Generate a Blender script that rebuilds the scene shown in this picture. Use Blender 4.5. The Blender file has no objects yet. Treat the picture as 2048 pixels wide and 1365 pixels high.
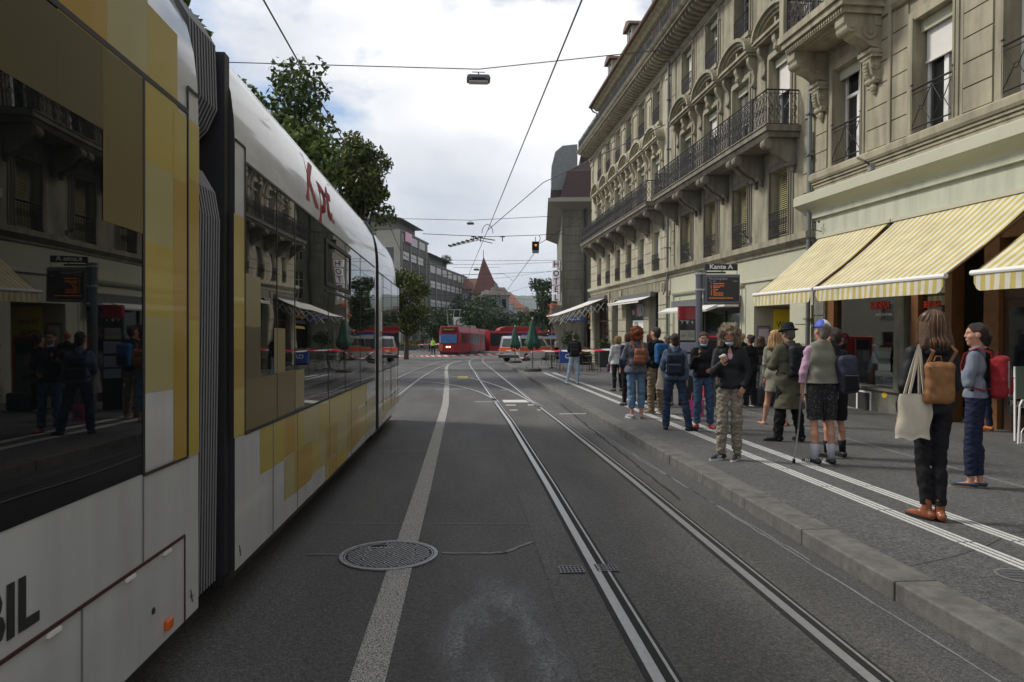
import bpy, math, random
import numpy as np
from mathutils import Vector, Matrix
R_ = math.radians
SC = bpy.context.scene
COL = SC.collection
random.seed(7)
# ------------------------------------------------------------------ camera
FPX, CXP, CYP, CAMH = 1422.0, 1024.0, 682.5, 1.6
YAW = math.atan((1024-931)/FPX)
cam = bpy.data.cameras.new("camera"); cam.lens = 25.0; cam.sensor_width = 36.0
cam.clip_start = 0.05; cam.clip_end = 9000
camo = bpy.data.objects.new("camera", cam); COL.objects.link(camo)
camo.location = (0, 0, CAMH); camo.rotation_euler = (R_(90), 0, -YAW)
SC.camera = camo
# ------------------------------------------------------------------ sky
SUN_EL, SUN_AZ = 42.0, -66.0      # azimuth from +Y towards +X
w = bpy.data.worlds.new("World"); SC.world = w; w.use_nodes = True
nt = w.node_tree; nt.nodes.clear()
def N(nt, t, **k):
    n = nt.nodes.new(t)
    for a, b in k.items(): setattr(n, a, b)
    return n
sky = N(nt, 'ShaderNodeTexSky'); sky.sky_type = 'NISHITA'; sky.sun_disc = False
sky.sun_elevation = R_(SUN_EL); sky.sun_rotation = R_(SUN_AZ)
bg1 = N(nt, 'ShaderNodeBackground'); bg1.inputs[1].default_value = 0.13
bg2 = N(nt, 'ShaderNodeBackground'); bg2.inputs[1].default_value = 1.0
tc = N(nt, 'ShaderNodeTexCoord')
mp = N(nt, 'ShaderNodeMapping'); mp.inputs['Scale'].default_value = (1.0, 1.0, 2.1); mp.inputs['Location'].default_value = (3.3, 1.7, 0.4)
n1 = N(nt, 'ShaderNodeTexNoise'); n1.inputs['Scale'].default_value = 2.6; n1.inputs['Detail'].default_value = 7; n1.inputs['Roughness'].default_value = .55
n2 = N(nt, 'ShaderNodeTexNoise'); n2.inputs['Scale'].default_value = 1.9; n2.inputs['Detail'].default_value = 5; n2.inputs['Roughness'].default_value = .5
r1 = N(nt, 'ShaderNodeValToRGB'); r1.color_ramp.elements[0].position = .37; r1.color_ramp.elements[1].position = .47
r2 = N(nt, 'ShaderNodeValToRGB'); r2.color_ramp.elements[0].position = .38; r2.color_ramp.elements[0].color = (.58, .63, .71, 1)
r2.color_ramp.elements[1].position = .56; r2.color_ramp.elements[1].color = (.98, .98, .99, 1)
mx = N(nt, 'ShaderNodeMixShader'); wo = N(nt, 'ShaderNodeOutputWorld')
L = nt.links.new
L(tc.outputs['Generated'], mp.inputs[0]); L(mp.outputs[0], n1.inputs[0]); L(mp.outputs[0], n2.inputs[0])
L(n1.outputs[0], r1.inputs[0]); L(n2.outputs[0], r2.inputs[0]); L(sky.outputs[0], bg1.inputs[0]); L(r2.outputs[0], bg2.inputs[0])
L(r1.outputs[0], mx.inputs[0]); L(bg1.outputs[0], mx.inputs[1]); L(bg2.outputs[0], mx.inputs[2]); L(mx.outputs[0], wo.inputs[0])
# ------------------------------------------------------------------ sun (veiled by cloud)
sl = bpy.data.lights.new("sun", 'SUN'); sl.energy = 3.0; sl.angle = R_(10); sl.color = (1, .95, .87)
so = bpy.data.objects.new("sun", sl); COL.objects.link(so)
sd = Vector((math.sin(R_(SUN_AZ))*math.cos(R_(SUN_EL)), math.cos(R_(SUN_AZ))*math.cos(R_(SUN_EL)), math.sin(R_(SUN_EL))))
so.rotation_euler = sd.to_track_quat('Z', 'Y').to_euler(); so.location = sd*60
SC.view_settings.view_transform = 'Standard'; SC.view_settings.look = 'None'
SC.view_settings.exposure = 0.12; SC.view_settings.gamma = 1.0
try: SC.cycles.max_bounces = 6; SC.cycles.transparent_max_bounces = 8
except Exception: pass
# ------------------------------------------------------------------ pixel -> place on a known plane
CAMP = np.array([0, 0, CAMH]); FW = np.array([math.sin(YAW), math.cos(YAW), 0.]); RT = np.array([math.cos(YAW), -math.sin(YAW), 0.]); UPV = np.array([0, 0, 1.])
def ray(u, v): return FW+RT*(u-CXP)/FPX+UPV*(CYP-v)/FPX
def gnd(u, v, z=0.):
    r = ray(u, v); t = (z-CAMH)/r[2]; p = CAMP+t*r; return (float(p[0]), float(p[1]), z)
def atd(u, v, d):
    p = CAMP+ray(u, v)*d; return (float(p[0]), float(p[1]), float(p[2]))
def frame(vp, org):
    d = ray(*vp); d = d/np.linalg.norm(d); up = UPV-d*d[2]; up /= np.linalg.norm(up); n = np.cross(up, d)
    return Matrix(((d[0], n[0], up[0], org[0]), (d[1], n[1], up[1], org[1]), (d[2], n[2], up[2], org[2]), (0, 0, 0, 1)))
# ------------------------------------------------------------------ materials
MATS = {}
def mat(name, col, rough=.6, metal=0., var=0., vs=3., bump=0., bs=40., spec=.5, coat=0., emit=0., dirt=0.):
    if name in MATS: return MATS[name]
    m = bpy.data.materials.new(name); m.use_nodes = True; MATS[name] = m
    t = m.node_tree; b = t.nodes['Principled BSDF']; l = t.links.new
    b.inputs['Base Color'].default_value = (*col, 1); b.inputs['Roughness'].default_value = rough
    b.inputs['Metallic'].default_value = metal; b.inputs['Specular IOR Level'].default_value = spec
    b.inputs['Coat Weight'].default_value = coat; b.inputs['Coat Roughness'].default_value = .04
    if emit: b.inputs['Emission Color'].default_value = (*col, 1); b.inputs['Emission Strength'].default_value = emit
    if var or bump or dirt:
        c = t.nodes.new('ShaderNodeTexCoord')
    if var or dirt:
        n = t.nodes.new('ShaderNodeTexNoise'); n.inputs['Scale'].default_value = vs; n.inputs['Detail'].default_value = 8; n.inputs['Roughness'].default_value = .65
        l(c.outputs['Object'], n.inputs[0])
        mr = t.nodes.new('ShaderNodeMapRange'); mr.inputs[1].default_value = .3; mr.inputs[2].default_value = .7
        mr.inputs[3].default_value = 1-var; mr.inputs[4].default_value = 1+var; l(n.outputs[0], mr.inputs[0])
        mm = t.nodes.new('ShaderNodeVectorMath'); mm.operation = 'SCALE'; mm.inputs[0].default_value = col; l(mr.outputs[0], mm.inputs['Scale'])
        out = mm.outputs[0]
        if dirt:
            n3 = t.nodes.new('ShaderNodeTexNoise'); n3.inputs['Scale'].default_value = 1.3; n3.inputs['Detail'].default_value = 9
            mp3 = t.nodes.new('ShaderNodeMapping'); mp3.inputs['Scale'].default_value = (3.2, 3.2, .45); l(c.outputs['Object'], mp3.inputs[0]); l(mp3.outputs[0], n3.inputs[0])
            q = t.nodes.new('ShaderNodeMapRange'); q.inputs[1].default_value = .42; q.inputs[2].default_value = .72; q.inputs[3].default_value = 1; q.inputs[4].default_value = 1-min(.75,dirt*1.6)
            l(n3.outputs[0], q.inputs[0]); m2 = t.nodes.new('ShaderNodeVectorMath'); m2.operation = 'SCALE'; l(out, m2.inputs[0]); l(q.outputs[0], m2.inputs['Scale']); out = m2.outputs[0]
        l(out, b.inputs['Base Color'])
    if bump:
        n2 = t.nodes.new('ShaderNodeTexNoise'); n2.inputs['Scale'].default_value = bs; n2.inputs['Detail'].default_value = 6
        l(c.outputs['Object'], n2.inputs[0]); bp = t.nodes.new('ShaderNodeBump'); bp.inputs['Strength'].default_value = bump; bp.inputs['Distance'].default_value = .02
        l(n2.outputs[0], bp.inputs['Height']); l(bp.outputs[0], b.inputs['Normal'])
    return m
# ------------------------------------------------------------------ mesh builder
class MB:
    def __init__(s): s.v = []; s.f = []; s.m = []; s.T = None
    def add(s, vs, fs, m=0):
        o = len(s.v)
        if s.T is not None: vs = [tuple(s.T @ Vector(p)) for p in vs]
        s.v.extend([tuple(p) for p in vs]); s.f.extend([tuple(i+o for i in f) for f in fs]); s.m.extend([m]*len(fs)); return s
    def box(s, x0, x1, y0, y1, z0, z1, m=0):
        return s.add([(x0,y0,z0),(x1,y0,z0),(x1,y1,z0),(x0,y1,z0),(x0,y0,z1),(x1,y0,z1),(x1,y1,z1),(x0,y1,z1)],
                     [(0,3,2,1),(4,5,6,7),(0,1,5,4),(1,2,6,5),(2,3,7,6),(3,0,4,7)], m)
    def cbox(s, c, h, m=0, rz=0., rx=0., ry=0.):
        M = Matrix.Rotation(rz, 3, 'Z') @ Matrix.Rotation(rx, 3, 'X') @ Matrix.Rotation(ry, 3, 'Y')
        vs = [tuple(Vector(c)+M @ Vector((a*h[0], b*h[1], d*h[2]))) for d in (-1,1) for a,b in ((-1,-1),(1,-1),(1,1),(-1,1))]
        return s.add(vs, [(0,3,2,1),(4,5,6,7),(0,1,5,4),(1,2,6,5),(2,3,7,6),(3,0,4,7)], m)
    def quad(s, a, b, c, d, m=0): return s.add([a,b,c,d], [(0,1,2,3)], m)
    def ext(s, pts, ax, a0, a1, m=0):
        """extrude closed 2-D outline along axis ax ('x': pts=(y,z), 'y': pts=(x,z), 'z': pts=(x,y))"""
        n = len(pts)
        P = {'x': lambda p, a: (a, p[0], p[1]), 'y': lambda p, a: (p[0], a, p[1]), 'z': lambda p, a: (p[0], p[1], a)}[ax]
        vs = [P(p, a0) for p in pts]+[P(p, a1) for p in pts]
        fs = [(i, (i+1) % n, n+(i+1) % n, n+i) for i in range(n)]+[tuple(range(n))[::-1], tuple(range(n, 2*n))]
        return s.add(vs, fs, m)
    def tube(s, pts, r, n=6, m=0, cap=True, closed=False):
        P = [Vector(p) for p in pts]; k = len(P); rr = r if hasattr(r, '__len__') else [r]*k; vs = []; prev = None
        for i in range(k):
            a = P[max(i-1, 0)] if not closed else P[(i-1) % k]; b = P[min(i+1, k-1)] if not closed else P[(i+1) % k]
            t = (b-a)
            if t.length < 1e-9: t = Vector((0,0,1))
            t.normalize()
            if prev is None:
                ref = Vector((0,0,1)) if abs(t.z) < .9 else Vector((1,0,0)); x = t.cross(ref).normalized()
            else:
                x = prev-t*prev.dot(t)
                x = x.normalized() if x.length > 1e-6 else t.orthogonal().normalized()
            prev = x; y = t.cross(x)
            for j in range(n):
                q = 2*math.pi*j/n; vs.append(tuple(P[i]+(x*math.cos(q)+y*math.sin(q))*rr[i]))
        fs = []
        for i in range(k if closed else k-1):
            i2 = (i+1) % k
            for j in range(n): fs.append((i*n+j, i*n+(j+1) % n, i2*n+(j+1) % n, i2*n+j))
        if cap and not closed: fs += [tuple(range(n))[::-1], tuple((k-1)*n+j for j in range(n))]
        return s.add(vs, fs, m)
    def strip(s, pts, wv, th, m=0):
        """flat ribbon: wv = width vector per point (or one)"""
        P = [Vector(p) for p in pts]; k = len(P); vs = []
        for i in range(k):
            W = Vector(wv[i] if hasattr(wv[0], '__len__') else wv); t = (P[min(i+1,k-1)]-P[max(i-1,0)]).normalized(); nn = t.cross(W).normalized()*th
            vs += [tuple(P[i]-W-nn), tuple(P[i]+W-nn), tuple(P[i]+W+nn), tuple(P[i]-W+nn)]
        fs = [(3,2,1,0)]+[((k-1)*4, (k-1)*4+1, (k-1)*4+2, (k-1)*4+3)]
        for i in range(k-1):
            for j in range(4): fs.append((i*4+j, i*4+(j+1)%4, (i+1)*4+(j+1)%4, (i+1)*4+j))
        return s.add(vs, fs, m)
    def lathe(s, prof, n=16, c=(0,0,0), m=0, a0=0., a1=2*math.pi):
        full = abs(a1-a0-2*math.pi) < 1e-6; k = n if full else n+1; vs = []
        for r, z in prof:
            for j in range(k):
                q = a0+(a1-a0)*j/n; vs.append((c[0]+r*math.cos(q), c[1]+r*math.sin(q), c[2]+z))
        fs = []
        for i in range(len(prof)-1):
            for j in range(n): fs.append((i*k+j, i*k+(j+1) % k, (i+1)*k+(j+1) % k, (i+1)*k+j))
        if full and prof[0] != prof[-1]: fs += [tuple(range(k))[::-1], tuple((len(prof)-1)*k+j for j in range(k))]
        return s.add(vs, fs, m)
    def ball(s, c, r, n=10, m=0):
        k = n//2; pr = [(math.sin(math.pi*i/k), -math.cos(math.pi*i/k)) for i in range(k+1)]; rr = r if hasattr(r, '__len__') else (r,r,r); vs = []
        for a, z in pr:
            for j in range(n): q = 2*math.pi*j/n; vs.append((c[0]+rr[0]*a*math.cos(q), c[1]+rr[1]*a*math.sin(q), c[2]+rr[2]*z))
        return s.add(vs, [(i*n+j, i*n+(j+1)%n, (i+1)*n+(j+1)%n, (i+1)*n+j) for i in range(k) for j in range(n)], m)
    def mesh(s, name, mats, smooth=False):
        me = bpy.data.meshes.new(name); me.from_pydata(s.v, [], s.f)
        for x in (mats if isinstance(mats, (list, tuple)) else [mats]): me.materials.append(x)
        if any(s.m): me.polygons.foreach_set('material_index', s.m)
        if smooth: me.polygons.foreach_set('use_smooth', [True]*len(me.polygons))
        me.update(); return me
    def build(s, name, mats, parent=None, smooth=False, bevel=0., loc=None):
        me = s.mesh(name, mats, smooth)
        if bevel:
            import bmesh
            bm = bmesh.new(); bm.from_mesh(me); bmesh.ops.remove_doubles(bm, verts=bm.verts, dist=1e-5)
            eds = [e for e in bm.edges if len(e.link_faces) == 2 and e.calc_face_angle(0) > .6]
            bmesh.ops.bevel(bm, geom=eds, offset=bevel, segments=2, affect='EDGES', profile=.5, clamp_overlap=True); bm.to_mesh(me); bm.free()
        return inst(name, me, parent, loc)
def inst(name, me, parent=None, loc=None, rz=0.):
    o = bpy.data.objects.new(name, me); COL.objects.link(o)
    if parent: o.parent = parent
    if loc is not None: o.location = loc
    if rz: o.rotation_euler = (0, 0, rz)
    return o
def tag(o, label=None, cat=None, group=None, kind=None):
    if label: o['label'] = label
    if cat: o['category'] = cat
    if group: o['group'] = group
    if kind: o['kind'] = kind
    return o
def thing(name, label, cat, loc=(0,0,0), rz=0., group=None, M=None):
    o = bpy.data.objects.new(name, None); COL.objects.link(o); o.empty_display_size = .2
    if M is not None: o.matrix_world = M
    else: o.location = loc; o.rotation_euler = (0, 0, rz)
    return tag(o, label, cat, group)
def struct(o): o['kind'] = 'structure'; return o
def copy_tree(o, parent=None):
    c = o.copy(); COL.objects.link(c); c.parent = parent
    for ch in list(o.children): copy_tree(ch, c)
    return c
def textmesh(txt, size, ext=.003, align='LEFT', bold=0., sx=1., font=None):
    cu = bpy.data.curves.new('txt', 'FONT'); cu.body = txt; cu.size = size; cu.extrude = ext; cu.align_x = align; cu.offset = bold; cu.resolution_u = 2
    ob = bpy.data.objects.new('txt', cu); COL.objects.link(ob); dg = bpy.context.evaluated_depsgraph_get(); dg.update()
    me = bpy.data.meshes.new_from_object(ob.evaluated_get(dg)); bpy.data.objects.remove(ob); bpy.data.curves.remove(cu)
    if sx != 1.: me.transform(Matrix.Scale(sx, 4, (1,0,0)))
    me.materials.clear(); return me
def text(name, txt, size, m, parent, M, **k):
    """text lies in local xy, M places it"""
    me = textmesh(txt, size, **k); me.transform(M); me.materials.append(m); me.name = name
    return inst(name, me, parent)
def basis(xd, yd, o):
    x = Vector(xd).normalized(); y = Vector(yd).normalized(); z = x.cross(y)
    return Matrix(((x.x,y.x,z.x,o[0]),(x.y,y.y,z.y,o[1]),(x.z,y.z,z.z,o[2]),(0,0,0,1)))
# =================================================================== GROUND
def asphalt(name, c0, c1, scale=1.):
    m = bpy.data.materials.new(name); m.use_nodes = True; t = m.node_tree; b = t.nodes['Principled BSDF']; l = t.links.new
    c = t.nodes.new('ShaderNodeTexCoord')
    big = t.nodes.new('ShaderNodeTexNoise'); big.inputs['Scale'].default_value = .45; big.inputs['Detail'].default_value = 5; big.inputs['Roughness'].default_value = .6
    mp = t.nodes.new('ShaderNodeMapping'); mp.inputs['Scale'].default_value = (1.4, .35, 1)
    l(c.outputs['Object'], mp.inputs[0]); l(mp.outputs[0], big.inputs[0])
    fine = t.nodes.new('ShaderNodeTexVoronoi'); fine.inputs['Scale'].default_value = 150*scale; l(c.outputs['Object'], fine.inputs[0])
    fn = t.nodes.new('ShaderNodeTexNoise'); fn.inputs['Scale'].default_value = 38*scale; fn.inputs['Detail'].default_value = 8; fn.inputs['Roughness'].default_value = .75; l(c.outputs['Object'], fn.inputs[0])
    r = t.nodes.new('ShaderNodeValToRGB'); r.color_ramp.elements[0].position = .34; r.color_ramp.elements[0].color = (*c0, 1); r.color_ramp.elements[1].position = .68; r.color_ramp.elements[1].color = (*c1, 1)
    l(big.outputs[0], r.inputs[0])
    rr = t.nodes.new('ShaderNodeMapRange'); rr.inputs[1].default_value = .3; rr.inputs[2].default_value = .75; rr.inputs[3].default_value = .35; rr.inputs[4].default_value = 1.8; l(fn.outputs[0], rr.inputs[0])
    vm = t.nodes.new('ShaderNodeVectorMath'); vm.operation = 'SCALE'; l(r.outputs[0], vm.inputs[0]); l(rr.outputs[0], vm.inputs['Scale'])
    cr = t.nodes.new('ShaderNodeMapRange'); cr.inputs[1].default_value = 0; cr.inputs[2].default_value = 1; cr.inputs[3].default_value = .6; cr.inputs[4].default_value = 1.55
    sp = t.nodes.new('ShaderNodeSeparateColor'); l(fine.outputs['Color'], sp.inputs[0]); l(sp.outputs[0], cr.inputs[0])
    v2 = t.nodes.new('ShaderNodeVectorMath'); v2.operation = 'SCALE'; l(vm.outputs[0], v2.inputs[0]); l(cr.outputs[0], v2.inputs['Scale'])
    l(v2.outputs[0], b.inputs['Base Color']); b.inputs['Roughness'].default_value = .72; b.inputs['Specular IOR Level'].default_value = .4
    bp = t.nodes.new('ShaderNodeBump'); bp.inputs['Strength'].default_value = .55; bp.inputs['Distance'].default_value = .006
    l(fine.outputs['Distance'], bp.inputs['Height']); l(bp.outputs[0], b.inputs['Normal'])
    return m
m_road = asphalt('asphalt_road', (.040,.038,.037), (.098,.095,.092))
m_road2 = asphalt('asphalt_track', (.048,.045,.042), (.108,.102,.095))
m_pav = asphalt('asphalt_pavement', (.064,.063,.063), (.105,.103,.101), .8)
m_plaza = asphalt('asphalt_plaza', (.09,.088,.085), (.14,.137,.13), .8)
m_kerb = mat('granite_kerb', (.125,.12,.11), .8, var=.25, vs=14, bump=.3, bs=120, dirt=.25)
m_white = mat('road_paint_white', (.40,.39,.37), .8, var=.45, vs=130, bump=.3, bs=160)
m_tact = mat('guide_strip_paint', (.52,.52,.50), .7, var=.22, vs=60)
m_rail = mat('rail_steel', (.42,.42,.42), .34, .55, var=.12, vs=20, bump=.15, bs=60)
m_dark = mat('dark_gap', (.012,.012,.012), .9)
m_seam = mat('tar_seam', (.030,.029,.029), .8, var=.3, vs=30, spec=.2)
m_seal = mat('pale_sealing', (.17,.167,.16), .8, var=.3, vs=25)
PZ = .12
KX = 2.63
g = MB(); g.quad((-700,-60,-.02),(900,-60,-.02),(900,2600,-.02),(-700,2600,-.02)); struct(g.build('ground', m_plaza))
g = MB(); g.quad((-8,-12,0),(KX+.1,-12,0),(KX+.1,52,0),(-8,52,0)); g.add([(-30,52,0),(KX+.1,52,0),(22,68,0),(34,110,0),(30,170,0),(10,170,0),(-9,110,0),(-30,80,0)],[tuple(range(8))]); struct(g.build('road', m_road))
# track bed with slightly different surface
g = MB(); g.quad((.55,-12,.004),(2.27,-12,.004),(2.27,24,.004),(.55,24,.004)); struct(g.build('track_bed', m_road2))
# pavement: flat sheet from kerb to the facades, rounded nose at the far end
pts = [(KX+.28,-14),(14,-14),(14,60),(9.5,60),(6.5,56),(4.5,52.6),(3.0,50.6),(KX+.28,48.5)]
g = MB(); g.ext(pts, 'z', -.02, PZ); struct(g.build('pavement', m_pav))
# kerb stones
g = MB(); random.seed(3)
y = -12.
while y < 47.5:
    l_ = 1.05+random.random()*.25; y2 = min(y+l_, 48.5); dx = random.uniform(-.003,.003)
    g.box(KX+dx, KX+.28, y+.004, y2-.004, -.01, PZ+.004+random.uniform(-.002,.002)); y = y2
g2 = g.build('kerb', m_kerb, bevel=.012); struct(g2)
# gutter strip beside the kerb (smoother poured asphalt) 
g = MB(); g.quad((2.02,-12,.0035),(KX-.002,-12,.0035),(KX-.002,48,.0035),(2.02,48,.0035)); struct(g.build('gutter', asphalt('asphalt_gutter', (.045,.044,.044), (.088,.087,.086), 1.3)))
def railpath(pts, name):
    g = MB()
    def off(pts, o):
        out = []
        for i, p in enumerate(pts):
            a = Vector(pts[max(i-1,0)]); b = Vector(pts[min(i+1,len(pts)-1)]); t = (b-a).normalized(); out.append((p[0]+t.y*o, p[1]-t.x*o))
        return out
    for o0, o1, z, mi in ((-.045,.012,.012,0),(.012,.058,.009,1),(.058,.074,.011,0)):
        A = off(pts, o0); B = off(pts, o1)
        for i in range(len(pts)-1):
            g.quad((*A[i],z),(*B[i],z),(*B[i+1],z),(*A[i+1],z), mi)
    for o_, s in ((-.045,-.03),(.074,.022)):
        A = off(pts, o_); B = off(pts, o_+s)
        for i in range(len(pts)-1): g.quad((*B[i],.0085),(*A[i],.0105),(*A[i+1],.0105),(*B[i+1],.0085), 2)
    return struct(g.build(name, [m_rail, m_dark, m_seam]))
def bez(a, b, c, n=14): return [((1-t)**2*a[0]+2*t*(1-t)*b[0]+t*t*c[0], (1-t)**2*a[1]+2*t*(1-t)*b[1]+t*t*c[1]) for t in [i/n for i in range(n+1)]]
rl = [(.92,-12),(.92,8),(.88,14),(.74,21),(.55,31)]+bez((.5,36),(.2,48),(.3,55),6)+bez((.33,57),(.6,68),(3.5,80),6)
rr_ = [(1.92,-12),(1.92,8),(1.86,14),(1.73,21.5),(1.62,30),(1.5,40)]+bez((1.45,44),(1.2,54),(1.5,62),6)+bez((1.6,64),(2.2,72),(5.2,80),6)
railpath(rl, 'tram_rail'); railpath([(x,y) for x,y in rr_], 'tram_rail')
railpath([(-2.95,-12),(-2.95,24)]+bez((-2.95,26),(-2.9,46),(-1.2,62),12)+[(1.5,76)], 'tram_rail')
railpath([(-1.95,-12),(-1.95,24)]+bez((-1.95,26),(-1.9,46),(-.2,60),12)+[(2.4,75)], 'tram_rail')
# crossover and points
railpath(bez((.83,18.5),(.55,24),(-1.2,27.5),12)+bez((-1.2,27.5),(-3.2,30.5),(-9,33),8), 'tram_rail')
railpath(bez((1.80,17),(1.5,25),(.2,30.5),12)+bez((.2,30.5),(-2.2,36),(-10,40),8), 'tram_rail')
# lane line
ln = [(-.46,-12),(-.46,8),(-.50,18),(-.72,28),(-1.0,37)]+bez((-1.06,40),(-1.35,48),(-.75,54),8)+bez((-.6,55),(.1,58.5),(2.4,61),8)
g = MB()
for i in range(len(ln)-1):
    a = Vector(ln[i]); b = Vector(ln[i+1]); g.quad((a.x-.085,a.y,.007),(a.x+.085,a.y,.007),(b.x+.085,b.y+(.12 if i>14 else 0),.007),(b.x-.085,b.y+(.12 if i>14 else 0),.007))
# knocked-out aggregate shows through the worn paint
mw = bpy.data.materials.new('worn_line_paint'); mw.use_nodes = True; t = mw.node_tree; b = t.nodes['Principled BSDF']
c = t.nodes.new('ShaderNodeTexCoord'); vo = t.nodes.new('ShaderNodeTexVoronoi'); vo.inputs['Scale'].default_value = 95; no = t.nodes.new('ShaderNodeTexNoise'); no.inputs['Scale'].default_value = 120; no.inputs['Detail'].default_value = 4
mr = t.nodes.new('ShaderNodeValToRGB'); mr.color_ramp.elements[0].position = .43; mr.color_ramp.elements[0].color = (.055,.053,.05,1); mr.color_ramp.elements[1].position = .53; mr.color_ramp.elements[1].color = (.40,.385,.36,1)
t.links.new(c.outputs['Object'], no.inputs[0]); t.links.new(no.outputs[0], mr.inputs[0]); t.links.new(mr.outputs[0], b.inputs['Base Color']); b.inputs['Roughness'].default_value = .8
struct(g.build('lane_line', mw))
g = MB(); g.box(.99,1.85,18.4,19.2,.0065,.0085); g.box(1.0,1.25,17.55,17.75,.0065,.0085); g.box(1.55,1.8,17.55,17.75,.0065,.0085); g.box(1.02,1.2,16.3,16.45,.0065,.0085); g.box(1.65,1.82,16.3,16.45,.0065,.0085)
for x,y,w_ in ((-1.0,23.6,1.2),(1.15,23.0,.35),(2.05,15.4,.6),(.25,18.6,.5)): g.box(x,x+w_,y,y+.09,.0065,.008)
struct(g.build('road_marking', m_tact))
g = MB(); g.box(-.35,.1,30.2,32.2,.0065,.0075); struct(g.build('yellow_marking', mat('yellow_worn', (.30,.25,.06), .8, var=.5, vs=20)))
# guide strips on the pavement: two bands of three thin ribs
g = MB()
for bx in (3.60, 4.02):
    for k in range(3):
        y = -2.
        while y < 33:
            l_ = .98
            g.box(bx+k*.052, bx+k*.052+.024, y, min(y+l_, 33.), PZ+.001, PZ+.006); y += 1.0
struct(g.build('guide_strip', m_tact))
g = MB()
for (x0,y0,x1,y1,wd) in ((5.3,-2,6.6,33,.05),(4.0,33.2,2.95,33.4,.1)):
    d = Vector((x1-x0,y1-y0)).normalized(); nx, ny = d.y*wd/2, -d.x*wd/2
    g.quad((x0-nx,y0-ny,PZ+.004),(x0+nx,y0+ny,PZ+.004),(x1+nx,y1+ny,PZ+.004),(x1-nx,y1-ny,PZ+.004))
struct(g.build('pavement_line', mat('faded_line', (.17,.17,.165), .8, var=.3, vs=9)))
# cracks, seams and sealed joints across the lane
g = MB(); random.seed(11)
def crack(x0,y0,x1,y1,wd,n=14,j=.012,m=0,z=.0055):
    P = [(x0+(x1-x0)*i/n+random.uniform(-j,j), y0+(y1-y0)*i/n+random.uniform(-j,j)) for i in range(n+1)]
    for i in range(n):
        a, b = Vector(P[i]), Vector(P[i+1]); t_ = (b-a).normalized(); q = Vector((t_.y,-t_.x))*wd*random.uniform(.7,1.2)/2
        g.quad((a.x-q.x,a.y-q.y,z),(a.x+q.x,a.y+q.y,z),(b.x+q.x,b.y+q.y,z),(b.x-q.x,b.y-q.y,z), m)
crack(-1.25,10.4,.55,10.55,.02,m=1); crack(-1.25,14.0,.5,14.0,.02,m=1); crack(-1.2,6.32,.62,6.17,.012,m=1)
crack(-.18,5.38,.30,5.35,.035,n=8,m=1); crack(.30,5.35,.52,5.62,.035,n=5,m=1); crack(-1.2,5.4,-.95,5.4,.015,n=4,m=1)
crack(2.15,7.,2.4,18.,.035,n=60,j=.012,m=0); crack(2.15,15.,2.5,5.,.012,n=60,j=.015,m=1); crack(2.1,24.,2.5,3.,.014,n=90,j=.008,m=1)
crack(-1.25,18.,.3,18.05,.02,m=1)
struct(g.build('road_seams', [m_seam, m_seal]))
g = MB()
for yy, w_ in ((-1.5,.005),(9,.005),(20,.006)):
    P = [(KX+.3, yy+6)]+[(KX+.3+i*.42, yy+6+random.uniform(-.15,.15)+i*.22) for i in range(1,14)]
    for i in range(len(P)-1):
        a, b = Vector(P[i]), Vector(P[i+1]); t_ = (b-a).normalized(); q = Vector((t_.y,-t_.x))*w_/2
        g.quad((a.x-q.x,a.y-q.y,PZ+.003),(a.x+q.x,a.y+q.y,PZ+.003),(b.x+q.x,b.y+q.y,PZ+.003),(b.x-q.x,b.y-q.y,PZ+.003))
struct(g.build('pavement_cracks', m_seam))
# pale worn stain on the lane
g = MB(); g.quad((-.25,2.2,.0052),(.62,2.2,.0052),(.62,5.3,.0052),(-.25,5.3,.0052))
mst = bpy.data.materials.new('pale_stain'); mst.use_nodes = True; t = mst.node_tree; b = t.nodes['Principled BSDF']; c = t.nodes.new('ShaderNodeTexCoord'); lk = t.links.new
no = t.nodes.new('ShaderNodeTexNoise'); no.inputs['Scale'].default_value = 60; no.inputs['Detail'].default_value = 6; mr = t.nodes.new('ShaderNodeValToRGB'); mr.color_ramp.elements[0].position = .35; mr.color_ramp.elements[0].color = (.10,.10,.10,1); mr.color_ramp.elements[1].position = .65; mr.color_ramp.elements[1].color = (.27,.27,.28,1)
lk(c.outputs['Object'], no.inputs[0]); lk(no.outputs[0], mr.inputs[0]); lk(mr.outputs[0], b.inputs['Base Color']); b.inputs['Roughness'].default_value = .85
mp = t.nodes.new('ShaderNodeMapping'); mp.inputs['Scale'].default_value = (4.2,1.5,1); mp.inputs['Location'].default_value = (.7,2.1,0); n9 = t.nodes.new('ShaderNodeTexNoise'); n9.inputs['Scale'].default_value = 1.; n9.inputs['Detail'].default_value = 5; n9.inputs['Roughness'].default_value = .55; lk(c.outputs['Object'], mp.inputs[0]); lk(mp.outputs[0], n9.inputs[0])
a9 = t.nodes.new('ShaderNodeMapRange'); a9.inputs[1].default_value = .36; a9.inputs[2].default_value = .60; a9.inputs[3].default_value = 0; a9.inputs[4].default_value = .75; lk(n9.outputs[0], a9.inputs[0])
m8 = t.nodes.new('ShaderNodeMapping'); m8.inputs['Location'].default_value = (-1,-1,0); m8.inputs['Scale'].default_value = (2,2,0); gr8 = t.nodes.new('ShaderNodeTexGradient'); gr8.gradient_type = 'SPHERICAL'; lk(c.outputs['Generated'], m8.inputs[0]); lk(m8.outputs[0], gr8.inputs[0]); r8 = t.nodes.new('ShaderNodeMapRange'); r8.inputs[2].default_value = .5; lk(gr8.outputs[0], r8.inputs[0])
mu = t.nodes.new('ShaderNodeMath'); mu.operation = 'MULTIPLY'; lk(a9.outputs[0], mu.inputs[0]); lk(r8.outputs[0], mu.inputs[1]); lk(mu.outputs[0], b.inputs['Alpha'])
struct(g.build('road_stain', mst))
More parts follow.
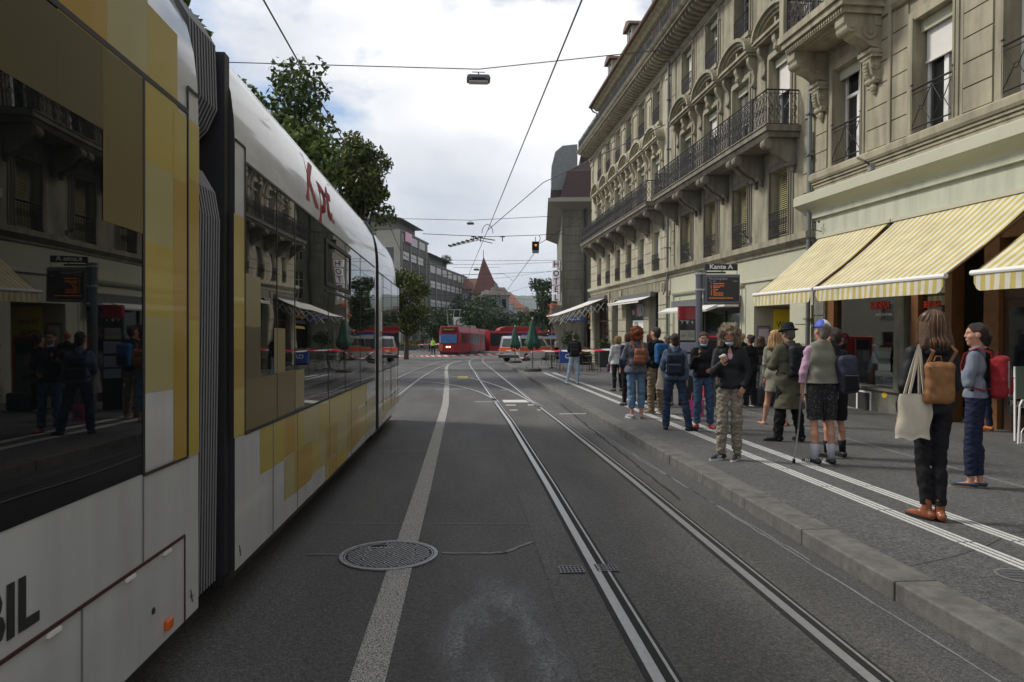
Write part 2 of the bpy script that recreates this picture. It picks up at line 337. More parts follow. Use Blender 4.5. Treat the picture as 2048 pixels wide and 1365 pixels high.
# manhole
mx_, my_, _ = gnd(778, 1112)
m_iron = mat('cast_iron', (.16,.16,.17), .42, .7, var=.3, vs=25)
m_iron_l = mat('worn_iron', (.25,.25,.26), .5, .6, var=.25, vs=30)
t_ = thing('manhole_cover', 'round cast iron manhole cover with waffle pattern in the white lane line', 'manhole cover', (mx_, my_, .006))
g = MB(); g.lathe([(.0,0),(.325,0),(.325,.002),(.0,.002)], 48); g.build('cover_plate', m_dark, t_)
g = MB(); g.lathe([(.335,-.002),(.362,-.002),(.362,.008),(.335,.008),(.335,-.002)], 64); g.lathe([(.318,-.002),(.328,-.002),(.328,.007),(.318,.007),(.318,-.002)], 64); g.build('ring', m_iron_l, t_)
g = MB(); random.seed(2)
for i in range(-12,13):
    for j in range(-12,13):
        x, y = i*.0262, j*.0262; c_, s_ = math.cos(.62), math.sin(.62); X, Y = x*c_-y*s_, x*s_+y*c_
        if math.hypot(X,Y) > .305: continue
        if abs(X) < .045 and abs(Y) < .03: continue
        if math.hypot(X+.10,Y-.2) < .085: continue
        if any(math.hypot(X-.19*math.cos(q*math.pi/6),Y-.19*math.sin(q*math.pi/6)) < .022 for q in range(12)): continue
        g.cbox((X,Y,.0035), (.0082,.0082,.0028), rz=.62)
for q in range(12): g.lathe([(.012,.003),(.02,.003),(.02,.0055),(.012,.0055),(.012,.003)], 12, (.19*math.cos(q*math.pi/6), .19*math.sin(q*math.pi/6), 0))
g.box(-.04,.04,-.022,-.014,.002,.006); g.box(-.04,.04,.014,.022,.002,.006); g.box(-.04,-.03,-.014,.014,.002,.006); g.box(.03,.04,-.014,.014,.002,.006)
g.lathe([(.072,.002),(.08,.002),(.08,.006),(.072,.006),(.072,.002)], 20, (-.1,.2,0)); g.build('waffle_studs', m_iron_l, t_)
text('lettering', 'von ROLL', .045, m_iron_l, t_, Matrix.Translation((-.17,.17,.003)), ext=.003, bold=.002)
for (u,v,w_,lab) in ((1143,1142,.08,'small square iron grate in the asphalt left of the left rail'),(1213,1139,.07,'small square iron grate between the two rails')):
    x,y,_ = gnd(u,v); t_ = thing('drain_grate', lab, 'drain grate', (x,y,.008), group='small iron grates by the rails'); g = MB()
    g.box(-w_,w_,-.07,.07,-.002,.001); g.build('pit', m_dark, t_); g = MB()
    for i in range(7): g.box(-w_+i*w_*2/6-.006,-w_+i*w_*2/6+.006,-.07,.07,.0012,.004)
    for i in range(4): g.box(-w_-.006,w_+.006,-.07+i*.0467-.005,-.07+i*.0467+.005,.0045,.006)
    g.build('bars', m_iron, t_)
x,y,_ = gnd(2040,1153,PZ); t_ = thing('pavement_cover', 'round iron cover set in the pavement at the right edge', 'manhole cover', (x,y,PZ+.004)); g = MB()
g.lathe([(0,0),(.12,0),(.12,.002),(0,.002)], 24); g.build('cover_plate', m_iron, t_); g = MB(); g.lathe([(.12,-.001),(.14,-.001),(.14,.004),(.12,.004),(.12,-.001)], 24)
for i in range(-3,4): g.box(-.09,.09,i*.03-.005,i*.03+.005,.003,.006)
g.build('ring', m_iron_l, t_)
# =================================================================== FACADES (x along the street away from us, y out of the wall, z up)
J = (8.51, 16.95, .12)
FB = frame((912,650), J); FA = frame((853,655), J)
m_st1 = mat('sandstone_olive', (.275,.25,.176), .85, var=.2, vs=2.4, bump=.15, bs=50, dirt=.34)
m_st2 = mat('sandstone_pale', (.375,.345,.25), .85, var=.16, vs=1.8, bump=.15, bs=50, dirt=.22)
m_st3 = mat('sandstone_grey', (.19,.172,.13), .85, var=.14, vs=1.5, bump=.2, bs=40, dirt=.35)
m_stA = mat('limestone_warm', (.305,.272,.188), .85, var=.16, vs=1.5, bump=.12, bs=60, dirt=.25)
m_grn = mat('render_pale_green', (.42,.43,.33), .75, var=.06, vs=1.2, dirt=.14)
m_cream = mat('painted_cream_green', (.40,.395,.29), .6, var=.06, vs=2)
m_grout = mat('joint_shadow', (.09,.08,.06), .95)
m_iron_b = mat('wrought_iron', (.035,.033,.035), .5, .3)
m_frame = mat('window_frame_white', (.70,.69,.66), .45)
m_frameg = mat('window_frame_grey', (.20,.20,.18), .5)
m_glass = mat('window_glass', (.012,.015,.017), .04, 0, spec=.9)
m_blindw = mat('blind_white', (.60,.58,.54), .7, var=.05, vs=4)
m_blindy = mat('blind_olive', (.34,.31,.15), .6)
m_blindg = mat('blind_grey', (.22,.21,.19), .6)
m_sheet = mat('zinc_sheet', (.16,.17,.17), .45, .5, var=.15, vs=3)
m_roof = mat('roof_slate_brown', (.075,.055,.045), .8, var=.3, vs=8, bump=.4, bs=25)
m_copper = mat('copper_gutter', (.13,.07,.045), .5, .5)
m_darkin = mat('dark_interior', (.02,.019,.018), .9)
m_wood = mat('shop_wood', (.15,.065,.02), .45, var=.25, vs=6)
m_woodd = mat('dark_wood', (.045,.022,.012), .5, var=.25, vs=6)
def wall(g, x0, x1, z0, z1, ops, y=0., dep=.35, m=0):
    xs = sorted({x0, x1, *[min(max(v, x0), x1) for o in ops for v in o[:2]]}); zs = sorted({z0, z1, *[min(max(v, z0), z1) for o in ops for v in o[2:4]]})
    for i in range(len(xs)-1):
        for j in range(len(zs)-1):
            cx, cz = (xs[i]+xs[i+1])/2, (zs[j]+zs[j+1])/2
            if any(o[0] < cx < o[1] and o[2] < cz < o[3] for o in ops): continue
            g.quad((xs[i],y,zs[j]),(xs[i],y,zs[j+1]),(xs[i+1],y,zs[j+1]),(xs[i+1],y,zs[j]), m)
    for a, b, c, d in [o[:4] for o in ops]:
        for P in (((a,y,c),(a,y-dep,c),(a,y-dep,d),(a,y,d)), ((b,y,c),(b,y,d),(b,y-dep,d),(b,y-dep,c)), ((a,y,d),(a,y-dep,d),(b,y-dep,d),(b,y,d)), ((a,y,c),(b,y,c),(b,y-dep,c),(a,y-dep,c))): g.quad(*P, m)
def moulding(g, x0, x1, prof, m=0): g.ext(prof, 'x', x0, x1, m)
def railing(x0, x1, z0, z1, style, ret=0., y=0.):
    """iron railing in the xz plane at y; ret>0 adds side returns back to the wall"""
    g = MB()
    def panel(ax, a0, a1):
        P = (lambda a, z, o=0: (a, y+o, z)) if ax == 'x' else (lambda a, z, o=0: (x0 if ax == 'y0' else x1, a, z))
        n = max(1, round(abs(a1-a0)/(.2 if style == 'scroll' else .13 if style == 'bars' else .5))); st = (a1-a0)/n; H = z1-z0
        for zz, r in ((z1,.022),(z0+.04,.016),(z1-.09,.010)): g.tube([P(a0,zz),P(a1,zz)], r, 4)
        for i in range(n+1): g.tube([P(a0+i*st, z0), P(a0+i*st, z1)], .011 if style != 'x' else (.022 if i in (0,n) else .012), 4, cap=False)
        for i in range(n):
            a = a0+i*st; c = a+st/2
            if style == 'scroll':
                pts = [];
                for k in range(13):
                    q = k/12; pts.append(P(c+st*.36*math.sin(2*math.pi*q*1.5)*(1-.3*q), z0+.07+(H-.18)*q))
                g.tube(pts, .011, 3, cap=False)
                pts = [P(c-st*.36*math.sin(2*math.pi*k/12*1.5)*(.7+.3*k/12), z0+.07+(H-.18)*k/12) for k in range(13)]
                g.tube(pts, .009, 3, cap=False)
                g.tube([P(c+.045*math.cos(k*math.pi/4), z0+H*.5+.06*math.sin(k*math.pi/4)) for k in range(8)], .010, 3, closed=True)
                if i % 8 == 4:
                    g.tube([P(c, z0), P(c, z1+.03)], .03, 5)
            elif style == 'bars':
                g.tube([P(c+.035*math.cos(k*math.pi/3), z0+H*.55+.10*math.sin(k*math.pi/3)) for k in range(6)], .007, 3, closed=True)
            else:
                g.tube([P(a, z0+.05), P(c-.04, z0+H*.5), P(a, z1-.03)], .011, 4, cap=False); g.tube([P(a+st, z0+.05), P(c+.04, z0+H*.5), P(a+st, z1-.03)], .011, 4, cap=False)
                g.tube([P(c+.045*math.cos(k*math.pi/4), z0+H*.5+.045*math.sin(k*math.pi/4)) for k in range(8)], .011, 4, closed=True)
    panel('x', x0, x1)
    if ret: panel('y0', y, y-ret); panel('y1', y, y-ret)
    if style == 'x':
        for xx in (x0, x1): g.tube([(xx,y,z0-.06),(xx,y,z1+.08)], .018, 6); g.ball((xx,y,z1+.1), .032, 8)
    return g
WC = {}
def cached(key, fn):
    if key not in WC: WC[key] = fn()
    return WC[key]
def win_mesh(w, h, transom, m):
    g = MB(); t = .055; d0, d1 = -.33, -.26
    g.box(-w/2, -w/2+t, d0, d1, 0, h); g.box(w/2-t, w/2, d0, d1, 0, h); g.box(-w/2+t, w/2-t, d0, d1, 0, t); g.box(-w/2+t, w/2-t, d0, d1, h-t, h)
    g.box(-.045, .045, d0, d1+.01, t, h*transom); g.box(-w/2+t, w/2-t, d0, d1+.015, h*transom, h*transom+.07); g.box(-.03, .03, d0, d1, h*transom+.07, h-t)
    for sx in (-1, 1):
        g.box(sx*(w/4+.01)-(w/4-.06), sx*(w/4+.01)-(w/4-.06)+.03, d0+.01, d1-.01, t, h*transom)
    return g.mesh('window', [m])
def surround(w, h, kind):
    g = MB(); b = .15
    if kind == 'plain':
        for o, a in ((.03,.21),(.055,.13),(.075,.05)):
            g.box(-w/2-a, -w/2-(a-.085 if a > .05 else 0), 0, o, 0, h+a); g.box(w/2+(a-.085 if a > .05 else 0), w/2+a, 0, o, 0, h+a); g.box(-w/2-a+.086, w/2+a-.086, 0, o, h+max(a-.085,0)+.001, h+a)
    if kind == 'eared':
        for o, a in ((.03,.2),(.06,.12)):
            g.box(-w/2-a, -w/2-(a-.10), 0, o, 0, h*.9); g.box(w/2+a-.10, w/2+a, 0, o, 0, h*.9); g.box(-w/2-a-.05, -w/2-a+.05, 0, o+.004, h*.82, h+a); g.box(w/2+a-.05, w/2+a+.05, 0, o+.004, h*.82, h+a)
            g.box(-w/2-a+.05, w/2+a-.05, 0, o, h+a-.10, h+a)
        g.box(-w/2-.22, w/2+.22, 0, .16, -.13, 0)
        g.box(-w/2-.18, -w/2-.06, 0, .11, -.30, -.13); g.box(w/2+.06, w/2+.18, 0, .11, -.30, -.13)
    if kind == 'ped':
        for o, a in ((.04,.2),(.075,.11)):
            g.box(-w/2-a, -w/2-(a-.09), 0, o, 0, h+a); g.box(w/2+a-.09, w/2+a, 0, o, 0, h+a); g.box(-w/2-a+.09, w/2+a-.09, 0, o, h+a-.09, h+a)
        # side consoles
        for sx in (-1, 1):
            x = sx*(w/2+.33); P = [(0,h-.35),(.05,h-.45),(.10,h-.30),(.07,h-.1),(.12,h+.10),(.24,h+.28),(.26,h+.5),(0,h+.5)]
            g.ext(P, 'x', x-.075, x+.075); g.ball((x,.10,h-.33), (.085,.06,.07), 8); g.ball((x,.22,h+.36), (.085,.06,.09), 8); g.box(x-.06,x+.06,0,.05,h-.75,h-.45)
        # keystone
        g.ext([(0,h+.02),(.12,h+.05),(.16,h+.2),(.24,h+.35),(.25,h+.5),(0,h+.5)], 'x', -.10, .10); g.ball((0,.17,h+.16), (.1,.07,.1), 8)
        W = w/2+.47; zb = h+.5
        g.box(-W, W, 0, .30, zb, zb+.07); g.box(-W-.04, W+.04, 0, .36, zb+.072, zb+.15)
        hh = .62; n = 14
        def arc(rx, rz, z0): return [(rx*math.cos(math.pi*i/n), z0+rz*math.sin(math.pi*i/n)) for i in range(n+1)]
        for ro, ri, o in ((0, .10, .40), (.10, .19, .31), (.19, .27, .24)):
            A = arc(W+.04-ro, hh-ro, zb+.15); B_ = arc(W+.04-ri, hh-ri, zb+.15)
            for i in range(n):
                a, b_, c, d = A[i], A[i+1], B_[i+1], B_[i]
                g.add([(a[0],o,a[1]),(b_[0],o,b_[1]),(c[0],o,c[1]),(d[0],o,d[1]),(a[0],0,a[1]),(b_[0],0,b_[1]),(c[0],0,c[1]),(d[0],0,d[1])], [(0,1,2,3),(0,4,5,1),(3,2,6,7)])
        g.add([(x,.05,z) for x, z in arc(W-.2, hh-.24, zb+.15)], [tuple(range(n+1))])
        g.box(-.05,.05,.05,.2,zb+.15,zb+.45)
    return g
def blind_slats(w, h, drop, m):
    g = MB(); n = int(h*drop/.055)
    for i in range(n):
        z = h-.05-i*.055; g.quad((-w/2+.06,-.215,z),(w/2-.06,-.215,z),(w/2-.06,-.175,z-.042),(-w/2+.06,-.175,z-.042))
    g.box(-w/2+.06, w/2-.06, -.22, -.17, h-.06-n*.055, h-.03-n*.055); g.box(-w/2+.02, w/2-.02, -.235, -.16, h-.045, h)
    return g.mesh('blind', [m])
def window(par, x, z, w, h, sur=None, surm=None, blind=None, drop=1., lam=0., rail=None, fr=None, tr=.68):
    fr = fr or m_frame
    o = inst('window', cached(('f',w,h,tr,fr.name), lambda: win_mesh(w,h,tr,fr)), par, (x,0,z))
    inst('pane', cached(('p',w,h), lambda: MB().quad((-w/2,-.305,0),(w/2,-.305,0),(w/2,-.305,h),(-w/2,-.305,h)).mesh('pane',[m_glass])), o)
    if sur: inst('surround', cached(('s',w,h,sur,surm.name), lambda: surround(w,h,sur).mesh('surround',[surm])), o)
    if blind == 'slat_y': inst('blind', cached(('b',w,h,drop,'y'), lambda: blind_slats(w,h,drop,m_blindy)), o)
    elif blind == 'slat_g': inst('blind', cached(('b',w,h,drop,'g'), lambda: blind_slats(w,h,drop,m_blindg)), o)
    elif blind == 'slat_w': inst('blind', cached(('b',w,h,drop,'w'), lambda: blind_slats(w,h,drop,m_blindw)), o)
    elif blind == 'cloth': inst('blind', cached(('c',w,h,drop), lambda: MB().box(-w/2+.05,w/2-.05,-.22,-.2,h*(1-drop),h-.02).box(-w/2+.04,w/2-.04,-.23,-.18,h*(1-drop)-.04,h*(1-drop)).mesh('blind',[m_blindw])), o)
    if lam: inst('lambrequin', cached(('l',w,h,lam), lambda: MB().box(-w/2+.005,w/2-.005,-.15,-.11,h-lam,h-.005).mesh('lambrequin',[m_cream])), o)
    if rail: inst('window_rail', cached(('r',w,rail), lambda: railing(-w/2-.02,w/2+.02,.06,.72 if rail != 'x' else .85,rail).mesh('window_rail',[m_iron_b])), o, (0,.06,0))
    return o
def rust(g, x0, x1, z0, z1, h=.45, o=.035, gap=.03, m=0, y=0.):
    n = max(1, round((z1-z0)/h)); s = (z1-z0)/n
    for i in range(n): g.box(x0, x1, y-.01, y+o+.0007*(i%3), z0+i*s+gap/2, z0+(i+1)*s-gap/2, m)
def bracket(g, x, z1, h=.66, o=.78, w=.2, m=0):
    """curved console carrying a balcony: top at z1"""
    P = [(0,z1-h)]; n = 10
    for i in range(n+1):
        q = i/n; yy = o*(q**.85); zz = z1-h*.95+(h*.72)*(q**1.7); P.append((max(.05,yy), zz))
    P += [(o, z1), (0, z1)]
    g.ext(P, 'x', x-w/2, x+w/2, m)
    n = 12; c = (o-.02, z1-.13); g.ext([(c[0]+.13*math.cos(2*math.pi*i/n), c[1]+.13*math.sin(2*math.pi*i/n)) for i in range(n)], 'x', x-w/2-.03, x+w/2+.03, m)
    c = (.10, z1-h*.88); g.ext([(c[0]+.10*math.cos(2*math.pi*i/n), c[1]+.10*math.sin(2*math.pi*i/n)) for i in range(n)], 'x', x-w/2-.025, x+w/2+.025, m)
    g.ext([(0,z1-h-.2),(.07,z1-h-.12),(.1,z1-h),(0,z1-h)], 'x', x-w/2+.03, x+w/2-.03, m)
def cornice(g, x0, x1, m=0):
    moulding(g, x0, x1, [(-.1,12.45),(.06,12.45),(.06,12.5),(.12,12.56),(.12,12.64),(-.1,12.64)], m)
    x = x0+.1
    while x < x1-.1:
        P = [(-.05,12.642),(.30,12.642),(.52,12.70),(.68,12.78),(.70,12.90),(-.05,12.90)]
        g.ext(P, 'x', x-.075, x+.075, m); x += .355
    g.box(x0, x1, -.05, .80, 12.902, 12.97, m); moulding(g, x0, x1, [(-.05,12.972),(.84,12.972),(.90,13.03),(.95,13.10),(-.05,13.10)], m)
def ledge(g, x0, x1, m=0, o=.22):
    moulding(g, x0, x1, [(-.05,3.80),(.05,3.82),(.05,3.9),(o-.08,3.96),(o,4.02),(o,4.18),(.0,4.2),(-.05,4.2)], m)
def spot(par, x, z):
    g = MB(); g.box(-.06,.06,0,.10,0,.16); o = inst('floodlight', cached('spotb', lambda: g.mesh('floodlight', [m_frameg])), par, (x,.2,z))
    h = MB(); h.tube([(0,.06,.12),(.0,.2,.2),(.16,.26,.30)], .022, 6); inst('lamp_arm', cached('spotl', lambda: h.mesh('lamp_arm',[m_iron_b])), o)

def building_b(name, label, x0, x1, cols, mst, far):
    T = thing(name, label, 'apartment building', M=FB)
    F1w, F1h = (1.12,1.85) if not far else (.98,1.72)
    ops = [(c-F1w/2,c+F1w/2,4.22,4.22+F1h) for c in cols]+[(c-.62,c+.62,6.95,9.2) for c in cols]+[(c-.54,c+.54,10.55,12.3) for c in cols]
    g = MB(); wall(g, x0, x1, 4.18, 12.5, ops)
    # side, back, inner blocking and attic
    g.quad((x1,0,-1.2),(x1,-12,-1.2),(x1,-12,13),(x1,0,13)); g.quad((x0,-12,-1.2),(x1,-12,-1.2),(x1,-12,13),(x0,-12,13)); g.quad((x0,0,4),(x0,-12,4),(x0,-12,13),(x0,0,13))
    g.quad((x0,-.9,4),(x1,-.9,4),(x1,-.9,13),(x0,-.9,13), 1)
    ax1 = x1-.5 if far else x1
    wall(g, x0, ax1, 13.1, 15.55, [(c-.5,c+.5,13.75,15.2) for c in cols], y=-.35, dep=.25)
    g.quad((ax1,-.35,13.1),(ax1,-11,13.1),(ax1,-11,15.55),(ax1,-.35,15.55)); g.quad((x0,-.35,13.1),(x0,-11,13.1),(x0,-11,15.55),(x0,-.35,15.55))
    gw = g
    g = MB(); cornice(g, x0, x1+(.5 if far else 0)); moulding(g, x0, ax1+(.3 if far else 0), [(-.4,15.55),(-.2,15.55),(-.1,15.66),(.1,15.72),(.1,15.8),(-.4,15.8)]); g.build('cornice', mst, T)
    g = MB(); ledge(g, x0, x1+(.2 if far else -.02)); g.build('ledge', mst, T)
    # quoins / rusticated strips
    g = gw
    if not far:
        rust(g, .02, .55, 4.2, 6.6); rust(g, 11.15, 11.55, 4.2, 6.6)
        for a, b in ((0.02,.5),(11.1,11.6)): rust(g, a, b, 7.0, 12.4, h=1.35, o=.04)
        for c in cols: g.box(c-.95, c-.80, 0, .012, 9.9, 12.4)
    else:
        for i in range(len(cols)+1):
            a = x0+.45 if i == 0 else cols[i-1]+F1w/2+.10; b = x1-.02 if i == len(cols) else cols[i]-F1w/2-.10
            rust(g, a, b, 4.2, 6.45, h=.42)
        for c in [x0+.3]+[(cols[i]+cols[i+1])/2 for i in range(len(cols)-1)]+[x1-.3]:
            g.box(c-.32,c+.32,0,.04,10.0,12.0) ; g.box(c-.38,c+.38,0,.08,12.02,12.3); g.box(c-.2,c+.2,.04,.07,10.3,11.7)
    g.build('wall', [mst, m_darkin], T)
    blF1 = ['slat_y']*len(cols) if not far else ['cloth','cloth','slat_g','slat_g','cloth','cloth']
    for i, c in enumerate(cols):
        if not far: window(T, c, 4.22, F1w, F1h, 'plain', m_st3, 'slat_y', 1., 0, 'bars', m_frameg)
        else: window(T, c, 4.22, F1w, F1h, None, None, blF1[i], [.62,.8,1.,1.,.9,.95][i], 0, 'bars', m_frameg)
        window(T, c, 6.95, 1.24, 2.25, 'ped', mst, ['cloth','slat_w','cloth','slat_g','cloth','slat_w'][i], [.42,.5,.35,.12,.3,.2][i], .22, None)
        window(T, c, 10.55, 1.08, 1.75, 'eared', mst, ['cloth','slat_g',None,'cloth','cloth','cloth'][(i+(1 if far else 0)) % 6], [.35,.9,.2,.8,.5,.75][i], .18, 'bars')
    for i, c in enumerate(cols):
        o = inst('window', cached(('f',1.0,1.45,.7,'a'), lambda: win_mesh(1.0,1.45,.7,m_frameg)), T, (c,-.35+.08,13.75)); inst('pane', cached(('p',1.0,1.45), lambda: MB().quad((-.5,-.305,0),(.5,-.305,0),(.5,-.305,1.45),(-.5,-.305,1.45)).mesh('pane',[m_glass])), o)
    if not far:
        for s_ in (3.25, 8.35): spot(T, s_, 4.25)
    # balcony
    a, b = (.85,11.05) if not far else (12.3,27.6)
    g = MB(); g.box(a-.12,b+.12,-.05,.92,6.80,6.93); moulding(g, a-.05, b+.05, [(-.05,6.66),(.80,6.66),(.86,6.74),(.86,6.798),(-.05,6.798)]); g.box(a-.12,b+.12,.0,.95,6.932,6.96)
    bo = g.build('balcony', m_st3, T); railing(a, b, 6.96, 7.86, 'scroll', ret=.84, y=.86).build('railing', m_iron_b, bo)
    xs = [.95+.1] + [v+s for v in [(cols[i]+cols[i+1])/2 for i in range(len(cols)-1)] for s in (-.2,.2)] + [b-.2] if not far else [a+.3] + [v+s for v in [(cols[i]+cols[i+1])/2 for i in range(len(cols)-1)] for s in (-.17,.17)]+[b-.3]
    bm = cached('brk', lambda: (lambda q: (bracket(q, 0, 0), q.mesh('console', [m_st3]))[1])(MB()))
    for x in xs: inst('console', bm, bo, (x,0,6.655))
    railing(x0+.1, x1+(.35 if far else -.05), 13.1, 13.72, 'scroll', ret=0, y=.82).build('attic_railing', m_iron_b, T)
    # roof, gutter, dormers
    g = MB(); xe = ax1+.3
    g.add([(x0,.12,15.8),(xe,.12,15.8),(xe-(3.2 if far else 0),-3.4,19.4),(x0,-3.4,19.4)], [(0,1,2,3)]); g.add([(xe,.12,15.8),(xe,-11,15.8),(xe-3.2,-8,19.4),(xe-3.2,-3.4,19.4)], [(0,1,2,3)])
    g.quad((x0,-3.4,19.4),(xe-(3.2 if far else 0),-3.4,19.4),(xe-(3.2 if far else 0),-8,19.4),(x0,-8,19.4)); rf = g.build('roof', m_roof, T)
    g = MB(); g.tube([(x0,.16,15.82),(xe+.05,.16,15.82)], .10, 8); 
    if far: g.tube([(xe-.1,.16,15.75),(xe-.1,.0,15.5),(xe-.1,-.25,15.4),(xe-.1,-.3,13.2)], .05, 6)
    g.build('gutter', m_copper, rf)
    for i, c in enumerate(cols):
        if i % 2 == (0 if far else 1): continue
        g = MB(); g.box(c-.55,c+.55,-3.2,-.55,16.3,17.75); g.ext([(c-.75,17.75),(c+.75,17.75),(c+.6,17.95),(c,18.15),(c-.6,17.95)], 'y', -3.3, -.35, 1); g.box(c-.4,c+.4,-.56,-.53,16.5,17.6,2); g.box(c-.03,c+.03,-.53,-.51,16.5,17.6,0)
        g.build('dormer', [m_st2, m_copper, m_glass], rf)
    return T
colsN = [1.87, 4.5, 7.08, 9.68]; colsF = [13.78+2.45*k for k in range(6)]
TB = building_b('apartment_building', 'olive grey stone building with long scrolled iron balcony, middle of the three facades', .02, 11.72, colsN, m_st1, False)
TC = building_b('apartment_building', 'pale stone corner building with six window bays, arched pediments and rusticated shop front', 11.72, 28.75, colsF, m_st2, True)
# ---- ground floor of the near part
g = MB(); wall(g, .02, 11.72, -1.2, 3.85, [(1.25,3.5,-1.2,2.42),(4.55,10.3,-.02,2.42)], dep=.0)
g.quad((.02,0,-1.2),(.02,-1.2,-1.2),(.02,-1.2,4),(.02,0,4))
for x in (1.25,3.5): g.quad((x,0,-1.2),(x,-1.6,-1.2),(x,-1.6,2.42),(x,0,2.42))
g.quad((1.25,0,2.42),(3.5,0,2.42),(3.5,-1.6,2.42),(1.25,-1.6,2.42)); g.quad((1.25,-1.6,-1.2),(3.5,-1.6,-1.2),(3.5,-1.6,2.42),(1.25,-1.6,2.42), 1)
for x in (4.55,10.3): g.quad((x,0,-1.2),(x,-2.2,-1.2),(x,-2.2,2.42),(x,0,2.42))
g.quad((4.55,0,2.42),(10.3,0,2.42),(10.3,-2.2,2.42),(4.55,-2.2,2.42)); g.quad((4.55,-2.2,-1.2),(10.3,-2.2,-1.2),(10.3,-2.2,2.42),(4.55,-2.2,2.42), 2); g.quad((4.55,0,-.0),(10.3,0,-.0),(10.3,-2.2,-.0),(4.55,-2.2,-.0), 2)
wl = g.build('shop_wall', [m_cream, m_st3, m_darkin], TB)
g = MB(); moulding(g, 4.2, 11.2, [(0,3.02),(.06,3.03),(.10,3.08),(.12,3.14),(0,3.16)]); moulding(g, .05, 4.2, [(0,3.12),(.05,3.13),(.05,3.18),(0,3.2)])
for x in (4.1,4.4,10.45,11.1): g.box(x-.012,x+.012,0,.02,0,3.0)
for i in range(6): g.box(.06,.95,0,.03,-.6+i*.5,-.6+i*.5+.465); g.box(11.25,11.68,0,.035,-.6+i*.62,-.6+i*.62+.58)
g.build('trim', m_cream, TB)
sw = MB()
for a in (4.55,6.4,8.3,10.24): sw.box(a,a+.06,-.32,-.24,-.02,2.4)
sw.box(4.55,10.3,-.32,-.24,2.34,2.4); sw.box(4.55,10.3,-.34,-.22,-.02,.35); so_ = sw.build('shop_window', mat('bronze_frame',(.11,.085,.05),.4,.4), TB)
MB().quad((4.6,-.29,.35),(10.25,-.29,.35),(10.25,-.29,2.34),(4.6,-.29,2.34)).build('pane', m_glass, so_)
g = MB(); g.box(4.4,10.45,.0,.35,2.5,2.78); g.box(4.4,10.45,.1,.55,2.44,2.5,1); g.ext([(.5,2.44),(.9,2.30),(.92,2.36),(.55,2.52)], 'x', 5.0, 10.3, 1); g.build('canopy', [m_sheet, m_blindw], TB)
# recessed doorway: notice case and yellow panel
yl = mat('poster_yellow', (.85,.76,.03), .6); gr = mat('poster_green', (.10,.60,.05), .6); wh = mat('poster_white', (.55,.55,.53), .6); blk = mat('print_black', (.02,.02,.02), .6)
t = tag(inst('yellow_poster', MB().box(3.44,3.47,-1.42,-.58,.1,2.33).mesh('yellow_poster',[yl])), 'tall yellow poster reading Wenn etwas richtig in the recessed doorway', 'poster'); t.matrix_world = FB
for i, (s_, b_) in enumerate((('Wenn',0),('etwas',0),('richtig',.008))): text('lettering', s_, .26, blk, t, basis((0,-1,0),(0,0,1),(3.437,-.66,1.80-i*.26)), bold=b_, ext=.0015, sx=.8)
t = thing('notice_case', 'grey notice case with white and green sheets inside the recessed doorway', 'notice case', M=FB @ Matrix.Translation((3.47,-.27,0)) @ Matrix.Diagonal((1,.56,1,1)))
g = MB(); g.box(-.03,.0,-.35,.35,.0,1.85); g.build('case', m_sheet, t); g = MB(); g.box(-.036,-.031,-.3,.3,.05,1.8); g.build('backing', mat('case_grey',(.30,.30,.29),.6), t)

for z0_, z1_ in ((1.32,1.75),(.5,.85),(.08,.42)): MB().box(-.04,-.037,-.26,.26,z0_,z1_).build('white_sheet', wh, t)
g = MB(); g.box(-.04,-.037,-.28,.28,.88,1.28); g.build('green_sheet', gr, t)
text('lettering', 'soziale\nregion\n•', .14, blk, t, basis((0,-1,0),(0,0,1),(-.0415,.24,1.15)), ext=.0008, bold=.003)
# ---- ground floor of the far part
g = MB(); piers = [(11.74,13.3),(14.75,15.75),(19.1,20.95),(22.45,23.35),(27.3,28.75)]
for a, b in piers: g.box(a,b,-.4,0,-1.5,3.3); rust(g, a+.03, b-.03, -1.4, 3.3, h=.62, o=.045, gap=.04)
g.box(11.74,28.75,-.4,.0,3.3,3.82)
x = 12.1
while x < 28.6: g.box(x,x+.10,0,.03,3.32,3.78); x += .22
g.box(11.9,28.8,0,.06,3.76,3.80); g.box(20.0,20.25,0,.12,3.0,3.7); g.box(22.9,23.1,0,.12,3.0,3.7)
# arch head
n = 8
for i in range(n):
    q0, q1 = math.pi*i/n, math.pi*(i+1)/n; c = 21.7; A = [(c+.75*math.cos(q0), 2.75+.5*math.sin(q0)), (c+.75*math.cos(q1), 2.75+.5*math.sin(q1))]
    g.add([(A[0][0],-.01,A[0][1]),(A[1][0],-.01,A[1][1]),(A[1][0],-.01,3.3),(A[0][0],-.01,3.3)], [(0,1,2,3)])
g.lathe([(.0,0),(.30,0),(.30,.05),(.22,.06),(.20,.03),(0,.03)], 20) if False else None
g.build('shop_wall', m_st2, TC)
g = MB(); P = [(12.55+.27*math.cos(2*math.pi*i/20), 3.45+.27*math.sin(2*math.pi*i/20)) for i in range(20)]; g.ext(P, 'y', .045, .09); P = [(12.55+.2*math.cos(2*math.pi*i/20), 3.45+.2*math.sin(2*math.pi*i/20)) for i in range(20)]; g.ext(P, 'y', .09, .10, 1); g.box(12.51,12.59,.1,.12,3.35,3.6); g.build('medallion', [m_st2, m_st3], TC)
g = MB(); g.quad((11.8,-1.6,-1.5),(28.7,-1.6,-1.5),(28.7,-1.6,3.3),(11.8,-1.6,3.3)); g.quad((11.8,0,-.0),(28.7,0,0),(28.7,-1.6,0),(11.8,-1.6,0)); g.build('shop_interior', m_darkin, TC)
mfr = mat('frame_darkgrey', (.06,.06,.055), .5)
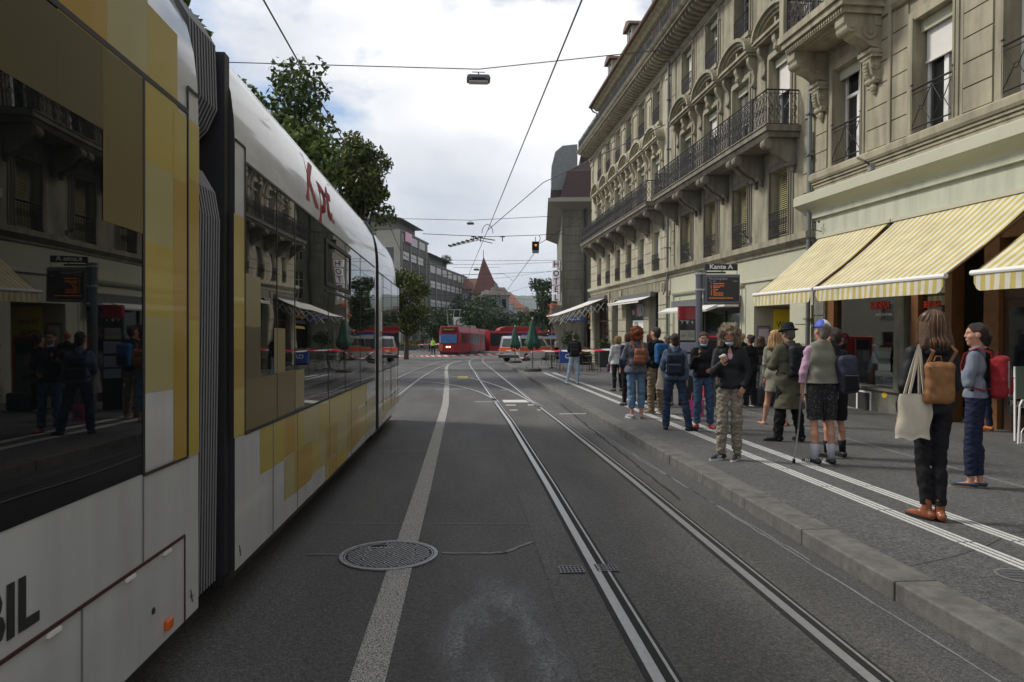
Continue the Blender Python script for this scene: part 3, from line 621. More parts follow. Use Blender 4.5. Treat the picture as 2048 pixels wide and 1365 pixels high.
for a, b, z0, mm in ((13.3,14.75,0,mfr),(15.75,19.1,0,mfr),(20.95,22.45,0,mfr),(23.35,27.3,0,m_wood)):
    g = MB(); n = max(1, round((b-a)/1.3))
    for i in range(n+1): x = a+(b-a-.08)*i/n; g.box(x,x+.08,-.36,-.26,-1.4,3.3)
    g.box(a,b,-.36,-.26,2.05,2.15); g.box(a,b,-.36,-.26,3.2,3.3); g.box(a,b,-.36,-.26,-1.4,.3)
    o = g.build('shop_window', mm, TC); MB().quad((a,-.31,.3),(b,-.31,.3),(b,-.31,3.25),(a,-.31,3.25)).build('pane', m_glass, o)
# ------------------------------------------------------------------- signs and awnings on the corner building
t = thing('shop_sign', 'black shop sign with tall white letters THE GIVISION above a small white board', 'shop sign', M=FB @ Matrix.Translation((17.4,0,0)))
MB().box(-1.3,1.3,-.22,-.16,2.15,3.2).build('board', mat('sign_black',(.012,.012,.014),.35), t)
wt = mat('sign_white', (.72,.72,.70), .5, emit=.0); rd = mat('sign_red', (.55,.02,.03), .5)
text('lettering', 'THE', .34, wt, t, basis((-1,0,0),(0,0,1),(1.25,-.15,2.38)), ext=.01, sx=.9)
text('red_letter', 'G', .85, rd, t, basis((-1,0,0),(0,0,1),(.62,-.15,2.3)), ext=.01, sx=.55, bold=.01)
text('lettering', 'IVISION', .85, wt, t, basis((-1,0,0),(0,0,1),(.28,-.15,2.3)), ext=.01, sx=.47, bold=.01)
MB().box(-1.05,.95,-.15,-.12,1.72,2.1).build('white_board', wt, t)
text('small_lettering', 'OPTIK', .3, blk, t, basis((-1,0,0),(0,0,1),(.7,-.115,1.8)), ext=.002)
def boxawn(lab, x0, x1, z, out, dz, M=FB, mcloth=None, val=.12):
    t = thing('awning', lab, 'awning', M=M @ Matrix.Translation(((x0+x1)/2,0,z))); h = (x1-x0)/2; mcloth = mcloth or m_blindw
    MB().box(-h,h,.0,.22,-.06,.16).build('awning_box', m_sheet, t)
    g = MB(); n = 8
    for i in range(n):
        a, b = i/n, (i+1)/n; f = lambda q: -.0-dz*q-.03*math.sin(math.pi*q)
        g.quad((-h+.05,.15+(out-.15)*a,f(a)),(h-.05,.15+(out-.15)*a,f(a)),(h-.05,.15+(out-.15)*b,f(b)),(-h+.05,.15+(out-.15)*b,f(b)))
    g.box(-h+.05,h-.05,out-.005,out+.005,-dz-val,-dz); g.build('cloth', mcloth, t)
    g = MB(); g.tube([(-h+.02,out,-dz),(h-.02,out,-dz)], .03, 8); g.build('front_bar', m_frame, t)
    g = MB()
    for sx in (-1,1):
        x = sx*(h-.15); mid = (x-sx*.35, .15+(out-.15)*.5, -dz*.5-.12); g.tube([(x,.1,-.05), mid, (x,out,-dz-.02)], .02, 5)
    g.build('folding_arm', m_frameg, t); return t
boxawn('short white shop awning with grey box over the black GIVISION sign', 13.9, 20.3, 3.18, .75, .22, val=.10)
ta = boxawn('long white awning pulled far out over the corner cafe', 23.7, 28.7, 3.42, 2.9, 1.0, val=.02)
for xx in (-2.45,2.45):
    g = MB()
    for k in range(7):
        a = .2+k*.37; z0 = -.15-1.0*(a/2.9); g.tube([(xx,a,z0),(xx,a+.37,z0-.55)], .016, 4); g.tube([(xx,a,z0-.5),(xx,a+.37,z0-.12)], .016, 4)
    g.build('scissor_arm', m_frame, ta)
# ------------------------------------------------------------------- near building with the striped awnings
TA = thing('apartment_building', 'warm stone building above the yellow striped shop awnings, with carved balcony consoles', 'apartment building', M=FA)
colA = [-1.36,-4.1,-6.3,-8.6,-11.2,-13.8,-16.4,-19.]
X0 = -22.
ops = [(c-.53,c+.53,5.56,7.75) for c in colA]+[(c-.53,c+.53,8.75,11.1) for c in colA]+[(c-.53,c+.53,12.2,14.2) for c in colA]
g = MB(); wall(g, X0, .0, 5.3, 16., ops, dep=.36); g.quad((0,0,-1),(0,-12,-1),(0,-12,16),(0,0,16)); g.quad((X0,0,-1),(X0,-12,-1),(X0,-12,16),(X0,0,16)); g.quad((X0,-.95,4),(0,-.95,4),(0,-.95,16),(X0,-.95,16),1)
g.quad((X0,0,16),(0,0,16),(0,-12,16),(X0,-12,16))
for a, b in ((-.54,-.06),(-2.78,-2.1),(-3.38,-2.92),(-5.5,-4.85),(-7.85,-7.05),(-10.4,-9.4),(-13,-12),(-15.6,-14.6)):
    rust(g, a, b, 5.58, 8.2, h=.47, o=.03, gap=.025); rust(g, a, b, 8.9, 11.6, h=.47, o=.03, gap=.025)
g.box(-2.9,-2.80,0,.06,5.5,16.); g.box(-2.95,-.02,0,.05,8.25,8.6); g.build('wall', [m_stA, m_darkin], TA)
g = MB()
moulding(g, X0, .06, [(0,5.33),(.13,5.33),(.16,5.38),(.16,5.5),(.12,5.54),(0,5.55)])
for z in (5.27,5.2,5.13): g.box(X0,.03,0,.10-(5.27-z)*.5,z,z+.05)
g.box(X0,.02,0,.04,5.04,5.33); moulding(g, X0, -3., [(0,8.2),(.1,8.22),(.16,8.3),(.16,8.4),(0,8.42)]); g.build('sill_course', m_stA, TA)
g = MB(); moulding(g, X0, .36, [(0,4.58),(.08,4.60),(.14,4.68),(.26,4.74),(.36,4.80),(.36,5.0),(.30,5.04),(0,5.06)]); g.build('cornice', m_cream, TA)
g = MB(); g.box(X0,.0,-.3,.0,4.0,4.66); g.box(X0,.0,0,.0801,4.46,4.60); g.build('fascia', m_grn, TA)
for i, c in enumerate(colA):
    window(TA, c, 5.56, 1.06, 2.19, 'plain', m_stA, 'cloth' if i == 1 else ('slat_w' if i > 3 else None), .36 if i == 1 else .3, .22, 'x', tr=.70)
    window(TA, c, 8.75, 1.06, 2.35, 'plain', m_stA, 'cloth' if i % 2 else 'slat_w', .4, .22, 'x')
    window(TA, c, 12.2, 1.06, 2.0, 'plain', m_stA, 'cloth', .4, .2, 'x')
# paper squares stuck on two panes
def sticker(c, cells, lab):
    g = MB()
    for a, b in cells: g.box(c+a*.085, c+a*.085+.08, -.300, -.298, 6.15+b*.1, 6.15+b*.1+.095)
    g.build('paper_squares', m_frame, TA)
sticker(-1.62, [(0,6),(1,6),(2,6),(3,6),(3,5),(0,2),(1,2),(2,2),(3,2),(3,3),(3,1),(2,1)], ''); sticker(-4.36, [(3,7),(3,6),(3,5),(3,4),(2,3),(1,2),(0,3),(-1,4)], '')
spot(TA, -2.6, 5.06)
# carved balcony
g = MB(); g.box(-2.62,-.28,-.02,.92,8.30,8.42); g.box(-2.70,-.2,-.02,1.0,8.422,8.56); g.box(-2.78,-.12,-.02,1.06,8.562,8.72); g.box(-2.2,-.7,.15,.75,8.27,8.299)
x = -2.6
while x < -.35: g.box(x,x+.05,.92,.95,8.33,8.41); x += .09
n=16; g.ext([(-1.45+.42*math.cos(2*math.pi*i/n), .45+.2*math.sin(2*math.pi*i/n)) for i in range(n)], 'z', 8.24, 8.269)
for xx in (-2.72,-.26): g.box(xx-.10,xx+.10,.86,1.04,8.721,9.6)
bo = g.build('balcony', m_stA, TA); railing(-2.6,-.38,8.72,9.55,'scroll',ret=.9,y=.95).build('railing', m_iron_b, bo)
def carved():
    g = MB(); w_ = .34
    P = [(0,7.62),(.25,7.66),(.45,7.80),(.62,7.86),(.70,7.95),(.78,8.02),(.86,8.12),(.86,8.298),(0,8.298)]; g.ext(P, 'x', -w_/2, w_/2)
    def disc(y, z, r, e=.03, rr=.4): 
        k = 14; g.ext([(y+r*math.cos(2*math.pi*i/k), z+r*math.sin(2*math.pi*i/k)) for i in range(k)], 'x', -w_/2-e, w_/2+e); g.ext([(y+r*rr*math.cos(2*math.pi*i/k), z+r*rr*math.sin(2*math.pi*i/k)) for i in range(k)], 'x', -w_/2-e*2, w_/2+e*2)
    disc(.70,8.04,.12); disc(.30,7.95,.16); g.box(-w_/2-.02,w_/2+.02,0,.2,8.08,8.28)
    g.box(-w_/2-.06,w_/2+.06,0,.30,7.52,7.60); g.box(-w_/2-.04,w_/2+.04,0,.26,7.44,7.52)
    g.ext([(0,6.95),(.12,6.98),(.20,7.1),(.24,7.3),(.24,7.44),(0,7.44)], 'x', -w_/2+.03, w_/2-.03); 
    w_ = .28; disc(.14,7.28,.09); disc(.10,7.0,.075); g.ball((0,.08,6.86), (.09,.07,.1), 8); g.ball((0,.06,6.76), (.05,.05,.06), 8)
    for k in range(5): g.ball((0,.25+.015*k,7.12+.07*k), (.05,.03,.03), 6)
    return g.mesh('console', [m_stA])
for x in (-.38,-2.38): inst('console', cached('carv', carved), bo, (x,0,0))
g = MB(); g.tube([(.05,.12,-.8),(.05,.12,13)], .055, 8)
for z in range(1,13): g.box(-.03,.13,.02,.2,z,z+.04)
g.build('downpipe', m_sheet, TA)
g = MB(); g.tube([(11.75,.12,-.8),(11.75,.12,12.6)], .05, 8)
for z in range(1,12,2): g.box(11.68,11.82,.0,.19,z,z+.04)
g.build('downpipe', m_sheet, TC)
# shop front below the awnings
m_ss = mat('shop_stone',(.17,.165,.13),.6,var=.25,vs=3,dirt=.4)
g = MB(); g.box(-.5,.0,-.3,.0,-1,4.0); rust(g,-.47,-.03,-.9,3.9,h=.6,o=.02); g.box(-3.32,-3.02,-.35,.0,-1,4.0); g.box(-3.3,-.5,-.35,.02,-1,.50); g.box(-3.36,-.5,-.36,.08,.5,.55); g.build('stone_pier', m_ss, TA)
MB().box(-8.6,-6.6,-.35,.02,-1,.5).build('stone_base', m_ss, TA); MB().box(X0,-11.5,-.35,0,-1,4.0).build('stone_pier', m_ss, TA)
g = MB(); g.box(-2.35,-1.35,.02,.03,.0,.45); 
for k in range(2): g.box(-2.3+k*.48,-1.88+k*.48,.03,.035,.04,.41,1)
g.build('cellar_grille', [m_frame, m_darkin], TA)
g = MB(); g.ext([(-2.85,.36),(-2.73,.36),(-2.70,.42),(-2.75,.48),(-2.84,.48),(-2.88,.42)], 'y', .02, .028); g.build('yellow_sticker', mat('sticker_yellow',(.6,.42,.02),.6), TA)
g = MB()
for a, b in ((-.78,-.5),(-3.66,-3.46),(-4.55,-4.38),(-5.62,-5.3),(-6.75,-6.5),(-8.8,-8.6),(-11.6,-11.3)): g.box(a,b,-.30,-.05,-.9,3.9)
g.box(-11.6,-.5,-.28,-.08,3.3,3.9); g.build('shopfront_frame', m_wood, TA)
# glass that lets the display show through
mg = bpy.data.materials.new('shop_glass'); mg.use_nodes = True; t_ = mg.node_tree; t_.nodes.clear()
a = N(t_,'ShaderNodeBsdfTransparent'); a.inputs[0].default_value = (.72,.76,.74,1); b = N(t_,'ShaderNodeBsdfGlossy'); b.inputs['Roughness'].default_value = .02; b.inputs[0].default_value = (.30,.31,.31,1); fr = N(t_,'ShaderNodeFresnel'); fr.inputs[0].default_value = 1.6
q = N(t_,'ShaderNodeMixShader'); o_ = N(t_,'ShaderNodeOutputMaterial'); ml = N(t_,'ShaderNodeMath'); ml.operation = 'MULTIPLY_ADD'; ml.inputs[1].default_value = .8; ml.inputs[2].default_value = .02
t_.links.new(fr.outputs[0], ml.inputs[0]); t_.links.new(ml.outputs[0], q.inputs[0]); t_.links.new(a.outputs[0], q.inputs[1]); t_.links.new(b.outputs[0], q.inputs[2]); t_.links.new(q.outputs[0], o_.inputs[0])
mgl = mg
g = MB()
for a, b in ((-3.02,-.78),(-4.38,-3.66)): g.quad((a,-.15,.55),(b,-.15,.55),(b,-.15,3.3),(a,-.15,3.3))
g.quad((-5.3,-.5,-.0),(-4.55,-1.6,-.0),(-4.55,-1.6,3.3),(-5.3,-.5,3.3)); g.quad((-8.6,-.15,.5),(-6.75,-.15,.5),(-6.75,-.15,3.3),(-8.6,-.15,3.3)); g.quad((-11.3,-.15,.0),(-8.8,-.15,.0),(-8.8,-.15,3.3),(-11.3,-.15,3.3)); g.build('shop_glass', mgl, TA)
g = MB(); g.box(-5.32,-5.27,-1.0,-.45,-.5,3.3); g.box(-4.6,-4.55,-1.7,-1.55,-.5,3.3); g.box(-6.5,-5.62,-.22,-.14,-.8,2.3); g.box(-6.5,-5.62,-.25,-.12,2.3,2.45)
g.build('shop_door', m_woodd, TA)
g = MB(); g.quad((-6.4,-.138,.4),(-5.75,-.138,.4),(-5.75,-.138,2.15),(-6.4,-.138,2.15)); g.build('door_glass', m_glass, TA)
text('door_lettering', 'PULL', .14, m_blindw, TA, basis((-1,0,0),(0,0,1),(-5.8,-.13,.52)), ext=.002)
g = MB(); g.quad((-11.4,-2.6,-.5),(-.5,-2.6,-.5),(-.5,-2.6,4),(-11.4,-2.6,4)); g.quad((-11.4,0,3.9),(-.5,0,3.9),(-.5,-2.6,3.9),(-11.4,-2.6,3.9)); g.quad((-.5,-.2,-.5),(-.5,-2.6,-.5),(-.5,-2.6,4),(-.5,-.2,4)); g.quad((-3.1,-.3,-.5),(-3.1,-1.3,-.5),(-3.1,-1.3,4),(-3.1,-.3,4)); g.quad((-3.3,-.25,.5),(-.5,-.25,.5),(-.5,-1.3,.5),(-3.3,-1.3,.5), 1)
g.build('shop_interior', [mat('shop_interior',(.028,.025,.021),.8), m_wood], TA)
red = mat('lettering_red', (.62,.035,.02), .5)
for x, s_ in ((-2.02,.25),(-3.70,.175),(-4.72,.175)):
    y = -.14 if x > -4 else -1.3; text('lettering', 'BERNINA', s_, red, TA, basis((-1,0,0),(0,0,1),(x,y,2.2)), ext=.004, bold=.001, sx=.64); text('small_lettering', 'made to create', s_*.45, m_blindw, TA, basis((-1,0,0),(0,0,1),(x-.2,y,2.06)), ext=.003, sx=.8)
# things on display
def cushion(x, y, z, s, col, lab, rz, rx=.3):
    g = MB(); n = 8; vs = []
    for i in range(n+1):
        for j in range(n+1):
            a, b = i/n*2-1, j/n*2-1; th = .09*(max(0,(1-a**4)*(1-b**4)))**.5; vs.append((a*s*(1-.06*b*b), th, b*s*(1-.06*a*a)))
    k = (n+1)**2; vs2 = [(p[0],-p[1],p[2]) for p in vs]; fs = [(i*(n+1)+j,(i+1)*(n+1)+j,(i+1)*(n+1)+j+1,i*(n+1)+j+1) for i in range(n) for j in range(n)]
    g.add(vs+vs2, fs+[tuple(q+k for q in f) for f in fs]); o = g.build('cushion', mat('cushion_'+lab.split()[0], col, .85), smooth=True); o.matrix_world = FA @ Matrix.Translation((x,y,z)) @ Matrix.Rotation(rz,4,'Z') @ Matrix.Rotation(rx,4,'X'); tag(o, lab, 'cushion', 'cushions in the shop window')
cushion(-1.45,-.75,1.02,.27,(.10,.24,.28),'teal cushion leaning at the back of the shop window',.2); cushion(-1.75,-.5,.80,.24,(.16,.21,.15),'sage cushion in front of the teal one in the shop window',-.2); cushion(-2.85,-.5,.74,.22,(.25,.27,.2),'grey cushion leaning by the stone pier in the shop window',-.3,.5)
t = thing('sewing_machine', 'white sewing machine standing on a wooden box in the shop window', 'sewing machine', M=FA @ Matrix.Translation((-2.45,-.6,.86)))
g = MB(); g.box(-.22,.22,-.09,.09,0,.07); g.box(.10,.22,-.08,.08,.07,.32); g.box(-.22,.10,-.07,.07,.22,.32); g.box(-.2,-.1,-.06,.06,.14,.22); g.build('body', m_frame, t, bevel=.015); MB().box(.12,.2,.081,.085,.16,.28).build('screen', m_dark, t)
t = thing('display_box', 'wooden plinth box under the sewing machine in the shop window', 'box', M=FA @ Matrix.Translation((-2.45,-.6,.505))); g = MB(); g.box(-.32,.32,-.22,.22,0,.35); g.build('body', mat('ply',(.20,.17,.10),.6), t, bevel=.01); MB().box(-.28,.28,.221,.224,.05,.3).build('front_panel', m_wood, t)
t = thing('hanging_board', 'large pale hanging panel behind the sewing machine in the shop window', 'display board', M=FA @ Matrix.Translation((-2.5,-1.1,1.2))); MB().box(-.5,.5,-.01,.01,0,1.3).build('board', mat('panel_pale',(.23,.28,.27),.6,var=.3,vs=5), t); g = MB(); g.box(-.54,-.5,-.02,.02,-.04,1.34); g.box(.5,.54,-.02,.02,-.04,1.34); g.build('rim', m_frameg, t)
# striped awnings
ms = bpy.data.materials.new('awning_stripes'); ms.use_nodes = True; t_ = ms.node_tree; b = t_.nodes['Principled BSDF']; c = N(t_,'ShaderNodeTexCoord'); s = N(t_,'ShaderNodeSeparateXYZ'); m1 = N(t_,'ShaderNodeMath'); m1.operation = 'MULTIPLY'; m1.inputs[1].default_value = 1/.17; m2 = N(t_,'ShaderNodeMath'); m2.operation = 'FRACT'; m3 = N(t_,'ShaderNodeMath'); m3.operation = 'GREATER_THAN'; m3.inputs[1].default_value = .5
mc = N(t_,'ShaderNodeMixRGB'); mc.inputs[1].default_value = (.76,.73,.61,1); mc.inputs[2].default_value = (.62,.50,.15,1); ln_ = t_.links.new
ln_(c.outputs['Object'], s.inputs[0]); ln_(s.outputs[0], m1.inputs[0]); ln_(m1.outputs[0], m2.inputs[0]); ln_(m2.outputs[0], m3.inputs[0]); ln_(m3.outputs[0], mc.inputs[0])
no = N(t_,'ShaderNodeTexNoise'); no.inputs['Scale'].default_value = 3; no.inputs['Detail'].default_value = 6; mr = N(t_,'ShaderNodeMapRange'); mr.inputs[1].default_value=.3; mr.inputs[2].default_value=.7; mr.inputs[3].default_value=.82; mr.inputs[4].default_value=1.08; vm = N(t_,'ShaderNodeVectorMath'); vm.operation='SCALE'
ln_(c.outputs['Object'], no.inputs[0]); ln_(no.outputs[0], mr.inputs[0]); ln_(mc.outputs[0], vm.inputs[0]); ln_(mr.outputs[0], vm.inputs['Scale']); ln_(vm.outputs[0], b.inputs['Base Color']); b.inputs['Roughness'].default_value = .85
tr = N(t_,'ShaderNodeBsdfTranslucent'); ln_(vm.outputs[0], tr.inputs[0]); mxx = N(t_,'ShaderNodeMixShader'); mxx.inputs[0].default_value = .3; ou = t_.nodes['Material Output']; ln_(b.outputs[0], mxx.inputs[1]); ln_(tr.outputs[0], mxx.inputs[2]); ln_(mxx.outputs[0], ou.inputs[0])
for lab, a, b_ in (('leftmost yellow striped awning, over the poster doorway side of the shop', -3.02, -.42), ('widest yellow striped awning, in the middle of the three over the shop window', -6.75, -3.18), ('nearest yellow striped awning at the right edge, over the shop door', -11.0, -7.25)):
    c = (a+b_)/2; h = (b_-a)/2; t = thing('awning', lab, 'awning', M=FA @ Matrix.Translation((c,0,0)), group='yellow striped awnings'); out = 1.8 if h > 1.5 else 1.75
    g = MB(); n = 10
    for i in range(n):
        q0, q1 = i/n, (i+1)/n; P = lambda q: (.12+(out-.12)*q, 3.93-(3.93-2.575)*q-.05*math.sin(math.pi*q))
        (y0,z0),(y1,z1) = P(q0),P(q1); g.quad((-h+.03,y0,z0),(h-.03,y0,z0),(h-.03,y1,z1),(-h+.03,y1,z1))
    k = int(h*2/.06)
    for i in range(k):
        xa, xb = -h+.05+(2*h-.1)*i/k, -h+.05+(2*h-.1)*(i+1)/k; w_ = lambda x: .012*math.sin(x*9+h)+.006*math.sin(x*23)
        dz = lambda x: .24-(.12 if False else 0)*0-.22*max(0,1-(h-.05-abs(x))/.12)**2*.5
        g.quad((xa,out+.01,2.56),(xb,out+.01,2.56),(xb,out+.02+w_(xb),2.56-dz(xb)),(xa,out+.02+w_(xa),2.56-dz(xa)))
    g.build('cloth', ms, t, smooth=True)
    MB().tube([(-h,out,2.575),(h,out,2.575)], .04, 10).build('front_bar', m_frame, t)
    g = MB(); g.box(-h-.06,h+.06,.0,.16,3.93,4.0); g.box(-h,h,.02,.12,3.86,3.93,1); g.build('awning_box', [m_cream, m_sheet], t)
    for sx in (-1,1): MB().tube([(sx*(h-.05),.08,3.8),(sx*(h-.05),out,2.56)], .022, 6).build('side_arm', m_copper, t)
t = thing('rain_gauge', 'small dark wind sensor on the green wall above the leftmost striped awning', 'wind sensor', M=FA @ Matrix.Translation((-.32,0,4.12))); g = MB(); g.tube([(0,0,0),(0,.15,.02),(0,.15,.22)], .012, 6); g.build('arm', m_iron_b, t); g = MB()
for q in range(3): g.ball((.07*math.cos(q*2.09),.15+.07*math.sin(q*2.09),.22), .03, 6)
g.build('cups', m_iron_b, t)
# white wire rack and menu stand by the right edge
x, y, _ = gnd(2036, 888, PZ); t = thing('bicycle_rack', 'white tubular bicycle stand at the right edge in front of the shop door', 'bicycle stand', (x,y,PZ), .35)
MB().tube([(0,0,0),(.04,.0,.55),(.09,0,.62),(.5,0,.62)], .014, 8).tube([(0,0,0),(.7,0,0)], .012, 6).build('frame', m_frame, t); g = MB()
for k in range(3): g.tube([(.07+k*.1,0,0)]+[(.07+k*.1+.10*(1-math.cos(q*.35)),-.0,.12+.10*math.sin(q*.35)) for q in range(1,9)], .009, 6)
g.build('hoop', m_frame, t)
t = thing('sign_board', 'pale green board standing above the white stand at the right edge', 'sign board', (x+.2,y+.3,PZ), .3); MB().box(0,.5,-.01,.01,.62,1.1).build('board', mat('board_green',(.16,.22,.18),.6), t); MB().box(-.02,0,-.012,.012,0,1.1).box(.5,.52,-.012,.012,0,1.1).build('post', m_frame, t)
# =================================================================== WHITE TRAM
TX = -1.3
def ty(u, v):
    r = ray(u, v); t = TX/r[0]; return float(t*r[1]), float(CAMH+t*r[2])
m_tw = mat('tram_paint_white', (.50,.50,.50), .22, var=.05, vs=1.5, coat=.5, dirt=.10)
m_tg = mat('tram_rubber', (.018,.018,.02), .55)
m_tr = mat('tram_bellows', (.055,.055,.06), .6, var=.2, vs=10)
m_trib = mat('bellows_rib', (.22,.22,.225), .45, .3)
TY = [mat('foil_khaki', (.36,.31,.12), .32, coat=.25), mat('foil_yellow', (.40,.30,.032), .32, coat=.25), mat('foil_gold', (.36,.22,.010), .32, coat=.25)]
TF = [mat('window_foil_olive', (.075,.062,.020), .3, spec=.35), mat('window_foil_brown', (.125,.090,.020), .3, spec=.35), mat('window_foil_khaki', (.22,.185,.07), .3, spec=.35)]
mgt = bpy.data.materials.new('tram_window_glass'); mgt.use_nodes = True; t_ = mgt.node_tree; b = t_.nodes['Principled BSDF']; b.inputs['Base Color'].default_value = (.006,.007,.008,1); b.inputs['Roughness'].default_value = .015; b.inputs['Specular IOR Level'].default_value = .36
c = N(t_,'ShaderNodeTexCoord'); mp = N(t_,'ShaderNodeMapping'); mp.inputs['Scale'].default_value = (.3,.5,2.2); no = N(t_,'ShaderNodeTexNoise'); no.inputs['Scale'].default_value = 1.1; no.inputs['Detail'].default_value = 1; bp = N(t_,'ShaderNodeBump'); bp.inputs['Strength'].default_value = .12; bp.inputs['Distance'].default_value = .03
t_.links.new(c.outputs['Object'], mp.inputs[0]); t_.links.new(mp.outputs[0], no.inputs[0]); t_.links.new(no.outputs[0], bp.inputs['Height']); t_.links.new(bp.outputs[0], b.inputs['Normal'])
T = thing('white_tram', 'long white articulated tram with yellow mosaic squares and dark windows along the left side', 'tram', (TX, 0, 0))
# all tram geometry is in local coords: x = 0 at the side skin, negative inward
PROF = [(-.10,.22),(.0,.30),(.0,2.72),(-.006,2.86),(-.022,3.0),(-.055,3.14),(-.12,3.26),(-.24,3.36),(-.45,3.43),(-.8,3.47),(-1.15,3.48)]
PROF = PROF+[(-2.3-x, z) for x, z in PROF[::-1][1:]]
def section(y0, y1, name='body_section', taper=0):
    g = MB(); ys = [y0, y1] if not taper else [y0, y1-1.7, y1-1.1, y1-.6, y1-.25, y1]
    sc = [1, 1] if not taper else [1, 1, .985, .95, .88, .72]
    n = len(PROF); vs = []
    for k, yy in enumerate(ys):
        for x, z in PROF:
            s_ = sc[k]; zz = z if z < 1.0 else 1.0+(z-1.0)*(s_**.6); vs.append((-1.15+(x+1.15)*(s_ if taper else 1), yy, zz))
    fs = []
    for k in range(len(ys)-1):
        for i in range(n-1): fs.append((k*n+i, k*n+i+1, (k+1)*n+i+1, (k+1)*n+i))
    g.add(vs, fs); e = (len(ys)-1)*n
    g.add([vs[i] for i in range(n)], [tuple(range(n))], 1); g.add([vs[e+i] for i in range(n)], [tuple(range(n))], 1 if not taper else 2)
    g.add([(-.1,y0,.22),(-2.2,y0,.22),(-2.2,y1,.22),(-.1,y1,.22)], [(0,1,2,3)], 1)
    o = g.build(name, [m_tw, m_tg, mgt], T)
    for p in o.data.polygons: p.use_smooth = len(p.vertices) == 4 and p.material_index == 0
    try: o.data.set_sharp_from_angle(angle=R_(35))
    except Exception: pass
    return o
S1 = section(-5.5, 3.56); S2 = section(4.11, 10.42); S3 = section(10.78, 14.65, taper=1)
def pane(S, y0, y1, z0, z1, o=.003, m=mgt, name='window_band'):
    return MB().quad((o,y0,z0),(o,y1,z0),(o,y1,z1),(o,y0,z1)).build(name, m, S)
pane(S1, -5.5, 2.955, 1.065, 2.665); pane(S2, 4.295, 10.30, 1.06, 2.65); pane(S3, 11.2, 14.0, 1.15, 2.62)
def foils(S, lst, o, name, mats):
    g = MB()
    for k, q in enumerate(lst):
        uL, uR, vt, vb, sh = q[:5]; y0, z1 = ty(uL, vt); _, z0 = ty(uL, vb); y1, _ = ty(uR, vt)
        if len(q) > 5: z1 = q[5]
        if len(q) > 6: z0 = q[6]
        e = o+k*.00015; g.quad((e,y0,z0),(e,y1,z0),(e,y1,z1),(e,y0,z1), sh)
    return g.build(name, mats, S)
foils(S2, [(520,569,856,951,1,1.055),(569,589.5,837,916,2,1.055),(569,589.5,918,1003,0),(589.5,607,828,904,1,1.055),(607,639,818,892,0,1.055),(589.5,624,904,987,2),(624,639,884,948,1),(639,700,806,872,1,1.055),(639,651,872,938,0),(651,674,859,925,2),(651,663,925,962,1),(663,674,918,950,2),(674,694,846,908,0),(674,694,908,938,1),(694,716,826,907,2),(700,733,776,824,1,1.055),(716,733,820,882,1),(733,751,802,864,0),(466.5,487.5,426,877,1),(466.5,487.5,700,780,2)], .0012, 'yellow_mosaic', TY)
foils(S2, [(488,520,546,652,2),(488,520,653,762,0),(488,553,760,864,1),(553,589,745,835,1),(589,607,741,818,2),(547,569,656,748,2)], .0045, 'window_foil', TF)
foils(S1, [(112,212,-400,84,2,3.05),(212,293,-330,153,0,3.02),(293,353,-130,200,1,2.98),(286,350,170,318,1,2.64),(286,347,318,480,0),(286,345,480,632,1),(286,345,632,788,0),(345,371,222,355,1,2.64),(345,371,355,925,2),(374,396,236,355,1),(374,396,355,640,2),(374,396,640,915,1)], .0042, 'yellow_mosaic', TY)
foils(S1, [(-420,112,-900,141,0,2.655,2.357),(112,203.5,-50,208,0,2.655,2.357),(203.5,283.5,30,441,1,2.655,2.032)], .0046, 'window_foil', TF)
y204, _ = ty(204,261)
foils(S1, [(286,345,788,943,0)], .0044, 'white_panel', [m_tw])
# seams, rubber lines, handles
g = MB()
def vl(y, z0, z1, w_=.008): g.box(.0005,.0062,y-w_/2,y+w_/2,z0,z1)
def hl(y0, y1, z, w_=.012): g.box(.0005,.0064,y0,y1,z-w_/2,z+w_/2)
hl(-5.5,3.42,2.672,.022); vl(2.962,1.06,2.66,.018); vl(3.42,1.06,2.79,.012); hl(3.42,3.56,2.79); hl(2.962,3.42,1.058,.012); vl(.9,1.07,2.66); vl(-.6,1.07,2.66)
g.build('window_seal', m_tg, S1)
g = MB(); hl(-5.5,3.385,.70,.012); vl(3.385,.25,.70,.004); g.build('flap_seam', mat('seam_red',(.05,.008,.012),.6), S1)
g = MB(); hl(4.29,10.30,2.655,.016); vl(4.29,1.05,2.655,.012); hl(4.29,10.30,1.055,.02); hl(4.11,4.29,2.74); vl(4.29,2.655,2.74)
for u in (553,589,656,690,720): vl(ty(u,600)[0],1.06,2.65,.01)
g.build('window_seal', m_tg, S2)
ya, yb = ty(650,500)[0], ty(700,500)[0]; g = MB()
for z0, z1 in ((2.12,2.16),(2.52,2.56)): g.box(.004,.014,ya,yb,z0,z1)
for yy in (ya, yb-.05): g.box(.004,.014,yy,yy+.05,2.161,2.519)
g.box(.004,.012,ya,yb,2.06,2.08); g.build('hopper_frame', m_tg, S2)
for u, v in ((332,1100),(258,1152),(104,1266)):
    y, z = ty(u, v); MB().box(.001,.012,y-.035,y+.035,.676,.690).build('hinge', m_frame, S1)
g = MB()
for yy in (2.96,1.9,.6,-.8): vl(yy,.70,1.05,.003)
for yy in (2.5,1.55): vl(yy,.3,.69,.003)
g.build('panel_seam', MATS['seam_soft'] if 'seam_soft' in MATS else mat('seam_soft',(.16,.16,.16),.6), S1)
g = MB()
for yy in (4.9,5.6,6.9,8.2,9.4): vl(yy,.3,1.04,.003)
g.build('panel_seam', MATS['seam_soft'], S2)
y, z = ty(333,1248); g = MB(); g.box(.0,.022,y-.028,y+.028,z-.022,z+.022); g.build('marker_light', mat('lens_orange',(.65,.11,.01),.25,coat=.5), S1, bevel=.006)
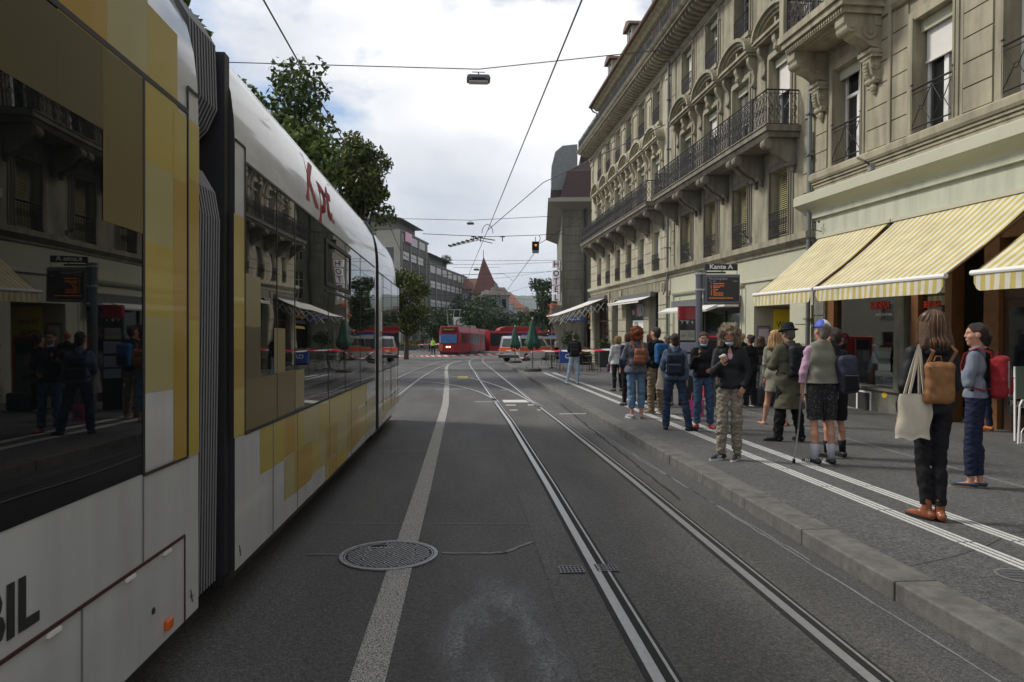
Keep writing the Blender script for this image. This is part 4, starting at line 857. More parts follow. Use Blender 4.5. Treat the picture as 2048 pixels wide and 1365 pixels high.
y, z = ty(306,1222); MB().lathe([(0,0),(.014,0),(.014,.004),(0,.004)],12).build('lock', m_tg, S1).matrix_local = Matrix.Translation((.001,y,z)) @ Matrix.Rotation(R_(90),4,'Y')
yb_, zb_ = ty(0,1210); yl_, _z = ty(75,1178)
text('side_lettering', 'MOBIL', .215, blk, S1, basis((0,1,0),(0,0,1),(.0035,yl_,.755)), align='RIGHT', ext=.001, bold=.006)
text('roof_lettering', 'Kptl', .52, mat('tram_lettering_red',(.30,.006,.012),.5,spec=.2), S2, basis((0,1,0),(-.08,0,1),(.004,ty(611,350)[0],2.78)), ext=.001, bold=.015, sx=1.5)
# the lettering follows the roof curve
o = [c for c in S2.children if c.name.startswith('roof_lettering')][0]
PX = [p[0] for p in PROF[2:9]]; PZ_ = [p[1] for p in PROF[2:9]]
for v in o.data.vertices: v.co.x = float(np.interp(v.co.z, PZ_, PX))+.0035
# jacking marks at the section ends
for S, y in ((S1,3.47),(S2,4.2)):
    g = MB(); g.cbox((.002,y,.39), (.001,.003,.035), rx=.35); g.cbox((.0025,y,.39), (.001,.02,.002), rx=-.2); g.build('jacking_mark', mat('mark_dark',(.06,.02,.02),.6), S)
# bellows
def bellows(y0, y1, n, lab='bellows'):
    g = MB(); out = [(-.06,.30),(-.035,2.25),(-.06,2.40),(-.13,2.52)]; up = [(-.3,2.52),(-.10,2.74),(-.05,2.85),(-.06,3.2),(-.14,3.33),(-.35,3.40)]
    for k in range(n):
        y = y0+(y1-y0)*(k+.5)/n; e = (y1-y0)/n*.42
        for pr in (out, up):
            for i in range(len(pr)-1):
                a, b = pr[i], pr[i+1]; g.add([(a[0]-.05,y-e,a[1]),(b[0]-.05,y-e,b[1]),(b[0],y,b[1]),(a[0],y,a[1]),(a[0]-.05,y+e,a[1]),(b[0]-.05,y+e,b[1])], [(0,1,2,3),(3,2,5,4)])
    o = g.build(lab, m_tr, T)
    g = MB()
    for k in range(n):
        y = y0+(y1-y0)*(k+.5)/n
        for pr in (out, up): g.tube([(a[0]+.002,y,a[1]) for a in pr], .0052, 4)
    g.build('rib', m_trib, o); return o
bellows(3.58, 3.97, 10); MB().box(-2.2,-.17,3.56,4.11,.3,3.3).box(-2.2,-.03,4.03,4.108,.3,3.2).build('gangway', m_tg, T)
bellows(10.44, 10.7, 5); MB().box(-2.2,-.10,10.42,10.78,.3,3.25).build('gangway', m_tg, T)
g = MB(); g.box(.001,.02,11.0,11.06,1.75,2.05); g.build('handle', m_frame, S3); g = MB()
for u in (766,782,795): vl(ty(u,600)[0],.5,2.65,.014)
hl(10.78,14.2,2.63,.014); hl(10.78,14.0,1.14,.012); hl(10.85,14.2,.66,.008); g.build('window_seal', m_tg, S3)
foils(S3, [(759,772,812,845,0),(772,785,800,828,1),(785,798,800,815,0)], .002, 'yellow_mosaic', TY)
for y in (-3.,1.,6.2,8.4,12.4):
    for x in (-.62,-1.68): 
        g = MB(); g.ext([(y+.29*math.cos(2*math.pi*i/20), .30+.29*math.sin(2*math.pi*i/20)) for i in range(20)], 'x', x-.06, x+.06); g.build('wheel', m_tg, T)
MB().box(-2.2,-.12,-5.4,3.4,.14,.3).box(-2.2,-.12,4.3,10.2,.14,.3).box(-2.2,-.12,10.9,13.8,.14,.3).build('underframe', m_tg, T)
# =================================================================== RED TRAM, BUS, VANS
m_red = mat('tram_red', (.25,.008,.013), .5, coat=.05, var=.06, spec=.3); m_fgl = mat('far_tram_glass', (.012,.012,.014), .25, spec=.25); m_reddk = mat('tram_red_dark', (.20,.012,.015), .35, coat=.4)
def basis2(p, h): # heading h: direction the vehicle points, local +y = heading
    y = Vector((h[0],h[1],0)).normalized(); x = Vector((y.y,-y.x,0)); return Matrix(((x.x,y.x,0,p[0]),(x.y,y.y,0,p[1]),(0,0,1,p[2] if len(p)>2 else 0),(0,0,0,1)))
p0 = Vector(gnd(877,712)); p1 = Vector(atd(977,682.5,102)).xy
fc = Vector(gnd(897,711.5)).xy
hd = (fc-Vector(atd(960,682.5,102)).xy).normalized()
T = thing('red_tram', 'red articulated tram with blue windscreen and lit headlights facing us behind the barrier tape', 'tram', M=basis2((fc.x,fc.y,0), hd))
L1 = [(-7.6,0.),(-16.0,-7.9),(-25.2,-16.3)]
for k, (a, b) in enumerate(L1):
    g = MB(); P = [(-1.15,.35),(1.15,.35),(1.15,2.6),(1.02,3.22),(-1.02,3.22),(-1.15,2.6)]
    if k == 0: # raked nose
        vs = []
        for yy, s_, zs in ((a,1,1),(b-1.0,1,1),(b-.35,.97,1),(b,.86,.98)):
            for x, z in P: vs.append((x*s_, yy if z < 2 else min(yy, b-.25*(yy > b-.5)), z*zs))
        fs = [(q*6+i, q*6+(i+1)%6, (q+1)*6+(i+1)%6, (q+1)*6+i) for q in range(3) for i in range(6)]+[tuple(range(18,24)), tuple(range(6))[::-1]]
        g.add(vs, fs)
    else: g.ext(P, 'y', a, b)
    S = g.build('body_section', m_red, T, bevel=0)
    for sx in (-1.153, 1.153):
        g = MB(); x = sx
        nn = 3; st = (b-a-.8-(1.2 if k == 0 else 0))/nn
        for i in range(nn): g.box(min(x,x*.99),max(x,x*.99),a+.4+i*st,a+.4+(i+1)*st-.14,1.35,2.45)
        g.build('window', m_fgl, S)
    MB().box(1.14,1.158,a+.3,b-.4 if k else b-1.6,2.62,3.05).build('roof_sign_band', mat('band_grey',(.14,.155,.14),.5,var=.4,vs=3), S)
    MB().box(1.15,1.16,a+.5,b-1.,1.22,1.27).build('stripe', m_frame, S)
    MB().box(-1.0,1.0,a+.3,b-.3,.1,.36).build('underframe', m_tg, S)
    if k: MB().box(-.95,.95,b-.05,b+.35,.4,3.05).build('bellows', m_tg, T)
MB().box(-.92,.92,-.02,.035,1.35,2.35).build('windscreen', mat('windscreen_blue',(.05,.17,.42),.25), T)
MB().box(-.7,.7,-.22,.02,2.72,3.0).build('destination_display', mat('display_dark',(.03,.025,.01),.4), T); text('destination_text', 'Weissenbühl', .22, mat('led_amber2',(.5,.35,.06),.5,emit=.2), T, basis((-1,0,0),(0,0,1),(.55,.03,2.8)), ext=.001)
hl_ = mat('headlight_lit', (1.0,.72,.35), .3, emit=4.)
for x in (-.13,.17): MB().ball((x,.03,.95), (.11,.05,.08), 10).build('headlight', hl_, T)
MB().box(.66,1.1,-.12,.04,.5,1.25).build('folded_coupler_cover', mat('cover_orange',(.55,.13,.06),.5), T); MB().box(.70,.98,-.1,.02,1.4,2.2).build('side_window', m_frame, T)
MB().tube([(-.5,.05,1.4),(.2,.06,1.75)], .02, 4).build('wiper', m_tg, T)
g = MB(); g.tube([(0,-3.2,3.25),(0,-2.6,4.0),(0,-3.6,5.15)], .04, 5); g.tube([(-.8,-3.6,5.2),(.8,-3.6,5.2)], .05, 5); g.tube([(-.6,-3.0,3.3),(-.7,-3.5,5.2)], .035, 4); g.tube([(.6,-3.0,3.3),(.9,-3.5,5.3)], .035, 4); g.build('pantograph', m_frameg, T)
MB().box(-.9,.9,-7,-4.5,3.22,3.5).box(-.9,.9,-14,-10,3.22,3.55).build('roof_equipment', m_sheet, T)
T = thing('red_bus', 'long red articulated bus with rounded roof pods standing behind the emergency vans', 'bus', M=basis2(atd(990,682.5,90)[:2]+(0,), (1,.22)))
g = MB(); P = [(-1.2,.35),(1.2,.35),(1.2,2.6),(1.05,2.9),(-1.05,2.9),(-1.2,2.6)]; g.ext(P,'y',-1.,8.2); g.ext(P,'y',8.8,13.5); g.build('body', m_red, T); g = MB(); g.box(1.2,1.215,-.9,8.1,1.0,2.58); g.box(1.2,1.215,8.9,13.4,1.0,2.58); g.build('windows', m_fgl, T)
for a, b in ((.2,5.8),(9.2,11.4)):
    g = MB(); g.ext([(a,2.9),(a+.3,3.25),(a+.9,3.42),(b-.9,3.42),(b-.3,3.25),(b,2.9)], 'x', -.9, .9); g.build('roof_pod', m_red, T, bevel=.08)
MB().box(-1.,1.,8.2,8.8,.4,2.8).build('bellows', m_tg, T)
for y in (1.5,6.5,11): MB().ext([(y+.48*math.cos(2*math.pi*i/16), .48+.48*math.sin(2*math.pi*i/16)) for i in range(16)], 'x', .95, 1.19).build('wheel', m_tg, T)
m_vw = mat('van_white', (.55,.55,.55), .3, coat=.5); m_or = mat('van_orange', (.85,.10,.015), .35, coat=.4, emit=0); m_vg = mat('van_glass', (.03,.035,.04), .05, spec=.8)
def van(lab, p, hdg):
    T = thing('emergency_van', lab, 'van', M=basis2(p, hdg), group='white vans with orange stripes on the square')
    g = MB(); O = [(-2.45,.30),(-2.48,.95),(-2.40,1.15),(-2.28,1.9),(-2.1,1.96),(1.05,1.96),(1.25,1.9),(1.85,1.22),(2.4,1.02),(2.5,.8),(2.5,.35),(2.2,.28)]
    n = len(O); vs = []
    for sx, w0 in ((-1,1),(-1,0),(1,0),(1,1)):
        for y, z in O:
            inw = .10*max(0,(z-1.1)/.86); x = sx*(.95-inw) if not w0 else sx*(.95-inw); vs.append((x, y, z) if w0 == 0 else (x, y, z))
    A = [(-(.95-.12*max(0,(z-1.1)/.86)), y, z) for y, z in O]; B = [(-p_[0], p_[1], p_[2]) for p_ in A]
    g.add(A+B, [(i,(i+1)%n,n+(i+1)%n,n+i) for i in range(n)]+[tuple(range(n)), tuple(range(n,2*n))[::-1]]); S = g.build('body', m_vw, T, bevel=.04)
    def sx(z): return .95-.12*max(0,(z-1.1)/.86)+.006
    for s_ in (-1,1):
        g = MB(); g.quad((s_*sx(.9),-2.4,.82),(s_*sx(.9),2.35,.82),(s_*sx(1.12),2.1,1.12),(s_*sx(1.12),-2.4,1.12)); g.build('orange_stripe', m_or, S)
        for a, b in ((-2.15,-.95),(-.85,.25)):
            g = MB(); g.quad((s_*(sx(1.22)),a,1.2),(s_*sx(1.22),b,1.2),(s_*sx(1.78),b,1.78),(s_*sx(1.78),a,1.78)); g.build('side_window', m_vg, S)
        g = MB(); g.add([(s_*sx(1.2),.35,1.2),(s_*sx(1.2),1.55,1.2),(s_*sx(1.78),1.05,1.78),(s_*sx(1.78),.35,1.78)], [(0,1,2,3)]); g.build('side_window', m_vg, S)
        for y in (-1.55,1.6):
            g = MB(); g.ext([(y+.34*math.cos(2*math.pi*i/20), .34+.34*math.sin(2*math.pi*i/20)) for i in range(20)], 'x', s_*.96 if s_ > 0 else -.96, s_*.74); W = g.build('wheel', m_tg, T)
            g = MB(); g.ext([(y+.2*math.cos(2*math.pi*i/14), .34+.2*math.sin(2*math.pi*i/14)) for i in range(14)], 'x', s_*.965, s_*.90); g.build('rim', m_sheet, W)
        MB().ball((s_*.94,-2.42,1.02),(.05,.05,.14),8).build('tail_light', m_reddk, S)
    g = MB(); g.add([(-.74,-2.425,1.15),(.74,-2.425,1.15),(.66,-2.31,1.78),(-.66,-2.31,1.78)], [(0,1,2,3)]); g.build('rear_window', m_vg, S)
    g = MB(); g.box(-.88,.88,-2.52,-2.485,.84,1.10); g.build('rear_orange_panel', m_or, S); MB().box(-.26,.26,-2.535,-2.522,.80,.90).build('number_plate', m_frame, S)
    MB().box(-.94,.94,-2.60,-2.46,.32,.52).build('bumper', m_tg, S); g = MB(); g.box(-.6,.6,.2,.5,1.97,2.1); g.box(-.5,.5,-2.0,-1.8,1.97,2.06); g.build('light_bar', mat('light_bar_blue',(.05,.12,.45),.2), S)
    g = MB(); g.add([(-.78,1.22,1.9),(.78,1.22,1.9),(.86,1.85,1.27),(-.86,1.85,1.27)], [(0,1,2,3)]); 
    for v in range(len(g.v)): g.v[v] = (g.v[v][0], g.v[v][1]+.01, g.v[v][2]+.01)
    g.build('windscreen', m_vg, S); return T
rc = Vector(atd(1019,682.5,54.6)); h_ = Vector((math.sin(YAW+R_(33)), math.cos(YAW+R_(33)))); c_ = rc.xy+h_*2.45
van('white van with broad orange stripe seen from behind, between the two green parasols', (c_.x,c_.y,0), h_)
rc = Vector(atd(1062,682.5,63)); h_ = Vector((math.sin(YAW+R_(50)), math.cos(YAW+R_(50)))); c_ = rc.xy+h_*2.45
van('white van with orange stripe half hidden behind the front van, toward the hotel corner', (c_.x,c_.y,0), h_)
# =================================================================== FAR CITY
LEAF = {}
def leafmats(k, cols):
    return [mat('leaves_%s_%s' % (k, s), c, .55, spec=.25) for s, c in zip(('dark','mid','light'), cols)]
GRN = leafmats('green', ((.035,.06,.015),(.075,.12,.028),(.14,.185,.045)))
GRN2 = leafmats('autumn', ((.035,.05,.012),(.08,.11,.024),(.17,.165,.035)))
GRND = leafmats('deep', ((.016,.032,.012),(.034,.06,.018),(.06,.09,.028)))
m_bark = mat('bark', (.06,.048,.035), .9, var=.3, vs=10, bump=.4)
def leafcloud(g, clumps, n, ls, rng):
    """clumps: (center, radius); leaves sit mostly on each clump's shell with gaps"""
    tot = sum(r**2 for _, r in clumps); V = []; M_ = []
    for c, r in clumps:
        k = max(6, int(n*r*r/tot)); d = rng.normal(size=(k,3)); d /= np.linalg.norm(d,axis=1)[:,None]; rad = r*(1-.55*rng.random(k)**1.5)*(1+.25*np.sin(d[:,0]*5+c[0])*np.sin(d[:,1]*6+c[2]))
        P = np.array(c)+d*rad[:,None]*np.array([1,1,.85]); a = rng.normal(size=(k,3)); a /= np.linalg.norm(a,axis=1)[:,None]; b = np.cross(a, rng.normal(size=(k,3))); b /= np.linalg.norm(b,axis=1)[:,None]+1e-9
        s = ls*(.6+.8*rng.random(k))[:,None]; q = np.stack([P-a*s, P-b*s*.5, P+a*s, P+b*s*.5], 1); V.append(q.reshape(-1,3))
        base = rng.choice(3, p=[.35,.4,.25]); mm = np.where(rng.random(k) < .55, base, rng.integers(0,3,k)); M_.append(mm)
    V = np.concatenate(V); M_ = np.concatenate(M_); o = len(g.v)
    g.v.extend(map(tuple, V.tolist())); g.f.extend([(o+i*4,o+i*4+1,o+i*4+2,o+i*4+3) for i in range(len(M_))]); g.m.extend(M_.tolist())
def tree(lab, loc, H, r, trunk=2.5, n=6000, ls=.12, mats=GRN, seed=1, cz=.6, nc=26, squash=.8, group=None, name='tree', cat='tree'):
    rng = np.random.default_rng(seed); T = thing(name, lab, cat, loc, group=group); g = MB()
    top = H*.72; g.tube([(0,0,-.3),(.05,.0,trunk),(0,.05,top)], [r*.075+.05, r*.055+.04, .05], 8); cl = []; c0 = np.array([0,0,trunk+(H-trunk)*.52])
    for i in range(nc):
        d = rng.normal(size=3); d /= np.linalg.norm(d); q = rng.random()**.45; p = c0+d*np.array([r,r,(H-trunk)*.5])*q*.80; rr = r*(.20+.20*rng.random()); cl.append((p, rr))
        if i % 2 == 0: g.tube([(0,0,trunk*.9+(p[2]-trunk)*.3), tuple((p+np.array([0,0,trunk]))/2*np.array([1,1,1])), tuple(p)], [.09,.06,.025], 5)
    g.build('trunk', m_bark, T); g = MB(); leafcloud(g, cl, n, ls, rng); g.build('crown', mats, T); return T
def at(u, d, z=0.): p = atd(u, 682.5, d); return (p[0], p[1], z)
tree('tall leafy street tree rising behind the gap between the two nearest tram sections', at(322,15), 12.5, 1.15, 5, 5000, .10, GRN, 11, nc=22)
tree('tall dark green tree behind the roof of the second tram section', at(540,31), 14.9, 3.7, 4, 22000, .14, GRN, 5, nc=60)
tree('broad tree with yellowing leaves, right of the tall dark one behind the tram roof', at(714,41), 14.7, 2.4, 4.6, 18000, .13, GRN2, 9, nc=56)
tree('round green tree just beyond the far end of the white tram', at(812,62), 7.9, 2.7, 1.3, 11000, .13, GRN2, 12, nc=30)
for u, d, H, r, s, lab in ((915,150,11.5,5.5,21,'dense green tree in front of the long grey office block'),(957,160,13.5,6.5,22,'dark green tree below the pointed red roof, left'),(988,150,11,5,23,'dark green tree below the pointed red roof, right of the pantograph wires'),(880,112,7.5,3.5,24,'low dark tree behind the red tram nose'),(1050,130,7.,4.5,25,'low dark tree behind the front green parasol'),(1020,150,6.5,4.5,28,'low dark tree under the scaffolded house'),(1095,78,9.4,2.5,26,'tall narrow tree left of the hotel sign'),(1102,95,8,3.0,27,'dark lower tree beside the hotel balcony'),(950,118,9,4.2,29,'dark tree right behind the red tram roof')):
    tree(lab, at(u,d), H, r, H*.18, 3500, .24 if d > 100 else .16, GRND, s, nc=22)
# rooftop bush
T = thing('rooftop_trees', 'dark pine bush growing on the roof terrace between the two office blocks', 'bush', at(878,170,19.3)); g = MB(); rng = np.random.default_rng(4); leafcloud(g, [((i*1.1-2.6,rng.normal()*.4,1.2+.5*math.sin(i*2)),1.3) for i in range(5)], 2500, .16, rng); g.build('crown', GRND, T); MB().tube([(0,0,-2),(0,0,1.4)],.12,6).tube([(-2,0,-2),(-2,0,1.4)],.12,6).build('trunk', m_bark, T)
# office blocks
m_of = mat('concrete_fins', (.135,.13,.115), .85, var=.12, vs=.5); m_ofl = mat('concrete_beige', (.30,.29,.25), .8, var=.08, vs=.5); m_spn = mat('spandrel_white', (.42,.42,.41), .6); m_rf = mat('metal_roof', (.25,.26,.27), .5, .4)
FO = frame((1180,650), at(802,126.8,-.6))
FO = FO @ Matrix.Scale(-1,4,(0,1,0)) if False else FO
# here local y points towards +left of the street; the street side is negative y, so work with y' = -y
def office(lab, x0, x1, z1, rows, top, setb, name='office_building', endw=9., sign=False):
    T = thing(name, lab, 'office building', M=FO)
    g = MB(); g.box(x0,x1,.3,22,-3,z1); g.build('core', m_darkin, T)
    g = MB(); n = int((x1-x0)/1.05)
    for i in range(n+1): x = x0+(x1-x0-.3)*i/n; g.box(x,x+.3,-.10,.3,3.5,z1-2.2)
    g.box(x0,x1,.0,.3,z1-3.4,z1-2.2); g.box(x0,x1,-.15,.3,z1-.35,z1)
    for z in rows: g.box(x0,x1,.05,.29,z-2.2,z-1.2)
    g.box(x0,x1,.1,.3,3.1,3.7)
    for i in range(0,n+1,6): x = x0+(x1-x0-.9)*i/n; g.box(x,x+.9,-.2,.3,-3,z1-.4)
    g.build('facade', m_of, T)
    for z in rows:
        x = x0+1.2
        while x < x1-4.2:
            g = MB()
            for k in range(4):
                for j in range(2): g.box(x+k*1.05,x+k*1.05+.92,-.22,-.12,z+j*.75-1.0,z+j*.75-.35)
            x += 5.6; g.build('sunblind', m_spn, T)
    g = MB(); x = x0+.8
    while x < x1-1.2: g.box(x,x+1.0,-.05,.28,z1-2.05,z1-.5); x += 1.15
    g.build('top_windows', m_spn, T)
    g = MB(); g.box(x0,x0+.0,0,0,0,0) if False else None
    g.box(x0-.05,x0,0,22,-3,z1); g.build('end_wall', m_ofl, T)
    g = MB(); g.box(x0-.08,x0-.05,1.2,2.8,z1-7,z1-3.2); g.box(x0-.08,x0-.05,3.4,5.0,z1-7,z1-3.2); g.box(x0-.08,x0-.05,5.6,7.2,z1-7,z1-3.2); g.build('end_windows', m_glass, T)
    g = MB(); g.box(x0-.3 if setb else x0,top[1],1.2,20,z1,top[0]-.7); g.build('penthouse', m_of, T)
    g = MB(); g.ext([(-.5,top[0]-.7),(1.5,top[0]-.2),(6,top[0]+.4),(20,top[0]+.4),(20,top[0]-.7)], 'x', x0-1.2, top[1]+.8); g.build('roof', m_rf, T)
    if sign:
        MB().box(x0+2,x0+6.5,-.5,-.3,z1-1.9,z1-.2).build('roof_sign', mat('sign_pink',(.60,.32,.42),.6), T)
    return T
FO = FO @ Matrix(((1,0,0,0),(0,1,0,0),(0,0,1,0),(0,0,0,1)))
office('long grey concrete office block with fins and pink roof sign, nearest on the left', 0, 22, 22.1, (17.9,13.9,9.9), (24.6,15.5), True, sign=True)
office('lower grey concrete office block with white top windows, farther along the left side', 22.2, 69, 18.2, (14.,10.), (20.7,47), False)
m_tile = mat('roof_tile_red', (.12,.052,.04), .8, var=.3, vs=1.2, bump=.4, bs=8); m_tileo = mat('roof_tile_orange', (.25,.10,.055), .8, var=.3, vs=1.5); m_wallw = mat('wall_cream', (.42,.39,.32), .8, var=.08); m_wallg = mat('wall_grey', (.20,.20,.21), .8, var=.1)
def hip(g, x0, x1, y0, y1, z0, z1, inset, m=0):
    i = inset; g.add([(x0,y0,z0),(x1,y0,z0),(x1,y1,z0),(x0,y1,z0),(x0+i,(y0+y1)/2,z1),(x1-i,(y0+y1)/2,z1)], [(0,1,5,4),(2,3,4,5),(1,2,5),(3,0,4),(0,3,2,1)], m)
def house(name, lab, loc, w_, dp, h, roof, rm, wm, nw=3, ns=3, cat='house', rz=0.):
    T = thing(name, lab, cat, loc, rz); ops = []
    for i in range(nw):
        for j in range(ns): x = -w_/2+w_*(i+.5)/nw; z = 1.2+h*j/ns; ops.append((x-w_/nw*.22,x+w_/nw*.22,z,z+h/ns*.5))
    g = MB(); wall(g,-w_/2,w_/2,-2,h,ops,y=0,dep=.2); g.box(-w_/2,w_/2,.25,dp,-2,h)
    for v in range(len(g.v)): g.v[v] = (g.v[v][0], abs(g.v[v][1]) if g.v[v][1] < 0 else g.v[v][1], g.v[v][2])
    g.build('wall', wm, T)
    for o in ops: MB().quad((o[0],.18,o[2]),(o[1],.18,o[2]),(o[1],.18,o[3]),(o[0],.18,o[3])).box(o[0]-.1,o[1]+.1,-.08,0,o[2]-.15,o[2]).build('window', m_glass, T)
    g = MB(); hip(g,-w_/2-.4,w_/2+.4,-.4,dp+.4,h,h+roof,w_*.25); r = g.build('roof', rm, T); MB().box(-w_*.2,-w_*.2+.7,dp*.3,dp*.3+.7,h+roof*.3,h+roof+.8).build('chimney', wm, r); return T
# turret building
T = house('turret_house', 'stone house with steep pointed red turret roof and gabled dormer above the trees', at(973,178), 7.5, 9, 13.5, 3.5, m_tile, m_wallw)
g = MB(); n = 4; g.add([(-3.4,-.6,13.2),(3.4,-.6,13.2),(3.0,6,13.2),(-3.0,6,13.2),(-.7,2.2,23.0)], [(0,1,4),(1,2,4),(2,3,4),(3,0,4),(0,3,2,1)]); g.tube([(-.7,2.2,22.8),(-.7,2.2,24.6)],.08,5); g.build('turret_roof', m_tile, T)
g = MB(); g.ext([(-2.2,10.8),(2.2,10.8),(2.2,12.6),(1.2,13.9),(0,14.4),(-1.2,13.9),(-2.2,12.6)], 'y', -.9, 0); g.build('gable', m_wallw, T); MB().box(-.5,.5,-.95,-.9,11.4,13.2).build('gable_window', m_glass, T)
house('red_roof_house', 'broad house with dark red tiled roof left of the pointed turret', at(940,186), 11, 10, 15.2, 3.2, m_tile, m_wallg, 4, 3)
house('grey_roof_house', 'grey house with slate roof right of the pointed turret', at(998,165), 4.6, 9, 12.2, 2.2, m_roof, m_wallg, 2, 3)
house('orange_roof_house', 'house with bright orange tiled roof beyond the scaffold', at(1021,195), 7.5, 12, 10.5, 5.0, m_tileo, m_wallw, 3, 3, rz=.3)
T = thing('scaffold', 'white sheeted construction scaffold on the house below the orange roof', 'scaffold', at(1014,182)); MB().box(-2.2,1.6,0,1,0,11.5).build('sheeting', mat('sheet_white',(.36,.39,.44),.7,var=.25,vs=.8), T)
g = MB()
for i in range(4):
    g.tube([(-2.3+i*1.35,-.15,0),(-2.3+i*1.35,-.15,12.3)],.06,4)
for j in range(6): g.tube([(-2.3,-.15,2*j+1),(1.75,-.15,2*j+1)],.06,4)
g.build('pole_frame', m_sheet, T)
for i,(u,d,w_,h,rf,rm,lab) in enumerate(((1040,215,4.,9.,3.5,m_tile,'brown roofed narrow house right of the orange roof'),(1049,240,4.5,9.5,4,m_roof,'dark roofed house with thin spire on the far street'),(1062,260,7,8.,2.5,m_roof,'low grey house at the end of the far street'),(1078,300,9,10,3,m_tile,'pale house with brown roof before the wooded hill'),(1056,330,8,13,3,m_tileo,'pale orange roofed house on the lower hillside'),(1068,420,12,17,3.5,m_roof,'wide pale building high on the lower hillside'))):
    T = house('distant_house', lab, at(u,d), w_, 10, h, rf, rm, m_wallw, 3, 3)
    if i in (0,1): MB().tube([(0,4,h+rf-.5),(0,4,h+rf+2.5)],[.25,.03],5).build('spire', m_rf, T)
for i in range(9): 
    rng = random.Random(i+40); u = 1030+i*9; d = 330+rng.random()*180; tree('%s wooded clump of trees on the lower hillside' % ['darkest','tallest','roundest','lowest','farthest','nearest','widest','thinnest','palest'][i], at(u,d), 11+rng.random()*9, 5+rng.random()*3, 2, 900, .7, GRND, 60+i, nc=12, group='trees on the far hillside') if False else None
g = MB(); rng = np.random.default_rng(3); cl = []
for i in range(60):
    u = 1000+rng.random()*130; d = 340+rng.random()*300; p = at(u,d); cl.append(((p[0],p[1],5+rng.random()*10+(d-340)*.03), 4+rng.random()*4))
leafcloud(g, cl, 14000, .9, rng); tag(g.build('far_wood', GRND), 'dark wooded belt between the far houses and the blue hill', 'woodland', kind='stuff')
# hill
g = MB(); nx, ny = 90, 14; vs = []
for j in range(ny+1):
    for i in range(nx+1):
        x = -700+2000*i/nx; y = 1500+1100*j/ny; q = j/ny; h = (math.sin(q*math.pi*.55))*(172+18*math.sin(i*.11+1.2)-.045*(x-100)+7*math.sin(i*.37)+4*math.sin(i*.9)+3*math.sin(i*2.1+j)); vs.append((x,y,h-3))
g.add(vs, [(j*(nx+1)+i,j*(nx+1)+i+1,(j+1)*(nx+1)+i+1,(j+1)*(nx+1)+i) for j in range(ny) for i in range(nx)])
struct(g.build('hill', mat('hill_forest',(.035,.055,.03),.95,var=.45,vs=.02,bump=.8,bs=.05), smooth=True))
# generic blocks behind the left trees so the street is closed there
for k,(x,y,w_,h,lab) in enumerate(((-24,30,16,13,'plain pale town house hidden behind the white tram, nearest'),(-26,52,18,14,'plain pale town house behind the dark green tree'),(-24,78,16,12,'plain pale town house behind the round green tree'))):
    house('town_house', lab, (x,y,0), w_, 12, h-4, 2.5, m_roof, m_wallw, 5, 4, rz=R_(90))
# =================================================================== HOTEL CORNER BUILDING
m_hot = mat('hotel_stone', (.17,.165,.125), .85, var=.12, vs=1.2, bump=.2, bs=30, dirt=.25); m_hotr = mat('hotel_tiles', (.055,.035,.032), .75, var=.45, vs=14, bump=.5, bs=20); m_sof = mat('soffit_pale', (.28,.27,.22), .7)
hp = atd(1126,682.5,56.5); T = thing('hotel_building', 'dark stone hotel with overhanging eaves and steep brown mansard roof beyond the pale corner building', 'hotel building', (hp[0],hp[1],0), R_(-6))
ops = [(2.35,3.3,1.2+3.1*k+(3.3 if k else 0)*0,0) for k in range(0)]
g = MB(); ow = [(2.25,3.3,4.9,6.9),(2.25,3.3,7.9,10.)]
wall(g, 0, 14, -1, 12.2, ow+[(1.9,6.5,-1,4.0)], y=0, dep=.4); g.quad((0,0,-1),(0,20,-1),(0,20,12.2),(0,0,12.2)); g.box(1.9,6.5,1.2,1.3,-1,4.0,1); g.box(0.02,14,.45,.5,4.2,12.1,1)
for v in range(len(g.v)):
    if -.41 < g.v[v][1] < 0: g.v[v] = (g.v[v][0], .4, g.v[v][2])
W = g.build('wall', [m_hot, m_darkin], T)
g = MB(); z = .2
while z < 12: g.box(.12,1.5,-.03,.01,z,z+.66); z += .7
for k in range(3): 
    z = .1
g.box(-.12,.05,-.1,.2,-1,2.6); g.box(-.1,.02,-.06,.2,2.6,12.1); g.box(-.02,.12,-.1,0,2.5,2.75); g.build('quoins', m_hot, T)
g = MB(); g.tube([(1.75,-.12,-1),(1.75,-.12,12.3)], .10, 8); g.build('downpipe', mat('pipe_black',(.02,.02,.022),.5), T)
for o in ow:
    Wd = MB().quad((o[0],.38,o[2]),(o[1],.38,o[2]),(o[1],.38,o[3]),(o[0],.38,o[3])).build('pane', m_glass, None); Wn = MB(); 
    for i in range(4): Wn.box(o[0]+i*.33,o[0]+i*.33+.05,.33,.37,o[2],o[3])
    for i in range(4): Wn.box(o[0],o[1],.34,.365,o[2]+i*.66,o[2]+i*.66+.04)
    f = Wn.build('window', m_frame, T); Wd.parent = f
g = MB(); e = 1.15
g.add([(0,0,12.0),(14,0,12.0),(14,-e,12.45),(-e,-e,12.45),(-e,20,12.45),(0,20,12.0)], [(0,1,2,3),(0,3,4,5)]); g.box(-e,14,-e-.05,-e+.0,12.45,12.75); g.box(-e-.05,-e,-e-.05,20,12.45,12.75); g.add([(-e,-e,12.75),(14,-e,12.75),(14,0,12.8),(0,0,12.8),(0,20,12.8),(-e,20,12.75)], [(0,1,2,3),(0,3,4,5)]); g.build('eaves', m_sof, T)
g = MB(); S_ = [(-e+.1,12.76),(-.25,13.0),(.35,15.2),(.55,15.3),(2.2,16.6)]
for i in range(len(S_)-1):
    (a,z0),(b,z1) = S_[i],S_[i+1]; g.quad((a,a,z0),(14,a,z0),(14,b,z1),(b,b,z1)); g.quad((a,a,z0),(b,b,z1),(b,20-b,z1),(a,20-a,z0))
